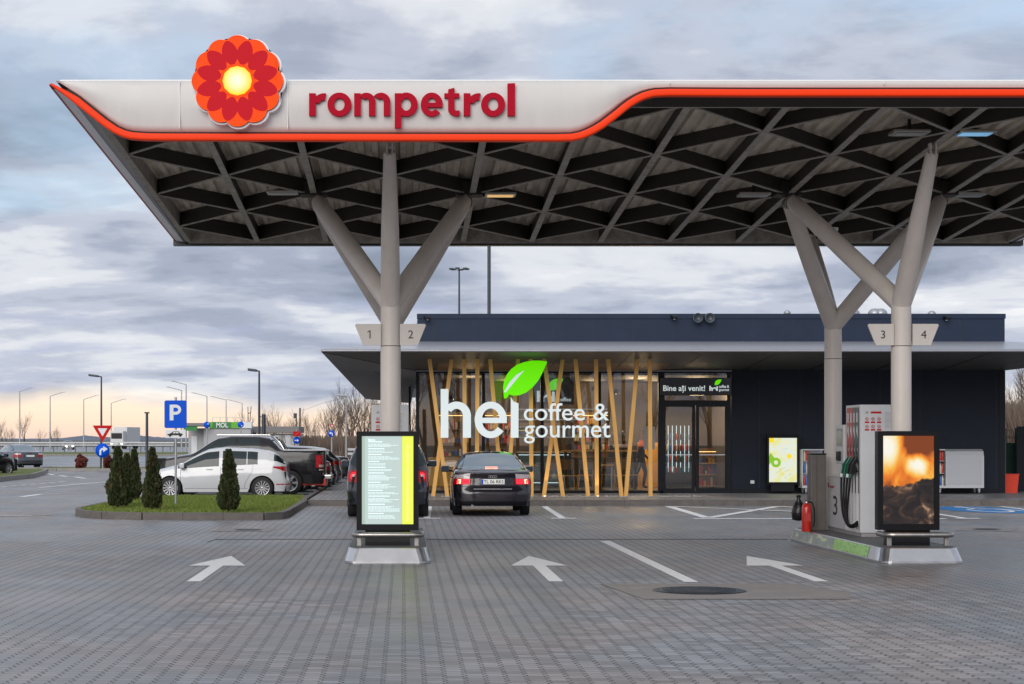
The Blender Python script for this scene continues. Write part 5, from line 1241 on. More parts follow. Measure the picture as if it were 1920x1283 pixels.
# person walking inside
def person(X, Y, rz):
    me = bpy.data.meshes.new('person'); V = [(0, 0, .92), (0, 0, 1.12), (0, .01, 1.34), (0, .01, 1.46), (0, -.01, 1.54), (0, -.01, 1.68), (0, -.01, 1.75),
        (.10, 0, .88), (.12, -.10, .50), (.12, -.02, .10), (.12, -.16, .05), (-.10, 0, .88), (-.11, .12, .50), (-.11, .34, .14), (-.11, .26, .05),
        (.18, .01, 1.38), (.22, .03, 1.12), (.20, -.14, .95), (.19, -.19, .90), (-.18, .01, 1.38), (-.22, .02, 1.12), (-.20, .10, .90), (-.2, .11, .84)]
    E = [(0, 1), (1, 2), (2, 3), (3, 4), (4, 5), (5, 6), (0, 7), (7, 8), (8, 9), (9, 10), (0, 11), (11, 12), (12, 13), (13, 14), (2, 15), (15, 16), (16, 17), (17, 18), (2, 19), (19, 20), (20, 21), (21, 22)]
    Rr = [.14, .13, .15, .06, .075, .085, .05, .09, .065, .045, .04, .09, .065, .045, .04, .06, .045, .035, .03, .06, .045, .035, .03]
    me.from_pydata(V, E, []); o = bpy.data.objects.new('tmp', me); COL.objects.link(o); md = o.modifiers.new('s', 'SKIN')
    for i, sv in enumerate(me.skin_vertices[0].data): sv.radius = (Rr[i], Rr[i]*(.75 if i < 3 else 1)); sv.use_root = (i == 0)
    s2 = o.modifiers.new('u', 'SUBSURF'); s2.levels = 2; s2.render_levels = 2
    dg = bpy.context.evaluated_depsgraph_get(); m2 = bpy.data.meshes.new_from_object(o.evaluated_get(dg)); bpy.data.objects.remove(o)
    m2.materials.clear(); 
    for k in ('cloth_dark', 'skin', 'hair', 'cloth_orange'): m2.materials.append(M[k])
    for p in m2.polygons:
        c = p.center; p.use_smooth = True
        p.material_index = 0 if c.z < 1.30 else 3 if c.z < 1.5 else (2 if (c.z > 1.69 or c.y > .02) else 1)
        if c.z < .95 and abs(c.x) > .17: p.material_index = 1
    o = bpy.data.objects.new('person', m2); COL.objects.link(o); o.location = (X, Y, PLZ+.03); o.rotation_euler = (0, 0, rz); tag(o, 'person in dark clothes with orange collar walking inside the shop', 'person')
person(at(1203, 0, 57.5)[0], 57.5, R(70))
for (x, y, e) in ((2.0, 57.0, 38), (4.6, 58.0, 38), (7.2, 58.3, 75), (8.9, 57.5, 45), (3.4, 60.2, 40), (6.0, 60.2, 34), (8.0, 60.4, 30), (7.75, 59.0, 14)):
    l = bpy.data.lights.new('shop_light', 'POINT'); l.energy = e; l.color = (1, .68, .36); l.shadow_soft_size = .35
    lo = bpy.data.objects.new('shop_light', l); COL.objects.link(lo); lo.location = (x, y, 3.15 if e > 14 else 1.9)  # the weakest, low one is added to brighten the amber panel
# right hand yard: fence, panels, orange bin, pole
def fence(x0, x1, Y, zt, lab, m, kind):
    r = empty('yard_fence', (x0, Y, 0)); tag(r, lab, 'fence'); L_ = x1-x0
    if kind == 'mesh':
        mb = MB(); n = int(L_/.06)
        for k in range(n+1): mb.box(L_*k/n-.004, L_*k/n+.004, -.004, .004, .2, zt)
        for k in range(9): mb.box(0, L_, -.006, .006, .2+(zt-.22)*k/8, .212+(zt-.22)*k/8)
        mb.build('mesh_panel', m, r); [MB().box(x-.03, x+.03, -.03, .03, 0, zt+.05).build('post', m, r) for x in (0, L_)]
        b_ = MB().box(.02, L_-.02, .05, .06, .15, zt-.4).build('screening', 'mesh_green', r)
    else:
        for k in range(int(L_/.5)): MB().box(k*.5, k*.5+.48, -.03, .0, .1, zt+.05*math.sin(k)+.15).build('board', m, r)
fence(at(1885, 0, 57.5)[0], at(1905, 0, 57.5)[0], 57.5, at(0, 806, 57.5)[1], 'green wire mesh fence at the right corner of the shop', 'mesh_green', 'mesh')
fence(at(1906, 0, 56.5)[0], at(1906, 0, 56.5)[0]+5, 56.5, at(0, 803, 56.5)[1]-.1, 'black panel fence at the right edge beyond the shop', 'frame_dark', 'board')
mb = MB(); p = [(-.19, 0), (.17, 0), (.22, .52), (-.24, .52)]; mb.prism(p, 0, .35); o = mb.build('orange_bin', 'bin_orange'); o.location = (at(1896.5, 0, 55)[0], 55, PLZ); tag(o, 'bright orange bin at the right corner of the shop', 'bin'); MB().box(-.25, .23, -.01, .36, .52, .545).build('rim', 'bin_orange', o)
o = MB().tube([(0, 0, 0), (0, 0, at(0, 790, 55.2)[1]-PLZ)], .025, 10).build('marker_pole', 'sign_white'); o.location = (at(1883.5, 0, 55.2)[0], 55.2, PLZ); tag(o, 'slim white pole at the right corner of the shop', 'pole')
MB().lathe([(.03, 1.9), (.03, 1.96), (0, 1.97)], 10).build('cap', 'galv', o)
# things under the left overhang
o = MB().box(-.22, .22, -.1, .1, 0, 3.4).build('timber_pier', 'wood'); x = at(703, 0, 98)[0]; o.location = (x, 98, PLZ); tag(o, 'amber timber pier under the far end of the shop overhang', 'pier')
o = MB().tube([(0, 0, 0), (0, 0, .0-1.7)], .045, 8).build('rain_chain', 'black_plastic'); o.location = (at(768, 0, 70)[0], 70, ZS-.02); tag(o, 'dark hanging rain pipe under the left shop overhang', 'pipe')
# ================================================================ VEHICLES
def interp(tab, x):
    if x <= tab[0][0]: return tab[0][1]
    for (a, b), (c, d) in zip(tab[:-1], tab[1:]):
        if x <= c:
            t = (x-a)/(c-a); t = t*t*(3-2*t)*.35+t*.65; return b+(d-b)*t
    return tab[-1][1]
class Car:
    """x from the rear (0) to the front (L), y sideways, z up"""
    wrap = False
    def __init__(s, **k): s.__dict__.update(k)
    def plan(s, x):
        e, n = s.e, 3.6
        r = 1.0
        if x < e: c = 1-x/e; r = (1-min(1, c)**n)**(1/n)
        f = s.ef; d = s.L-x
        if d < f: c = 1-d/f; r = min(r, (1-min(1, c)**2.6)**(1/2.6))
        return r*interp(s.hw, x)
    def W(s, x, z):
        zb = interp(s.belt, x); t = max(0, min(1, z/zb))
        return s.plan(x)*interp([(0, .90), (.22, .955), (.5, 1.0), (.72, 1.0), (.9, .975), (1.0, .955)], t)
    def X(s, x, z):
        wr = max(0, 1-x/(s.e*1.6)); wf = max(0, 1-(s.L-x)/(s.ef*1.3))
        return x+interp(s.rear, z)*wr-interp(s.front, z)*wf
    def zlow(s, x):
        z = s.sill
        for xa in (s.xr, s.xf):
            d = abs(x-xa)
            if d < s.ra: z = max(z, s.rw+math.sqrt(s.ra**2-d*d)*.98)
        if x < s.xr-s.ra: z = max(z, s.sill+.02)
        return z
    def P(s, x, z, sg=1, off=0.0):
        y = s.W(x, z); p = Vector((s.X(x, z), sg*y, z))
        if off:
            h = .004; x2 = min(s.L-.0005, x+h); x1 = max(.0005, x-h)
            a = Vector((s.X(x2, z), s.W(x2, z), z)); b = Vector((s.X(x1, z), s.W(x1, z), z)); t = (a-b)
            n = Vector((-t.y, t.x, 0)); n.normalize()
            if n.y < 0 and x > s.e: n = -n
            if x <= s.e and n.x > 0: n = -n
            if x >= s.L-s.ef and n.x < 0: n = -n
            p += Vector((n.x, sg*n.y, 0))*off
        return p
    def x_of_y(s, y, rear=True):
        """station in the rear (front) corner where the outline has half width y"""
        hw = interp(s.hw, s.e if rear else s.L-s.ef)*.99; n = 3.6 if rear else 2.6; q = max(0, min(1, 1-(y/hw)**n))**(1/n)
        return s.e*(1-q) if rear else s.L-s.ef*(1-q)
    def patch(s, xs, zb, zt, sg, off, nz=5):
        vs = []; fs = []; n = len(xs)
        for i, x in enumerate(xs):
            for j in range(nz+1): t = j/nz; vs.append(s.P(x, zb(i/(n-1))*(1-t)+zt(i/(n-1))*t, sg, off))
        for i in range(n-1):
            for j in range(nz): fs.append((i*(nz+1)+j, i*(nz+1)+j+1, (i+1)*(nz+1)+j+1, (i+1)*(nz+1)+j))
        return vs, fs
    def build(s, name, lab, cat, paint, loc, rz, group=None, glass='car_glass'):
        r = empty(name, loc, rz); tag(r, lab, cat, group); L = s.L
        xs = {round(L*i/70, 4) for i in range(1, 70)}
        for k in range(1, 15): q = k/15; xs.add(round(s.e*(1-math.cos(q*math.pi/2)), 4)); xs.add(round(L-s.ef*(1-math.cos(q*math.pi/2)), 4))
        for q in (.0006, .004, .012): xs.add(q); xs.add(L-q)
        for xa in (s.xr, s.xf):
            for k in range(-8, 9): xs.add(round(xa+s.ra*math.sin(k/8*math.pi/2)*.9999, 4))
        for a, b in s.side_win: xs.add(a); xs.add(b)
        for a, b in (s.rear_win, s.wind): xs.add(a); xs.add(b)
        xs = sorted(q for q in xs if .0005 < q < L-.0005); xs = [0.0, 1e-7, 1e-5, .0001]+[xs[0]]+[b for a, b in zip(xs[:-1], xs[1:]) if b-a > .0015]+[L-.0001, L-1e-5, L-1e-7, L]
        NL, NG, NC = 12, 9, 5; rows = []; meta = []
        for x in xs:
            zl = s.zlow(x); zb = interp(s.belt, x); zt = max(interp(s.top, x), zb+.005); zl = min(zl, zb-.05); col = []
            for j in range(NL+1):
                z = zl+(zb-zl)*j/NL; col.append((s.X(x, z), s.W(x, z), z))
            yb = s.W(x, zb); yr = yb*interp(s.rf, x); ze = zt-min(s.crown, .45*(zt-zb)); xb = s.X(x, zb)
            for j in range(1, NG+1):
                t = j/NG; bul = .035*math.sin(math.pi*t)*min(1, (zt-zb)/.3); col.append((xb, yb+(yr-yb)*t+bul, zb+(ze-zb)*t))
            for j in range(1, NC+1):
                t = j/NC; col.append((xb, yr*(1-t), ze+(zt-ze)*(1-(1-t)**2)))
            rows.append(col)
        m = len(rows[0]); B = MB(); G = {}
        for sg in (1, -1):
            o = len(B.v); B.v += [(x, sg*y, z) for col in rows for (x, y, z) in col]
            for i in range(len(rows)-1):
                xm = (xs[i]+xs[i+1])/2
                for j in range(m-1):
                    f = (o+i*m+j, o+i*m+j+1, o+(i+1)*m+j+1, o+(i+1)*m+j)
                    key = None
                    if NL <= j < NL+NG-1 and j > NL-1 and any(a < xm < b for a, b in s.side_win): key = 'side_window' if (sg, 0) else None; key = ('side_window', sg)
                    if j >= NL+NG or (s.wrap and j >= NL+3):
                        if s.rear_win[0] < xm < s.rear_win[1]: key = ('rear_window', 0)
                        if j >= NL+NG and s.wind[0] < xm < s.wind[1]: key = ('windscreen', 0)
                    if key: G.setdefault(key, []).append(f)
                    else: B.f.append(f); B.sm.append(True)
        body = B.build('body', paint, r, recalc=False)
        # weld the two halves, tidy normals
        bm = bmesh.new(); bm.from_mesh(body.data); bmesh.ops.remove_doubles(bm, verts=bm.verts, dist=.0008)
        bmesh.ops.delete(bm, geom=[v for v in bm.verts if not v.link_faces], context='VERTS'); bmesh.ops.recalc_face_normals(bm, faces=bm.faces); bm.to_mesh(body.data); bm.free()
        for (nm, sg), fs in G.items():
            used = sorted({i for f in fs for i in f}); mp = {a: b for b, a in enumerate(used)}
            g = MB(); g.add([B.v[i] for i in used], [[mp[i] for i in f] for f in fs], True); g.build(nm, glass, r, recalc=True)
        # dark inner tub
        u = MB(); u.box(.12, L-.12, -interp(s.hw, L/2)*.86, interp(s.hw, L/2)*.86, s.sill+.02, interp(s.belt, L/2)-.16); u.build('underbody', 'underbody', r)
        for xa in (s.xr, s.xf):
            for sg in (1, -1):
                wd = .205; yc = interp(s.hw, xa)*.985-wd/2; R_ = s.rw
                t = MB(); t.lathe([(R_*.66, -wd/2), (R_*.93, -wd/2), (R_, -wd*.36), (R_, wd*.36), (R_*.93, wd/2), (R_*.66, wd/2)], 32, (0, 0, 0), 'y')
                wo = empty('wheel', (xa, sg*yc, R_)); wo.parent = r; t.build('tyre', 'tyre', wo)
                q = MB(); q.lathe([(R_*.67, wd*.46), (R_*.62, wd*.47), (R_*.60, wd*.3), (R_*.56, wd*.24)], 32, (0, 0, 0), 'y'); q.lathe([(0, wd*.42), (R_*.12, wd*.42), (R_*.14, wd*.3)], 16, (0, 0, 0), 'y')
                for k in range(s.spokes):
                    a = 2*math.pi*k/s.spokes; c, d = math.cos(a), math.sin(a); ww = .30/s.spokes*R_*2.2
                    q.add([(c*R_*.1-d*w_, y_, d*R_*.1+c*w_) for w_, y_ in ((-ww*.5, wd*.4), (ww*.5, wd*.4))]+[(c*R_*.61-d*w_, y_, d*R_*.61+c*w_) for w_, y_ in ((ww*1.15, wd*.42), (-ww*1.15, wd*.42))]+[(c*R_*.61-d*w_, wd*.3, d*R_*.61+c*w_) for w_ in (ww*1.15, -ww*1.15)]+[(c*R_*.1-d*w_, wd*.3, d*R_*.1+c*w_) for w_ in (-ww*.5, ww*.5)], [(0, 1, 2, 3), (3, 2, 4, 5), (0, 3, 5, 6), (1, 7, 4, 2)])
                q.xf(lambda v: (v[0], v[1]*sg, v[2])); q.build('rim', 'rim', wo)
                d_ = MB(); d_.lathe([(R_*.6, wd*.22), (0, wd*.22)], 24, (0, 0, 0), 'y'); d_.xf(lambda v: (v[0], v[1]*sg, v[2])); d_.build('hub', 'underbody', wo)
        return r
def door_lines(c, r, xs_, m='underbody'):
    mb = MB()
    for sg in (1, -1):
        for x in xs_:
            vs, fs = c.patch([x-.004, x+.004], lambda t: c.sill+.12, lambda t: interp(c.belt, x)-.01, sg, .0035, 12); mb.add(vs, fs)
        vs, fs = c.patch([c.xr+c.ra+.05+k*(c.xf-c.xr-2*c.ra-.1)/20 for k in range(21)], lambda t: .0+c.sill+.10, lambda t: c.sill+.108, sg, .0035, 1); mb.add(vs, fs)
    mb.build('door_gap', m, r)
def mirrors(c, r, x, z, m):
    for sg in (1, -1):
        mb = MB(); y = c.W(x, z-.05); mb.box(-.08, .06, 0, .20, -.07, .08, .035); mb.xf(lambda v: (x+v[0]-.05*(v[1]), sg*(y+.05+v[1]), z+v[2])); o = mb.build('mirror', m, r)
        MB().box(x-.05, x+.0, sg*(y-.04), sg*(y+.08), z-.06, z-.02).build('mirror_arm', 'black_plastic', o)
        MB().box(x-.092, x-.082, sg*(y+.07), sg*(y+.235), z-.05, z+.06).build('mirror_glass', 'glass_blue', o)
def handles(c, r, xs_, z, m):
    for sg in (1, -1):
        for x in xs_:
            y = c.W(x, z); MB().box(x-.09, x+.09, sg*(y-.005), sg*(y+.022), z-.012, z+.016, .006).build('door_handle', m, r)
def plate(c, r, z, txt, xoff=.0, w_=.52):
    x = c.X(.001, z)-.012-xoff; o = MB().box(x-.006, x+.004, -w_/2, w_/2, z-.056, z+.056, .002).build('number_plate', 'plate_glow' if txt else 'plate_white', r)
    MB().box(x-.0075, x-.0062, w_/2-.05, w_/2-.004, z-.052, z+.052).build('blue_band', 'sign_blue', o)
    if txt:
        t = text_mb(txt, width=w_-.085, height=.075, bold=.01, ext=0); t.xf(lambda v: (x-.0078, w_/2-.062-v[0], z-.037+v[2])); t.build('plate_lettering', 'black_text', o)
    return o
def lamp(c, r, name, m, xs, zb, zt, off=.006):
    out = []
    for sg in (1, -1):
        vs, fs = c.patch(xs, zb, zt, sg, off); out.append(MB().add(vs, fs, True).build(name, m, r))
    return out
def rearxs(c, y0, y1, n=8, extra=()): return [c.x_of_y(y0+(y1-y0)*k/n) for k in range(n+1)]+list(extra)
# --- dark saloon (seen from behind)
A = Car(L=4.54, e=.42, ef=.55, hw=[(0, .85), (.5, .875), (2.2, .885), (4.1, .865), (4.54, .84)], belt=[(0, .94), (.25, 1.0), (.9, 1.01), (2.4, .95), (3.3, .90), (4.3, .72), (4.54, .62)],
        top=[(0, .965), (.12, 1.005), (.35, 1.035), (.62, 1.055), (1.38, 1.385), (1.75, 1.43), (2.2, 1.43), (2.65, 1.385), (3.38, .985), (4.2, .80), (4.54, .64)], rf=[(0, .93), (.5, .88), (.66, .79), (1.35, .665), (1.9, .665), (2.6, .68), (3.35, .82), (3.6, .9), (4.5, .92)],
        rear=[(0, .10), (.3, .0), (.55, 0), (.62, .03), (.9, .06), (1.1, .14)], front=[(0, .05), (.4, 0), (.8, .1)], crown=.05, sill=.21, xr=1.0, xf=3.65, ra=.36, rw=.31, side_win=[(.98, 1.38), (1.42, 2.18), (2.28, 3.2)], rear_win=(.64, 1.38), wind=(2.66, 3.36), spokes=7)
def saloon(loc, rz, lab, paint, lit, txt, group):
    r = A.build('parked_car', lab, 'car', paint, loc, rz, group, 'car_glass_light')
    hw = .84
    z0, z1 = .70, .90
    lamp(A, r, 'tail_lamp', 'lens_red', rearxs(A, .50, .845, 8, (.30, .36)), lambda t: .70, lambda t: .83)
    lamp(A, r, 'reversing_lamp', 'lens_clear', rearxs(A, .53, .80, 8, (.24,)), lambda t: .832, lambda t: .935-.02*t)
    if lit:
        lamp(A, r, 'brake_light', 'lamp_red', rearxs(A, .53, .80, 6), lambda t: .715, lambda t: .82, .009)
        lamp(A, r, 'brake_light', 'lamp_hot', rearxs(A, .715, .775, 4), lambda t: .72, lambda t: .815, .012)
        x = interp(A.top, .72); MB().box(.695, .71, -.14, .14, 1.066, 1.084).build('high_brake_light', 'lamp_hot', r)
    plate(A, r, .765, txt)
    xr_ = A.X(.001, .6); MB().box(xr_-.012, xr_+.01, -.42, .42, .595, .612, .003).build('chrome_strip', 'chrome', r)
    mb = MB()
    for k in range(4): mb.ring(-.066+.044*k, .875, .028, .0225, -.004-.001*k, .01)
    x_ = A.X(.001, .875); mb.xf(lambda v: (x_-.006+v[1], v[0], v[2])); mb.build('badge', 'chrome', r)
    # bumper and boot seams
    mb = MB()
    for zc in (.655, ):
        for sg in (1, -1): vs, fs = A.patch(rearxs(A, .0, .845, 12, (.3, .45)), lambda t: zc-.004, lambda t: zc+.004, sg, .003, 1); mb.add(vs, fs)
    for sg in (1, -1): vs, fs = A.patch([A.x_of_y(.49), A.x_of_y(.498)], lambda t: .66, lambda t: .955, sg, .003, 6); mb.add(vs, fs)
    mb.build('boot_gap', 'underbody', r)
    for sg in (1, -1):
        mb = MB(); vs, fs = A.patch(rearxs(A, .0, .84, 12, (.3,)), lambda t: .235, lambda t: .33, sg, .006, 2); mb.add(vs, fs); mb.build('bumper_insert', 'black_plastic', r)
    MB().tube([(.02, .45, .24), (.25, .45, .25)], .03, 10).build('exhaust', 'chrome', r)
    mirrors(A, r, 2.98, 1.0, paint); handles(A, r, (1.65, 2.6), .83, paint); door_lines(A, r, (1.38, 2.23, 3.25))
    mb = MB(); mb.tube([(1.6, 0, 1.42), (1.56, 0, 1.47)], .01, 6); mb.build('aerial', 'black_plastic', r)
    return r
saloon((1.965, 41.75, 0), R(90), 'dark aubergine saloon with glowing brake lights facing the shop under the lit sign', 'paint_aubergine', True, 'TL 06 RKS', 'cars under the shop front')
# --- compact suv behind the menu screen
T = Car(L=4.43, e=.45, ef=.55, hw=[(0, .87), (.5, .90), (2.2, .905), (4.0, .885), (4.43, .85)], belt=[(0, 1.05), (.3, 1.10), (1.2, 1.10), (2.4, 1.04), (3.2, 1.0), (4.1, .86), (4.43, .75)],
        top=[(0, 1.06), (.06, 1.13), (.30, 1.50), (.45, 1.62), (1.0, 1.67), (2.0, 1.68), (2.55, 1.62), (3.2, 1.12), (4.1, .97), (4.43, .78)], rf=[(0, .93), (.1, .88), (.5, .77), (2.4, .75), (3.2, .86), (3.5, .92), (4.4, .92)],
        rear=[(0, .08), (.35, 0), (.62, 0), (.7, .04), (1.1, .08)], front=[(0, .05), (.5, 0), (1, .1)], crown=.05, sill=.27, xr=.92, xf=3.52, ra=.385, rw=.34, side_win=[(.5, .95), (1.02, 1.75), (1.85, 3.0)], rear_win=(.065, .40), wind=(2.58, 3.2), spokes=5, wrap=True)
r = T.build('parked_car', 'dark blue compact suv with round red tail lamps mostly hidden behind the menu screen', 'car', 'paint_navy', (-.345, 40.9, 0), R(90), 'cars under the shop front')
lamp(T, r, 'tail_lamp', 'lens_red', rearxs(T, .60, .86, 6, (.30,)), lambda t: .80-.03*math.sin(t*3.1), lambda t: 1.0+.03*math.sin(t*3.1))
for sg in (1, -1):
    mb = MB(); mb.ring(0, 0, .085, .05, -.006, .0); xx = T.x_of_y(.76); p = T.P(xx, .9, sg, .012); mb.xf(lambda v: (p.x+v[1], p.y+v[0]*.8, p.z+v[2])); mb.build('brake_light', 'lamp_red', r)
    mb = MB(); mb.lathe([(0, -.008), (.045, -.006), (.048, 0)], 16, (0, 0, 0), 'x'); mb.xf(lambda v: (p.x+v[0], p.y+v[1]*.8, p.z+v[2])); mb.build('reversing_lamp', 'lens_clear', r)
    MB().tube([(.6, sg*.62, 1.66), (1.2, sg*.64, 1.71), (2.2, sg*.63, 1.70), (2.6, sg*.60, 1.64)], .014, 8).build('roof_rail', 'chrome', r)
plate(T, r, .80, ''); mirrors(T, r, 2.95, 1.14, 'paint_navy'); handles(T, r, (1.3, 2.3), .98, 'paint_navy'); door_lines(T, r, (.98, 1.8, 3.05))
# --- hatchback side on
Gf = Car(L=4.26, e=.40, ef=.62, hw=[(0, .85), (.5, .885), (2.2, .895), (3.7, .88), (4.26, .80)], belt=[(0, .98), (.25, 1.0), (1.0, .985), (2.1, .93), (3.2, .865), (3.9, .74), (4.26, .58)],
         top=[(0, .985), (.08, 1.04), (.42, 1.31), (.66, 1.39), (1.1, 1.445), (1.9, 1.475), (2.35, 1.43), (3.30, .965), (3.8, .86), (4.1, .74), (4.26, .60)], rf=[(0, .93), (.15, .88), (.5, .79), (1.0, .76), (2.3, .755), (3.25, .86), (3.5, .92), (4.2, .92)],
         rear=[(0, .12), (.25, .03), (.42, .0), (.55, .02), (.66, .07), (.95, .10), (1.1, .10)], front=[(0, .08), (.35, 0), (.6, .02), (.9, .16)], crown=.045, sill=.20, xr=.80, xf=3.42, ra=.36, rw=.318, side_win=[(.93, 1.225), (1.245, 1.93), (2.03, 3.2)], rear_win=(.07, .44), wind=(2.38, 3.28), spokes=13, wrap=True)
def hatch(loc, rz, lab, paint, group, txt=''):
    r = Gf.build('parked_car', lab, 'car', paint, loc, rz, group)
    lamp(Gf, r, 'tail_lamp', 'lens_red', rearxs(Gf, .48, .85, 8, (.26, .34, .46)), lambda t: .78+.11*max(0, t-.55)*2.2, lambda t: .93)
    lamp(Gf, r, 'headlamp', 'lens_clear', [Gf.L-x for x in (.05, .09, .14, .2, .3, .42, .55)], lambda t: .60+.06*t, lambda t: .70+.06*t)
    mirrors(Gf, r, 3.08, .95, paint); handles(Gf, r, (1.42, 2.3), .845, paint); door_lines(Gf, r, (1.98, 3.12)); plate(Gf, r, .55, txt)
    mb = MB()
    for sg in (1, -1):
        # curved rear edge of the rear door
        pts = [(1.06, .96), (1.07, .85), (1.12, .72), (1.20, .60), (1.27, .48), (1.3, .36), (1.3, .30)]
        for a, b in zip(pts[:-1], pts[1:]): pa = Gf.P(a[0], a[1], sg, .003); pb = Gf.P(b[0], b[1], sg, .003); mb.bar(pa, pb, .004, .009, (0, 1, 0))
    mb.build('door_gap', 'underbody', r)
    mb = MB()
    for sg in (1, -1): vs, fs = Gf.patch(rearxs(Gf, .5, .85, 6, (.3, .4)), lambda t: .405, lambda t: .435, sg, .005, 1); mb.add(vs, fs)
    mb.build('reflector', 'lens_red', r)
    return r
gx0 = at(270, 0, 54.6)[0]; 
hatch((gx0+4.26, 54.75, 0), R(180), 'clean white five door hatchback parked side on behind the conifers', 'paint_white', 'cars parked in the row beside the shop')
# --- large pickup with hard top
K = Car(L=5.35, e=.30, ef=.55, hw=[(0, .90), (.5, .93), (2.6, .94), (4.9, .92), (5.35, .86)], belt=[(0, 1.34), (.3, 1.35), (1.5, 1.33), (1.75, 1.32), (2.6, 1.28), (3.9, 1.20), (4.9, 1.08), (5.35, .9)],
        top=[(0, 1.345), (1.34, 1.36), (1.36, 1.42), (1.75, 1.77), (2.1, 1.815), (2.9, 1.82), (3.3, 1.76), (4.15, 1.27), (4.9, 1.15), (5.35, .93)], rf=[(0, .95), (1.3, .95), (1.5, .86), (1.8, .78), (3.1, .76), (4.1, .88), (5.3, .92)],
        rear=[(0, .05), (.4, 0), (.55, 0), (.65, .05), (1.2, .06)], front=[(0, .05), (.6, 0), (1, .1)], crown=.05, sill=.34, xr=1.12, xf=4.25, ra=.43, rw=.385, side_win=[(2.02, 2.66), (2.78, 3.8)], rear_win=(1.37, 1.72), wind=(3.33, 4.1), spokes=6)
kx1 = at(614, 0, 58.0)[0]
r = K.build('pickup_truck', 'large black double cab pickup truck parked behind the white hatchback', 'pickup truck', 'paint_black', (kx1, 58.2, 0), R(180), 'cars parked in the row beside the shop')
lamp(K, r, 'tail_lamp', 'lens_red', rearxs(K, .72, .895, 5, (.22, .3)), lambda t: .84, lambda t: 1.22)
lamp(K, r, 'reversing_lamp', 'lens_clear', rearxs(K, .76, .89, 4, (.2,)), lambda t: .86, lambda t: .93, .01)
lamp(K, r, 'brake_light', 'lens_clear', rearxs(K, .76, .89, 4, (.2,)), lambda t: .76, lambda t: .80, .01)
mb = MB(); mb.box(.02, .9, -.80, .80, .30, .52, .02); mb.build('red_tow_frame', 'red_paint', r); mb = MB(); mb.box(-.14, .06, -.88, .88, .50, .62, .02); mb.build('rear_bumper', 'chrome', r)
MB().box(1.8, 3.35, -.66, -.60, 1.80, 1.845, .01).build('roof_rail', 'chrome', r); MB().box(1.8, 3.35, .60, .66, 1.80, 1.845, .01).build('roof_rail', 'chrome', r)
hp = MB(); hp.tube([(1.28, -.7, 1.36), (1.42, -.68, 1.6), (1.62, -.6, 1.76), (1.62, .6, 1.76), (1.42, .68, 1.6), (1.28, .7, 1.36)], .035, 8); hp.build('roll_bar', 'chrome', r)
MB().box(.02, 1.3, -.86, .86, 1.35, 1.385, .01).build('bed_cover', 'paint_silver', r)
mirrors(K, r, 3.75, 1.22, 'chrome'); handles(K, r, (2.2, 3.1), 1.02, 'chrome'); door_lines(K, r, (1.9, 2.68, 3.9))
# --- others in the row
def estate(loc, rz, lab, paint, group):
    r = T.build('parked_car', lab, 'car', paint, loc, rz, group); lamp(T, r, 'tail_lamp', 'lens_red', rearxs(T, .62, .86, 6, (.3, .4)), lambda t: .78, lambda t: 1.1)
    mirrors(T, r, 2.95, 1.14, paint); door_lines(T, r, (.98, 1.8, 3.05)); plate(T, r, .8, ''); return r
def atx(u, Y): return at(u, 0, Y)[0]
saloon((atx(622, 61.3), 61.6, 0), R(180), 'brown grey saloon whose tail shows just behind the pickup', 'paint_grey', False, '', 'cars parked in the row beside the shop')
hatch((atx(631, 64.8), 65.2, 0), R(180), 'small black hatchback third in the row behind the pickup', 'paint_black', 'cars parked in the row beside the shop')
hatch((atx(641, 68.3), 68.6, 0), R(180), 'silver hatchback fourth in the row behind the pickup', 'paint_silver', 'cars parked in the row beside the shop')
r = saloon((atx(656, 75), 75.5, 0), R(180), 'dark grey estate car with red tail lamp at the far end of the row', 'paint_grey', False, '', 'cars parked in the row beside the shop')
hatch((atx(546, 205), 205, 0), R(0), 'small white hatchback far away behind the pickup load bed', 'paint_white', None)
# far left cars
xx, yy = gr(58, 880.5)
r = saloon((xx, yy-.2, 0), R(90+31), 'dark grey coupe with red tail lamps beside the far left grass island', 'paint_grey', False, '', None)
xx, yy = gr(-62, 894)
hatch((xx-1.0, yy, 0), R(62), 'dark car nose cut off by the left edge of the photo', 'paint_black', None)
# highway vehicles
def truck(x, y, rz):
    r = empty('box_truck', (x, y, 0), rz); tag(r, 'white box truck driving on the far highway behind the yield sign', 'truck')
    MB().box(0, 7.5, -1.25, 1.25, 1.1, 3.9, .05).build('cargo_box', 'truck_white', r); MB().box(7.7, 9.6, -1.2, 1.2, .7, 3.2, .15).build('cab', 'truck_white', r); MB().box(9.58, 9.62, -1.0, 1.0, 1.8, 2.8).build('windscreen', 'car_glass', r)
    MB().box(0, 9.4, -.5, .5, .7, 1.1).build('chassis', 'underbody', r)
    for X in (1.5, 2.8, 8.3):
        for sg in (-1, 1): w_ = MB(); w_.lathe([(0, -.15), (.5, -.15), (.5, .15), (0, .15)], 16, (X, sg*1.05, .5), 'y'); w_.build('wheel', 'tyre', r)
    for sg in (-1, 1): MB().lathe([(0, 0), (.16, 0), (.16, .05)], 10, (9.62, sg*.95, 1.0), 'x').build('headlight', 'head_glow', r)
HY = 330
truck(atx(226, HY), HY+16, R(180+80))
def farcar(u, Y, lab, paint):
    r = Gf.build('passing_car', lab, 'car', paint, (atx(u, Y), Y, 0), R(-75), 'small cars on the far highway')
    for sg in (-1, 1): MB().lathe([(0, 0), (.16, 0)], 10, (Gf.L+.03, sg*.55, .66), 'x').build('headlight', 'head_glow', r)
farcar(126, 310, 'small pale car with headlights on the highway left of the yield sign', 'paint_silver')

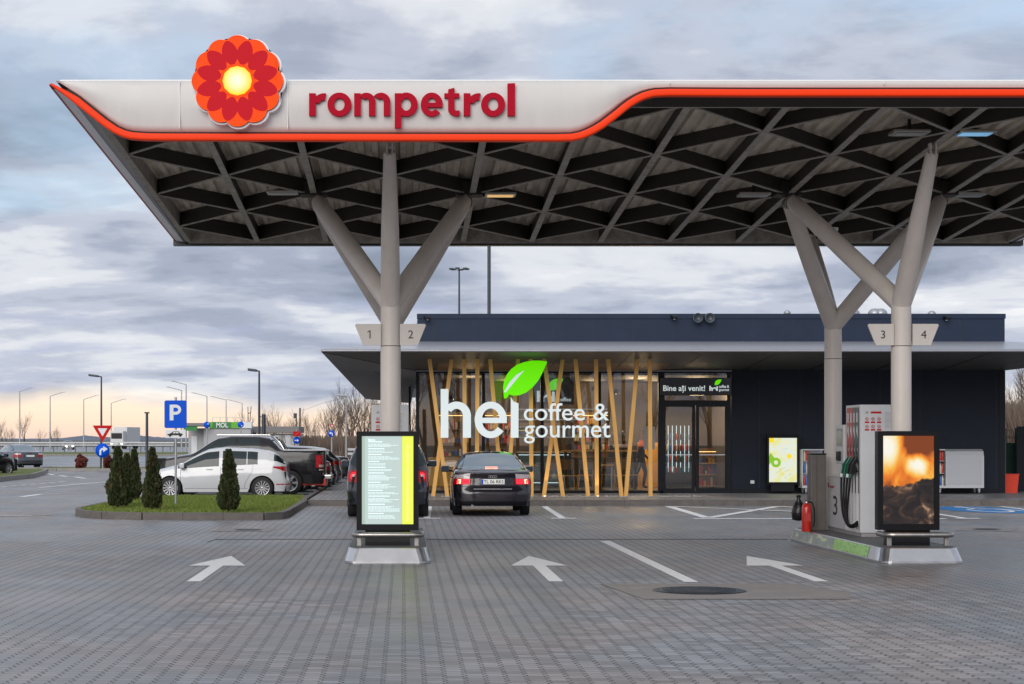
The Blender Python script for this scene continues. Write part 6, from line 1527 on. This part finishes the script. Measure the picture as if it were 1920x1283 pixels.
# ================================================================ PLANTS
def leafcone(h, rw, n, rnd, colour_m='thuja', brown=.12, base=.06):
    """thousands of small leaf sprays filling an uneven cone"""
    a = MB(); b = MB(); ph = [rnd.uniform(0, 6.28) for _ in range(6)]
    for _ in range(n):
        t = rnd.random()**1.25; z = base+t*(h-base); an = rnd.uniform(0, 6.283)
        prof = rw*((1-t)**.72)*min(1, .62+2.6*t)*(1+.17*math.sin(3*an+ph[0]+7*t)+.13*math.sin(5*an+ph[1]-9*t)+.10*math.sin(19*t+ph[2])+.08*math.sin(9*an+13*t+ph[3]))
        r_ = prof*(1-.45*rnd.random()**2.0)
        x, y = r_*math.cos(an), r_*math.sin(an)
        s_ = rnd.uniform(.024, .062); up = Vector((math.cos(an)*.45+rnd.uniform(-.4, .4), math.sin(an)*.45+rnd.uniform(-.4, .4), 1)).normalized()
        sd_ = up.cross(Vector((rnd.uniform(-1, 1), rnd.uniform(-1, 1), rnd.uniform(-.3, .3)))).normalized()
        p = Vector((x, y, z)); m = b if rnd.random() < brown else a
        m.add([p-sd_*s_*.5, p+sd_*s_*.5, p+up*s_*1.5+sd_*s_*.3, p+up*s_*1.9-sd_*s_*.1, p+up*s_*1.2-sd_*s_*.55], [(0, 1, 2, 3, 4)])
    return a, b
def thuja(X, Y, h, rw, lab, seed, z=.14):
    rnd = random.Random(seed); r = empty('conifer', (X, Y, z)); tag(r, lab, 'conifer', 'young conifers on the grass island')
    a, b = leafcone(h, rw, 5200, rnd); c = a.build('crown', 'thuja', r, recalc=False); b.build('dry_leaves', 'thuja_brown', c, recalc=False)
    MB().tube([(0, 0, -.02), (.01, 0, h*.4), (0, .01, h*.85)], [.03, .02, .008], 8).build('trunk', 'bark', r)
def gz(u, v): return gr(u, v, .14)
for (u, v, vt, wpx, lab) in ((221, 953, 843, 46, 'leftmost young conifer on the grass island, wide at the base'), (238, 948, 856, 26, 'narrow young conifer half hidden behind the leftmost one'), (252, 939, 847, 27, 'young conifer standing farther back, second group from left'), (286, 957, 846, 40, 'young conifer just left of the parking sign pole'), (429, 961, 849, 44, 'young conifer in front of the white hatchback doors')):
    x, y = gz(u, v); s_ = S(y); thuja(x, y, (v-vt)/s_, wpx/s_/2*.86, lab, int(u))
def bush(X, Y, r_, lab, seed):
    rnd = random.Random(seed); r = empty('red_bush', (X, Y, .12)); tag(r, lab, 'bush', 'round red bushes on the far island'); a = MB()
    for _ in range(1500):
        d = Vector((rnd.gauss(0, 1), rnd.gauss(0, 1), rnd.gauss(0, 1))).normalized(); q = r_*(.6+.45*rnd.random()**.5)*(1+.15*math.sin(5*d.x+seed)+.12*math.sin(7*d.z)); p = Vector((d.x*q, d.y*q, r_*1.1+d.z*q*1.15)); s_ = rnd.uniform(.05, .11)
        u_ = Vector((rnd.uniform(-1, 1), rnd.uniform(-1, 1), rnd.uniform(-1, 1))).normalized(); v_ = u_.cross(d).normalized(); a.add([p-u_*s_*.5, p+v_*s_*.5, p+u_*s_*.6, p-v_*s_*.4], [(0, 1, 2, 3)])
    a.build('crown', 'red_bush', r, recalc=False)
    s = MB(); [s.tube([(0, 0, 0), (r_*.4*math.cos(k), r_*.4*math.sin(k), r_)], .02, 5) for k in range(6)]; s.build('stem', 'bark', r)
bush(atx(151, 103.4), 103.4, .33, 'round red bush left of the pole with yield sign', 3); bush(atx(202, 103.4), 103.4, .33, 'round red bush right of the pole with yield sign', 8)
# bare winter trees
def bare_mesh(h, rnd, spread=.5, depth=5):
    mb = MB()
    def go(p, d, ln, r0, k):
        pts = [p]; q = p.copy(); dd = d.copy(); n = 3
        for i in range(n): dd = (dd+Vector((rnd.uniform(-.14, .14), rnd.uniform(-.14, .14), rnd.uniform(-.02, .12)))).normalized(); q = q+dd*ln/n; pts.append(q.copy())
        mb.tube(pts, [r0*(1-.45*i/n) for i in range(n+1)], 5 if k < 2 else 3, caps=False, smooth=True)
        if k >= depth: return
        for j in range(3 if k else 4):
            t = rnd.uniform(.35, 1.0); i = min(n-1, int(t*n)); b = pts[i]+(pts[i+1]-pts[i])*(t*n-i); a = rnd.uniform(0, 6.28)
            nd = (dd+Vector((math.cos(a), math.sin(a), rnd.uniform(-.1, .3)))*spread*rnd.uniform(.7, 1.3)).normalized(); go(b, nd, ln*rnd.uniform(.55, .78), r0*.5, k+1)
        if k < depth: go(pts[-1], dd, ln*.7, r0*.55, k+1)
    go(Vector((0, 0, 0)), Vector((0, 0, 1)), h*.36, h*.012, 0); return mb
protos = []
for k, (h, sp_) in enumerate(((6.5, .42), (5.5, .55), (7.5, .36))):
    b = bare_mesh(h, random.Random(40+k), sp_, 4); big = MB(); protos.append((b.mesh('trunk', 'bark', False), h))
def split_tree(h, seed, sp_):
    """crown of twigs and separate trunk"""
    return None
tm = [b[0] for b in protos]
for m_ in tm: m_.materials[0] = M['twig']
trunks = [MB().tube([(0, 0, -.1), (.02, 0, h*.2), (0, .02, h*.37)], [h*.016, h*.0135, h*.0125], 8).mesh('trunk', 'bark') for (_, h) in protos]
def bare(u, Y, k, sc_, lab, grp):
    r = empty('bare_tree', (atx(u, Y), Y, 0), u*1.7); r.scale = (sc_,)*3; tag(r, lab, 'tree', grp)
    for nm, me in (('crown', tm[k]), ('trunk', trunks[k])): o = bpy.data.objects.new(nm, me); COL.objects.link(o); o.parent = r
rnd = random.Random(77)
spec = [(568, 150, 1, .8), (580, 158, 0, .7), (596, 170, 1, .7), (612, 160, 0, .85), (618, 146, 2, .85), (632, 165, 0, .8), (641, 150, 1, .9), (655, 150, 2, .9), (662, 165, 0, 1.0), (672, 158, 1, .95), (683, 150, 2, .95), (690, 170, 0, 1.1), (700, 160, 1, 1.0), (726, 152, 2, .9), (755, 150, 0, .95), (766, 165, 2, .9), (776, 156, 1, .95)]
for i, (u, Y, k, s_) in enumerate(spec): bare(u, Y, k, s_, 'thin bare winter tree in the brushwood left of the shop', 'bare trees left of the shop')
for i, (u, Y, k, s_) in enumerate([(497, 190, 1, .9), (510, 200, 0, .8), (524, 185, 2, .75), (540, 200, 1, .8), (550, 190, 0, .7), (466, 230, 0, .9)]): bare(u, Y, k, s_, 'thin bare tree behind the flat roofed sheds', 'bare trees behind the sheds')
for i, (u, Y, k, s_) in enumerate([(5, 330, 0, .9), (12, 340, 1, .8), (22, 320, 1, .7), (46, 340, 0, 1.1), (75, 330, 1, .7), (107, 335, 1, .8), (98, 340, 0, .6)]): bare(u, Y, k, s_, 'low bare tree on the horizon beyond the highway', 'bare trees on the far left horizon')
for i, (u, Y, k, s_) in enumerate([(1889, 118, 1, .8), (1897, 108, 2, .82), (1906, 104, 0, 1.08), (1913, 110, 1, 1.05), (1922, 106, 2, 1.0), (1935, 108, 0, 1.1)]): bare(u, Y, k, s_, 'bare winter tree beyond the yard fence at the right edge', 'bare trees at the right edge')
for i, (x, y, k, s_) in enumerate([(-14, -22, 0, 1.5), (-9, -26, 2, 1.5), (-4, -24, 1, 1.6), (1.5, -27, 0, 1.6), (7, -24, 2, 1.4), (12, -26, 1, 1.6), (17, -23, 0, 1.5), (4, -30, 2, 1.7), (22, -27, 2, 1.6)]):
    r = empty('bare_tree', (x, y, 0), x); r.scale = (s_,)*3; tag(r, 'bare tree behind the viewer mirrored in the shop glass', 'tree', 'bare trees mirrored in the shop glass')
    for nm, me in (('crown', tm[k]), ('trunk', trunks[k])): o = bpy.data.objects.new(nm, me); COL.objects.link(o); o.parent = r
# brushwood
def brush(name, x0, x1, y0, y1, h, n, lab, seed):
    rnd = random.Random(seed); mb = MB()
    for _ in range(n):
        x = rnd.uniform(x0, x1); y = rnd.uniform(y0, y1); hh = h*rnd.uniform(.45, 1.15); dx, dy = rnd.uniform(-.3, .3)*hh, rnd.uniform(-.2, .2)*hh; w_ = .025+.02*rnd.random()
        mb.add([(x-w_, y, 0), (x+w_, y, 0), (x+dx+w_*.3, y+dy, hh), (x+dx-w_*.3, y+dy, hh)], [(0, 1, 2, 3)])
    o = mb.build(name, 'twig', recalc=False); tag(o, lab, 'brushwood', kind='stuff')
brush('brushwood', atx(540, 140), atx(800, 140), 132, 150, 1.75, 9000, 'dense brown winter brushwood left of the shop', 5)
brush('brushwood', atx(1880, 100), atx(1960, 100), 96, 118, 3.3, 6000, 'dense brown winter brushwood at the right edge', 6)
# hills
def ridge(name, pts, Y, depth):
    mb = MB(); vs = []; n = len(pts); rn = random.Random(9); P = []
    for (u0, v0), (u1, v1) in zip(pts[:-1], pts[1:]):
        for k in range(8): t = k/8; P.append((u0+(u1-u0)*t, v0+(v1-v0)*t+rn.uniform(-.7, .7)))
    for u, v in P:
        x, z = at(u, v, Y); vs += [(x, Y-depth, -1), (x, Y, z), (x, Y+depth, -1)]
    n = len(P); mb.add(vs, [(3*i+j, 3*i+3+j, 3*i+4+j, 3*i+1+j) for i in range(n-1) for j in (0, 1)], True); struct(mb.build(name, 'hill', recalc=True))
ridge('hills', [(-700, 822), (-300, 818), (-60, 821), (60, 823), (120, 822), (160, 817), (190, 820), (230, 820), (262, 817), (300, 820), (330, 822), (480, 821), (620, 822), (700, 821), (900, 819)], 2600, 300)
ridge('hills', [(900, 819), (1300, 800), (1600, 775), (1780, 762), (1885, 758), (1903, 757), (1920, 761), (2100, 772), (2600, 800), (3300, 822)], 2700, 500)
# ================================================================ ROAD FURNITURE
def gsign(r, shape, cx, z, s_, y=-.05):
    if shape == 'yield':
        MB().prism([(cx-s_, z+s_*.62), (cx+s_, z+s_*.62), (cx, z-s_*1.05)], y-.01, y, 'xz').build('yield_sign', 'sign_red', r)
        MB().prism([(cx-s_*.48, z+s_*.33), (cx+s_*.48, z+s_*.33), (cx, z-s_*.48)], y-.014, y-.011, 'xz').build('yield_centre', 'sign_white', r)
    else:
        d = MB(); d.lathe([(0, y-.01), (s_, y-.01), (s_, y)], 28, (cx, 0, z), 'y'); p = d.build('arrow_sign', 'sign_blue', r)
        a = MB(); k = s_
        if shape == 'right_turn': a.prism([(cx-k*.42, z-k*.62), (cx-k*.18, z-k*.62), (cx-k*.18, z-.05*k), (cx-.02*k, z+k*.08), (cx+k*.1, z+k*.08), (cx+k*.1, z-k*.22), (cx+k*.72, z+k*.22), (cx+k*.1, z+k*.62), (cx+k*.1, z+k*.34), (cx-.15*k, z+k*.34), (cx-k*.42, z+.05*k)], y-.014, y-.0105)
        elif shape == 'right': a.prism([(cx-k*.6, z-k*.1), (cx+k*.1, z-k*.1), (cx+k*.1, z-k*.4), (cx+k*.6, z), (cx+k*.1, z+k*.4), (cx+k*.1, z+k*.12), (cx-k*.6, z+k*.12)], y-.014, y-.0105)
        elif shape == 'left_turn': a.prism([(cx+k*.42, z-k*.62), (cx+k*.18, z-k*.62), (cx+k*.18, z-.05*k), (cx+.02*k, z+k*.08), (cx-k*.1, z+k*.08), (cx-k*.1, z-k*.22), (cx-k*.72, z+k*.22), (cx-k*.1, z+k*.62), (cx-k*.1, z+k*.34), (cx+.15*k, z+k*.34), (cx+k*.42, z+.05*k)], y-.014, y-.0105)
        elif shape == 'diag_up': a.bar((cx-k*.5, y-.012, z-k*.4), (cx+k*.4, y-.012, z+k*.3), .003, k*.22, (0, 1, 0)); a.prism([(cx+k*.6, z+k*.5), (cx+k*.1, z+k*.4), (cx+k*.45, z+k*.0)], y-.014, y-.0105)
        else: a.bar((cx-k*.4, y-.012, z+k*.4), (cx+k*.3, y-.012, z-k*.3), .003, k*.22, (0, 1, 0)); a.prism([(cx+k*.5, z-k*.6), (cx+k*.45, z-k*.0), (cx-k*.0, z-k*.4)], y-.014, y-.0105)
        a.build('arrow', 'sign_white', p)
# parking sign
x, y = gr(329.5, 947, .14); s_ = S(y); r = empty('parking_sign', (x, y, .13)); tag(r, 'blue parking sign with white P above a small plate with a car symbol', 'sign')
def zz_(v): return EYE-(v-CY)/s_-.13
MB().tube([(0, 0, 0), (0, 0, zz_(745))], .027, 12).build('pole', 'galv', r)
hw = 20.8/s_
MB().prism([(-hw+.03, zz_(803)), (hw-.03, zz_(803)), (hw, zz_(803)+.03), (hw, zz_(751)-.03), (hw-.03, zz_(751)), (-hw+.03, zz_(751)), (-hw, zz_(751)-.03), (-hw, zz_(803)+.03)], -.045, -.03).build('panel', 'sign_blue', r)
g = MB(); k = (zz_(759)-zz_(788.5)); z0 = zz_(788.5); g.prism([(-k*.37, z0), (-k*.13, z0), (-k*.13, z0+k), (-k*.37, z0+k)], -.0475, -.0452); g.ring(.0*k, z0+k*.68, 1, 1, -.0482, -.0452, -90, 90, 20, 1, k*.17, k*.13, k*.36, k*.32)
g.prism([(-k*.14, z0+k*.81), (0.0, z0+k*.81), (0.0, z0+k), (-k*.14, z0+k)], -.0490, -.0452); g.prism([(-k*.14, z0+k*.36), (0.0, z0+k*.36), (0.0, z0+k*.55), (-k*.14, z0+k*.55)], -.0490, -.0452); g.build('lettering', 'sign_white', r)
hp_ = 19/s_
MB().box(-hp_, hp_, -.045, -.03, zz_(821.5), zz_(806), .006).build('supplementary_plate', 'sign_white', r)
c = MB(); zc = zz_(816.5); q = hp_/19; c.prism([(-15*q, zc), (-15.5*q, zc+2.5*q), (-8*q, zc+3.5*q), (-4*q, zc+7.5*q), (5*q, zc+7.5*q), (8.5*q, zc+3.8*q), (13*q, zc+3*q), (13.5*q, zc)], -.047, -.0452)
for wx_ in (-10, 9): c.lathe([(0, -.0495), (2.6*q, -.0495), (2.6*q, -.0452)], 14, (wx_*q, 0, zc), 'y')
o = c.build('car_symbol', 'black_text', r); c = MB(); c.prism([(-5.4*q, zc+3.9*q), (-3*q, zc+6.5*q), (0, zc+6.5*q), (0, zc+3.9*q)], -.0478, -.0471); c.prism([(1*q, zc+3.9*q), (1*q, zc+6.5*q), (4.3*q, zc+6.5*q), (6.4*q, zc+3.9*q)], -.0478, -.0471); c.build('symbol_window', 'sign_white', o)
# yield + arrow on the far island; lamp behind it
def sign_pair(u, vbase, Y, items, vtop, lab, base=0.0, name='road_sign'):
    r = empty(name, (atx(u, Y), Y, base)); tag(r, lab, 'road sign'); MB().tube([(0, 0, 0), (0, 0, at(0, vtop, Y)[1]-base)], .04, 8).build('pole', 'galv', r)
    for sh, uu, v, px in items: gsign(r, sh, at(uu, 0, Y)[0]-r.location.x, at(0, v, Y)[1]-base, px*Y/F)
    return r
sign_pair(192.5, 878, 101.8, [('yield', 192.5, 809.5, 18.5), ('right_turn', 192.5, 845, 13.5)], 798, 'red and white yield sign above a round blue right turn sign on the far island', .12)
sign_pair(622, 860, 118, [('yield', 622.5, 799, 4.8), ('left_turn', 621.5, 813.5, 6.3)], 794, 'small yield sign above blue arrow sign before the bare trees')
sign_pair(556.5, 850, 88, [('right', 556.5, 826, 6.8)], 806, 'blue right arrow sign in front of the flat roofed sheds')
o = MB().box(-.17, .17, -.02, 0, -.11, .11).build('no_entry_board', 'sign_red'); o.location = (atx(556.5, 87.8), 87.8, at(0, 813.5, 87.8)[1]); tag(o, 'small red board above the blue right arrow sign', 'sign'); MB().bar((-.09, -.024, -.05), (.09, -.024, .05), .004, .05, (0, 1, 0)).build('mark', 'sign_white', o)
sign_pair(388, 850, 126, [('diag_up', 388, 797, 6.2)], 790, 'round blue arrow sign at the left end of the green fascia shed')
sign_pair(451.5, 850, 126, [('diag_down', 451.5, 796.5, 5.8)], 790, 'round blue arrow sign at the right end of the green fascia shed')
# lamps
def street_lamp(u, vt, vb, Y, arm, lab, grp, m='lamp_grey', head=.55, rad=.055, base=0.0, rise=.0):
    r = empty('street_lamp', (atx(u, Y), Y, base)); tag(r, lab, 'street lamp', grp); h = at(0, vt, Y)[1]-base
    MB().tube([(0, 0, 0), (0, 0, h-rise)], [rad*1.3, rad*.75], 10).build('pole', m, r); q = MB()
    if abs(arm) > .01: q.tube([(0, 0, h-rise-.02), (arm, 0, h)], rad*.6, 8); q.build('arm', m, r)
    d = -1 if arm < 0 else 1
    l = MB(); l.box(0, head, -.13, .13, -.05, .07, .04); l.xf(lambda v: (arm+d*v[0], v[1], h+v[2]+.12*v[0])); l.build('lamp_head', m, r)
    return r
street_lamp(190, 706, 878, 102.5, -.14, 'dark grey street lamp standing behind the yield sign', None, head=.55, base=.1)
street_lamp(486, 695.5, 850, 86, -.1, 'dark grey street lamp behind the black pickup', None, head=.42)
street_lamp(649.5, 743, 845, 100, -.05, 'light grey street lamp before the bare trees left of the shop', None, 'pole_light', head=.45)
GL = 'tall lamps along the far highway'
for u, vt, Y, a, t in ((37, 732, 330, 1, 'first'), (94, 741, 350, 1, 'second'), (157, 747, 385, 1, 'third'), (208.5, 754, 410, 1, 'fourth')):
    street_lamp(u, vt-5, 0, Y, 22*Y/F*a, 'thin tall highway lamp with arm to the right, %s from the left edge' % t, GL, 'galv', 6*Y/F, .11, 0, 7*Y/F)
for u, vt, Y, t in ((349, 715, 230, 'nearest, above the parking sign'), (340.5, 726, 250, 'just left of the nearest one'), (388, 737, 270, 'left above the green fascia shed'), (424, 744, 290, 'above the green fascia'), (454, 750, 310, 'above the right end of the green fascia')):
    street_lamp(u, vt, 0, Y, -24*Y/F, 'thin highway lamp with arm to the left, '+t, GL, 'galv', 5*Y/F, .085, 0, 6*Y/F)
Y = 101; r = empty('short_lamp_post', (atx(275.5, Y), Y, .1)); tag(r, 'short dark lamp post with a small crossbar left of the parking sign', 'lamp post'); h = at(0, 779, Y)[1]; MB().tube([(0, 0, 0), (0, 0, h)], [.085, .07], 10).build('pole', 'lamp_grey', r); MB().box(-.13, .13, -.08, .08, h, h+.08, .02).build('lamp_head', 'lamp_grey', r)
o = MB().tube([(0, 0, 0), (0, 0, 2.4)], .09, 10).build('bollard_post', 'lamp_grey'); o.location = (atx(494.5, 86), 86, 0); o.scale.z = at(0, 777, 86)[1]/2.4; tag(o, 'stout dark post beside the street lamp behind the pickup', 'post'); MB().bar((0, 0, 2.3), (-.2, 0, 2.3), .03, .03).build('clamp', 'lamp_grey', o)
# high mast with flood lights, second mast
Y = 120; x = atx(861, Y); r = empty('flood_light_mast', (x, Y, 0)); tag(r, 'tall thin mast with a ring of floodlights above the shop roof', 'mast'); h = at(0, 506, Y)[1]; MB().tube([(0, 0, 0), (0, 0, h)], [.12, .05], 10).build('pole', 'lamp_grey', r); c = MB()
for k in range(6): a = R(60*k+15); c.bar((0, 0, h-.05), (math.cos(a)*.5, math.sin(a)*.5, h+.05), .03, .03)
c.build('crossarm', 'lamp_grey', r)
for k in range(6): a = R(60*k+15); MB().box(math.cos(a)*.52-.15, math.cos(a)*.52+.15, math.sin(a)*.52-.15, math.sin(a)*.52+.15, h+.0, h+.10, .03).build('floodlight', 'lamp_grey', r)
o = MB().tube([(0, 0, 0), (0, 0, 20)], .105, 10).build('mast', 'lamp_grey'); o.location = (atx(917, 115), 115, 0); tag(o, 'plain dark mast rising behind the shop up to the canopy', 'mast'); MB().lathe([(.15, 0), (.15, .5), (.1, .6)], 10).build('base_collar', 'lamp_grey', o)
# poles and wire
o = MB().tube([(0, 0, 0), (0, 0, at(0, 765, 160)[1])], .07, 8).build('utility_pole', 'bark'); o.location = (atx(562.5, 160), 160, 0); tag(o, 'thin utility pole behind the red board', 'pole')
MB().tube([(0, 0, at(0, 770, 160)[1]), (1.4, -15, at(0, 769, 150)[1]), ((atx(649, 100)-atx(562.5, 160))*.6, -38, at(0, 757, 122)[1]), (atx(649, 100)-atx(562.5, 160), -60, at(0, 745, 100)[1])], .008, 5).build('wire', 'black_plastic', o)
o = MB().tube([(0, 0, 0), (0, 0, at(0, 775, 150)[1])], .05, 8).build('camera_pole', 'lamp_grey'); o.location = (atx(555.5, 150), 150, 0); tag(o, 'thin pole with dark head behind the sheds', 'pole'); MB().box(-.22, .0, -.1, .1, at(0, 775, 150)[1]-.4, at(0, 775, 150)[1], .04).build('head', 'lamp_grey', o)
# guard rails
def guard(x0, x1, Y0, Y1, lab, zb, zt, pitch, bars=2, m='galv'):
    r = empty('guard_rail', (x0, Y0, 0)); tag(r, lab, 'guard rail'); L_ = Vector((x1-x0, Y1-Y0, 0)); n = min(100, int(L_.length/pitch))
    for k in range(bars): z = zt-.16-k*.28; MB().bar((0, 0, z), L_+Vector((0, 0, z)), .08, .15).build('rail', m, r)
    for k in range(n+1): p = L_*k/n; MB().box(p.x-.05, p.x+.05, p.y+.05, p.y+.13, zb, zt-.1).build('post', 'lamp_grey', r)
guard(atx(-60, 241), atx(335, 241), 241, 236, 'near steel guard rail with dark posts along the highway', 0, 1.42, 1.43)
guard(atx(-60, 300), atx(420, 300), 300, 296, 'farther pale guard rail beyond the near one', 0, 1.38, 4, 1)
guard(atx(652, 124), atx(800, 124), 124, 124, 'steel guard rail before the brushwood left of the shop', 0, 1.2, 2.5, 2)
# neighbouring station
def shed(): 
    Y = 130; r = empty('fuel_station_shed', (atx(430, Y), Y, 0)); tag(r, 'pale station shed with green MOL fascia and roof railing behind the parked cars', 'building')
    ox = r.location.x
    def X(u, y=Y): return at(u, 0, y)[0]-ox
    def Z(v, y=Y): return at(0, v, y)[1]
    MB().box(X(382), X(470), 0, 5, 0, Z(803)).build('wall', 'mol_wall', r); MB().box(X(350), X(384), 1, 5, 0, Z(803)).build('wall', 'mol_wall', r)
    MB().box(X(350), X(390), -1, 6, Z(799), Z(793.5)).build('roof', 'mol_roof', r)
    MB().box(X(393), X(449), -.12, .4, Z(803), Z(791.5)).build('fascia', 'mol_green', r); MB().box(X(434), X(449), -.14, -.121, Z(803), Z(791.5)).build('fascia_lime', 'mol_lime', r); MB().box(X(393), X(399), -.14, -.121, Z(803), Z(791.5)).build('fascia_lime', 'mol_lime', r)
    MB().box(X(449), X(472), -.12, .4, Z(803), Z(791.5)).build('fascia_end', 'sign_white', r)
    text_mb('MOL', width=22*Y/F, height=9.5*Y/F, loc=(X(406), -.15, Z(801.6)), bold=.03, ext=.02).build('lettering', 'sign_white', r)
    q = MB()
    for u in (396, 410, 424, 438, 452, 462, 471): q.box(X(u)-.02, X(u)+.02, 1, 1.04, Z(791.5), Z(783))
    q.box(X(396), X(471), 1, 1.04, Z(783.3), Z(782.6)); q.box(X(471)-.03, X(471)+.03, .9, .96, 0, Z(785)); q.build('roof_railing', 'galv', r)
    MB().box(X(356), X(367), .95, .99, 0, Z(818)).build('door', 'sign_white', r); MB().box(X(413), X(430), -.03, 0, Z(817), Z(814.5)).build('canopy_strip', 'mol_roof', r)
    MB().box(X(347), X(372), -.9, -.7, Z(808), Z(799)).build('green_awning', 'mol_green', r)
    r2 = empty('flat_shed', (atx(515, Y+2), Y+2, 0)); tag(r2, 'long low pale shed with grey roof right of the green fascia shed', 'building'); o2 = r2.location.x
    def X2(u): return at(u, 0, Y+2)[0]-o2
    MB().box(X2(474), X2(560), 0, 6, 0, Z(813)).build('wall', 'mol_wall', r2); MB().box(X2(470), X2(561), -.5, 6.5, Z(811.5), Z(799.5)).build('roof', 'mol_roof', r2)
    for u in (478, 497, 515, 533): MB().box(X2(u), X2(u+12), -.05, 0, 0, Z(816)).build('garage_door', 'galv', r2)
    m_ = MB(); m_.tube([(X(443), 10, Z(792)), (X(442.5), 10, Z(758))], .03, 5); m_.tube([(X(446), 10, Z(792)), (X(449), 10, Z(757))], .03, 5); m_.tube([(X(443), 10, Z(772)), (X(447.5), 10, Z(770))], .03, 5)
    o = m_.build('lattice_mast', 'bark'); o.location = r.location; tag(o, 'twin thin masts rising behind the green fascia', 'mast')
    return r
shed()
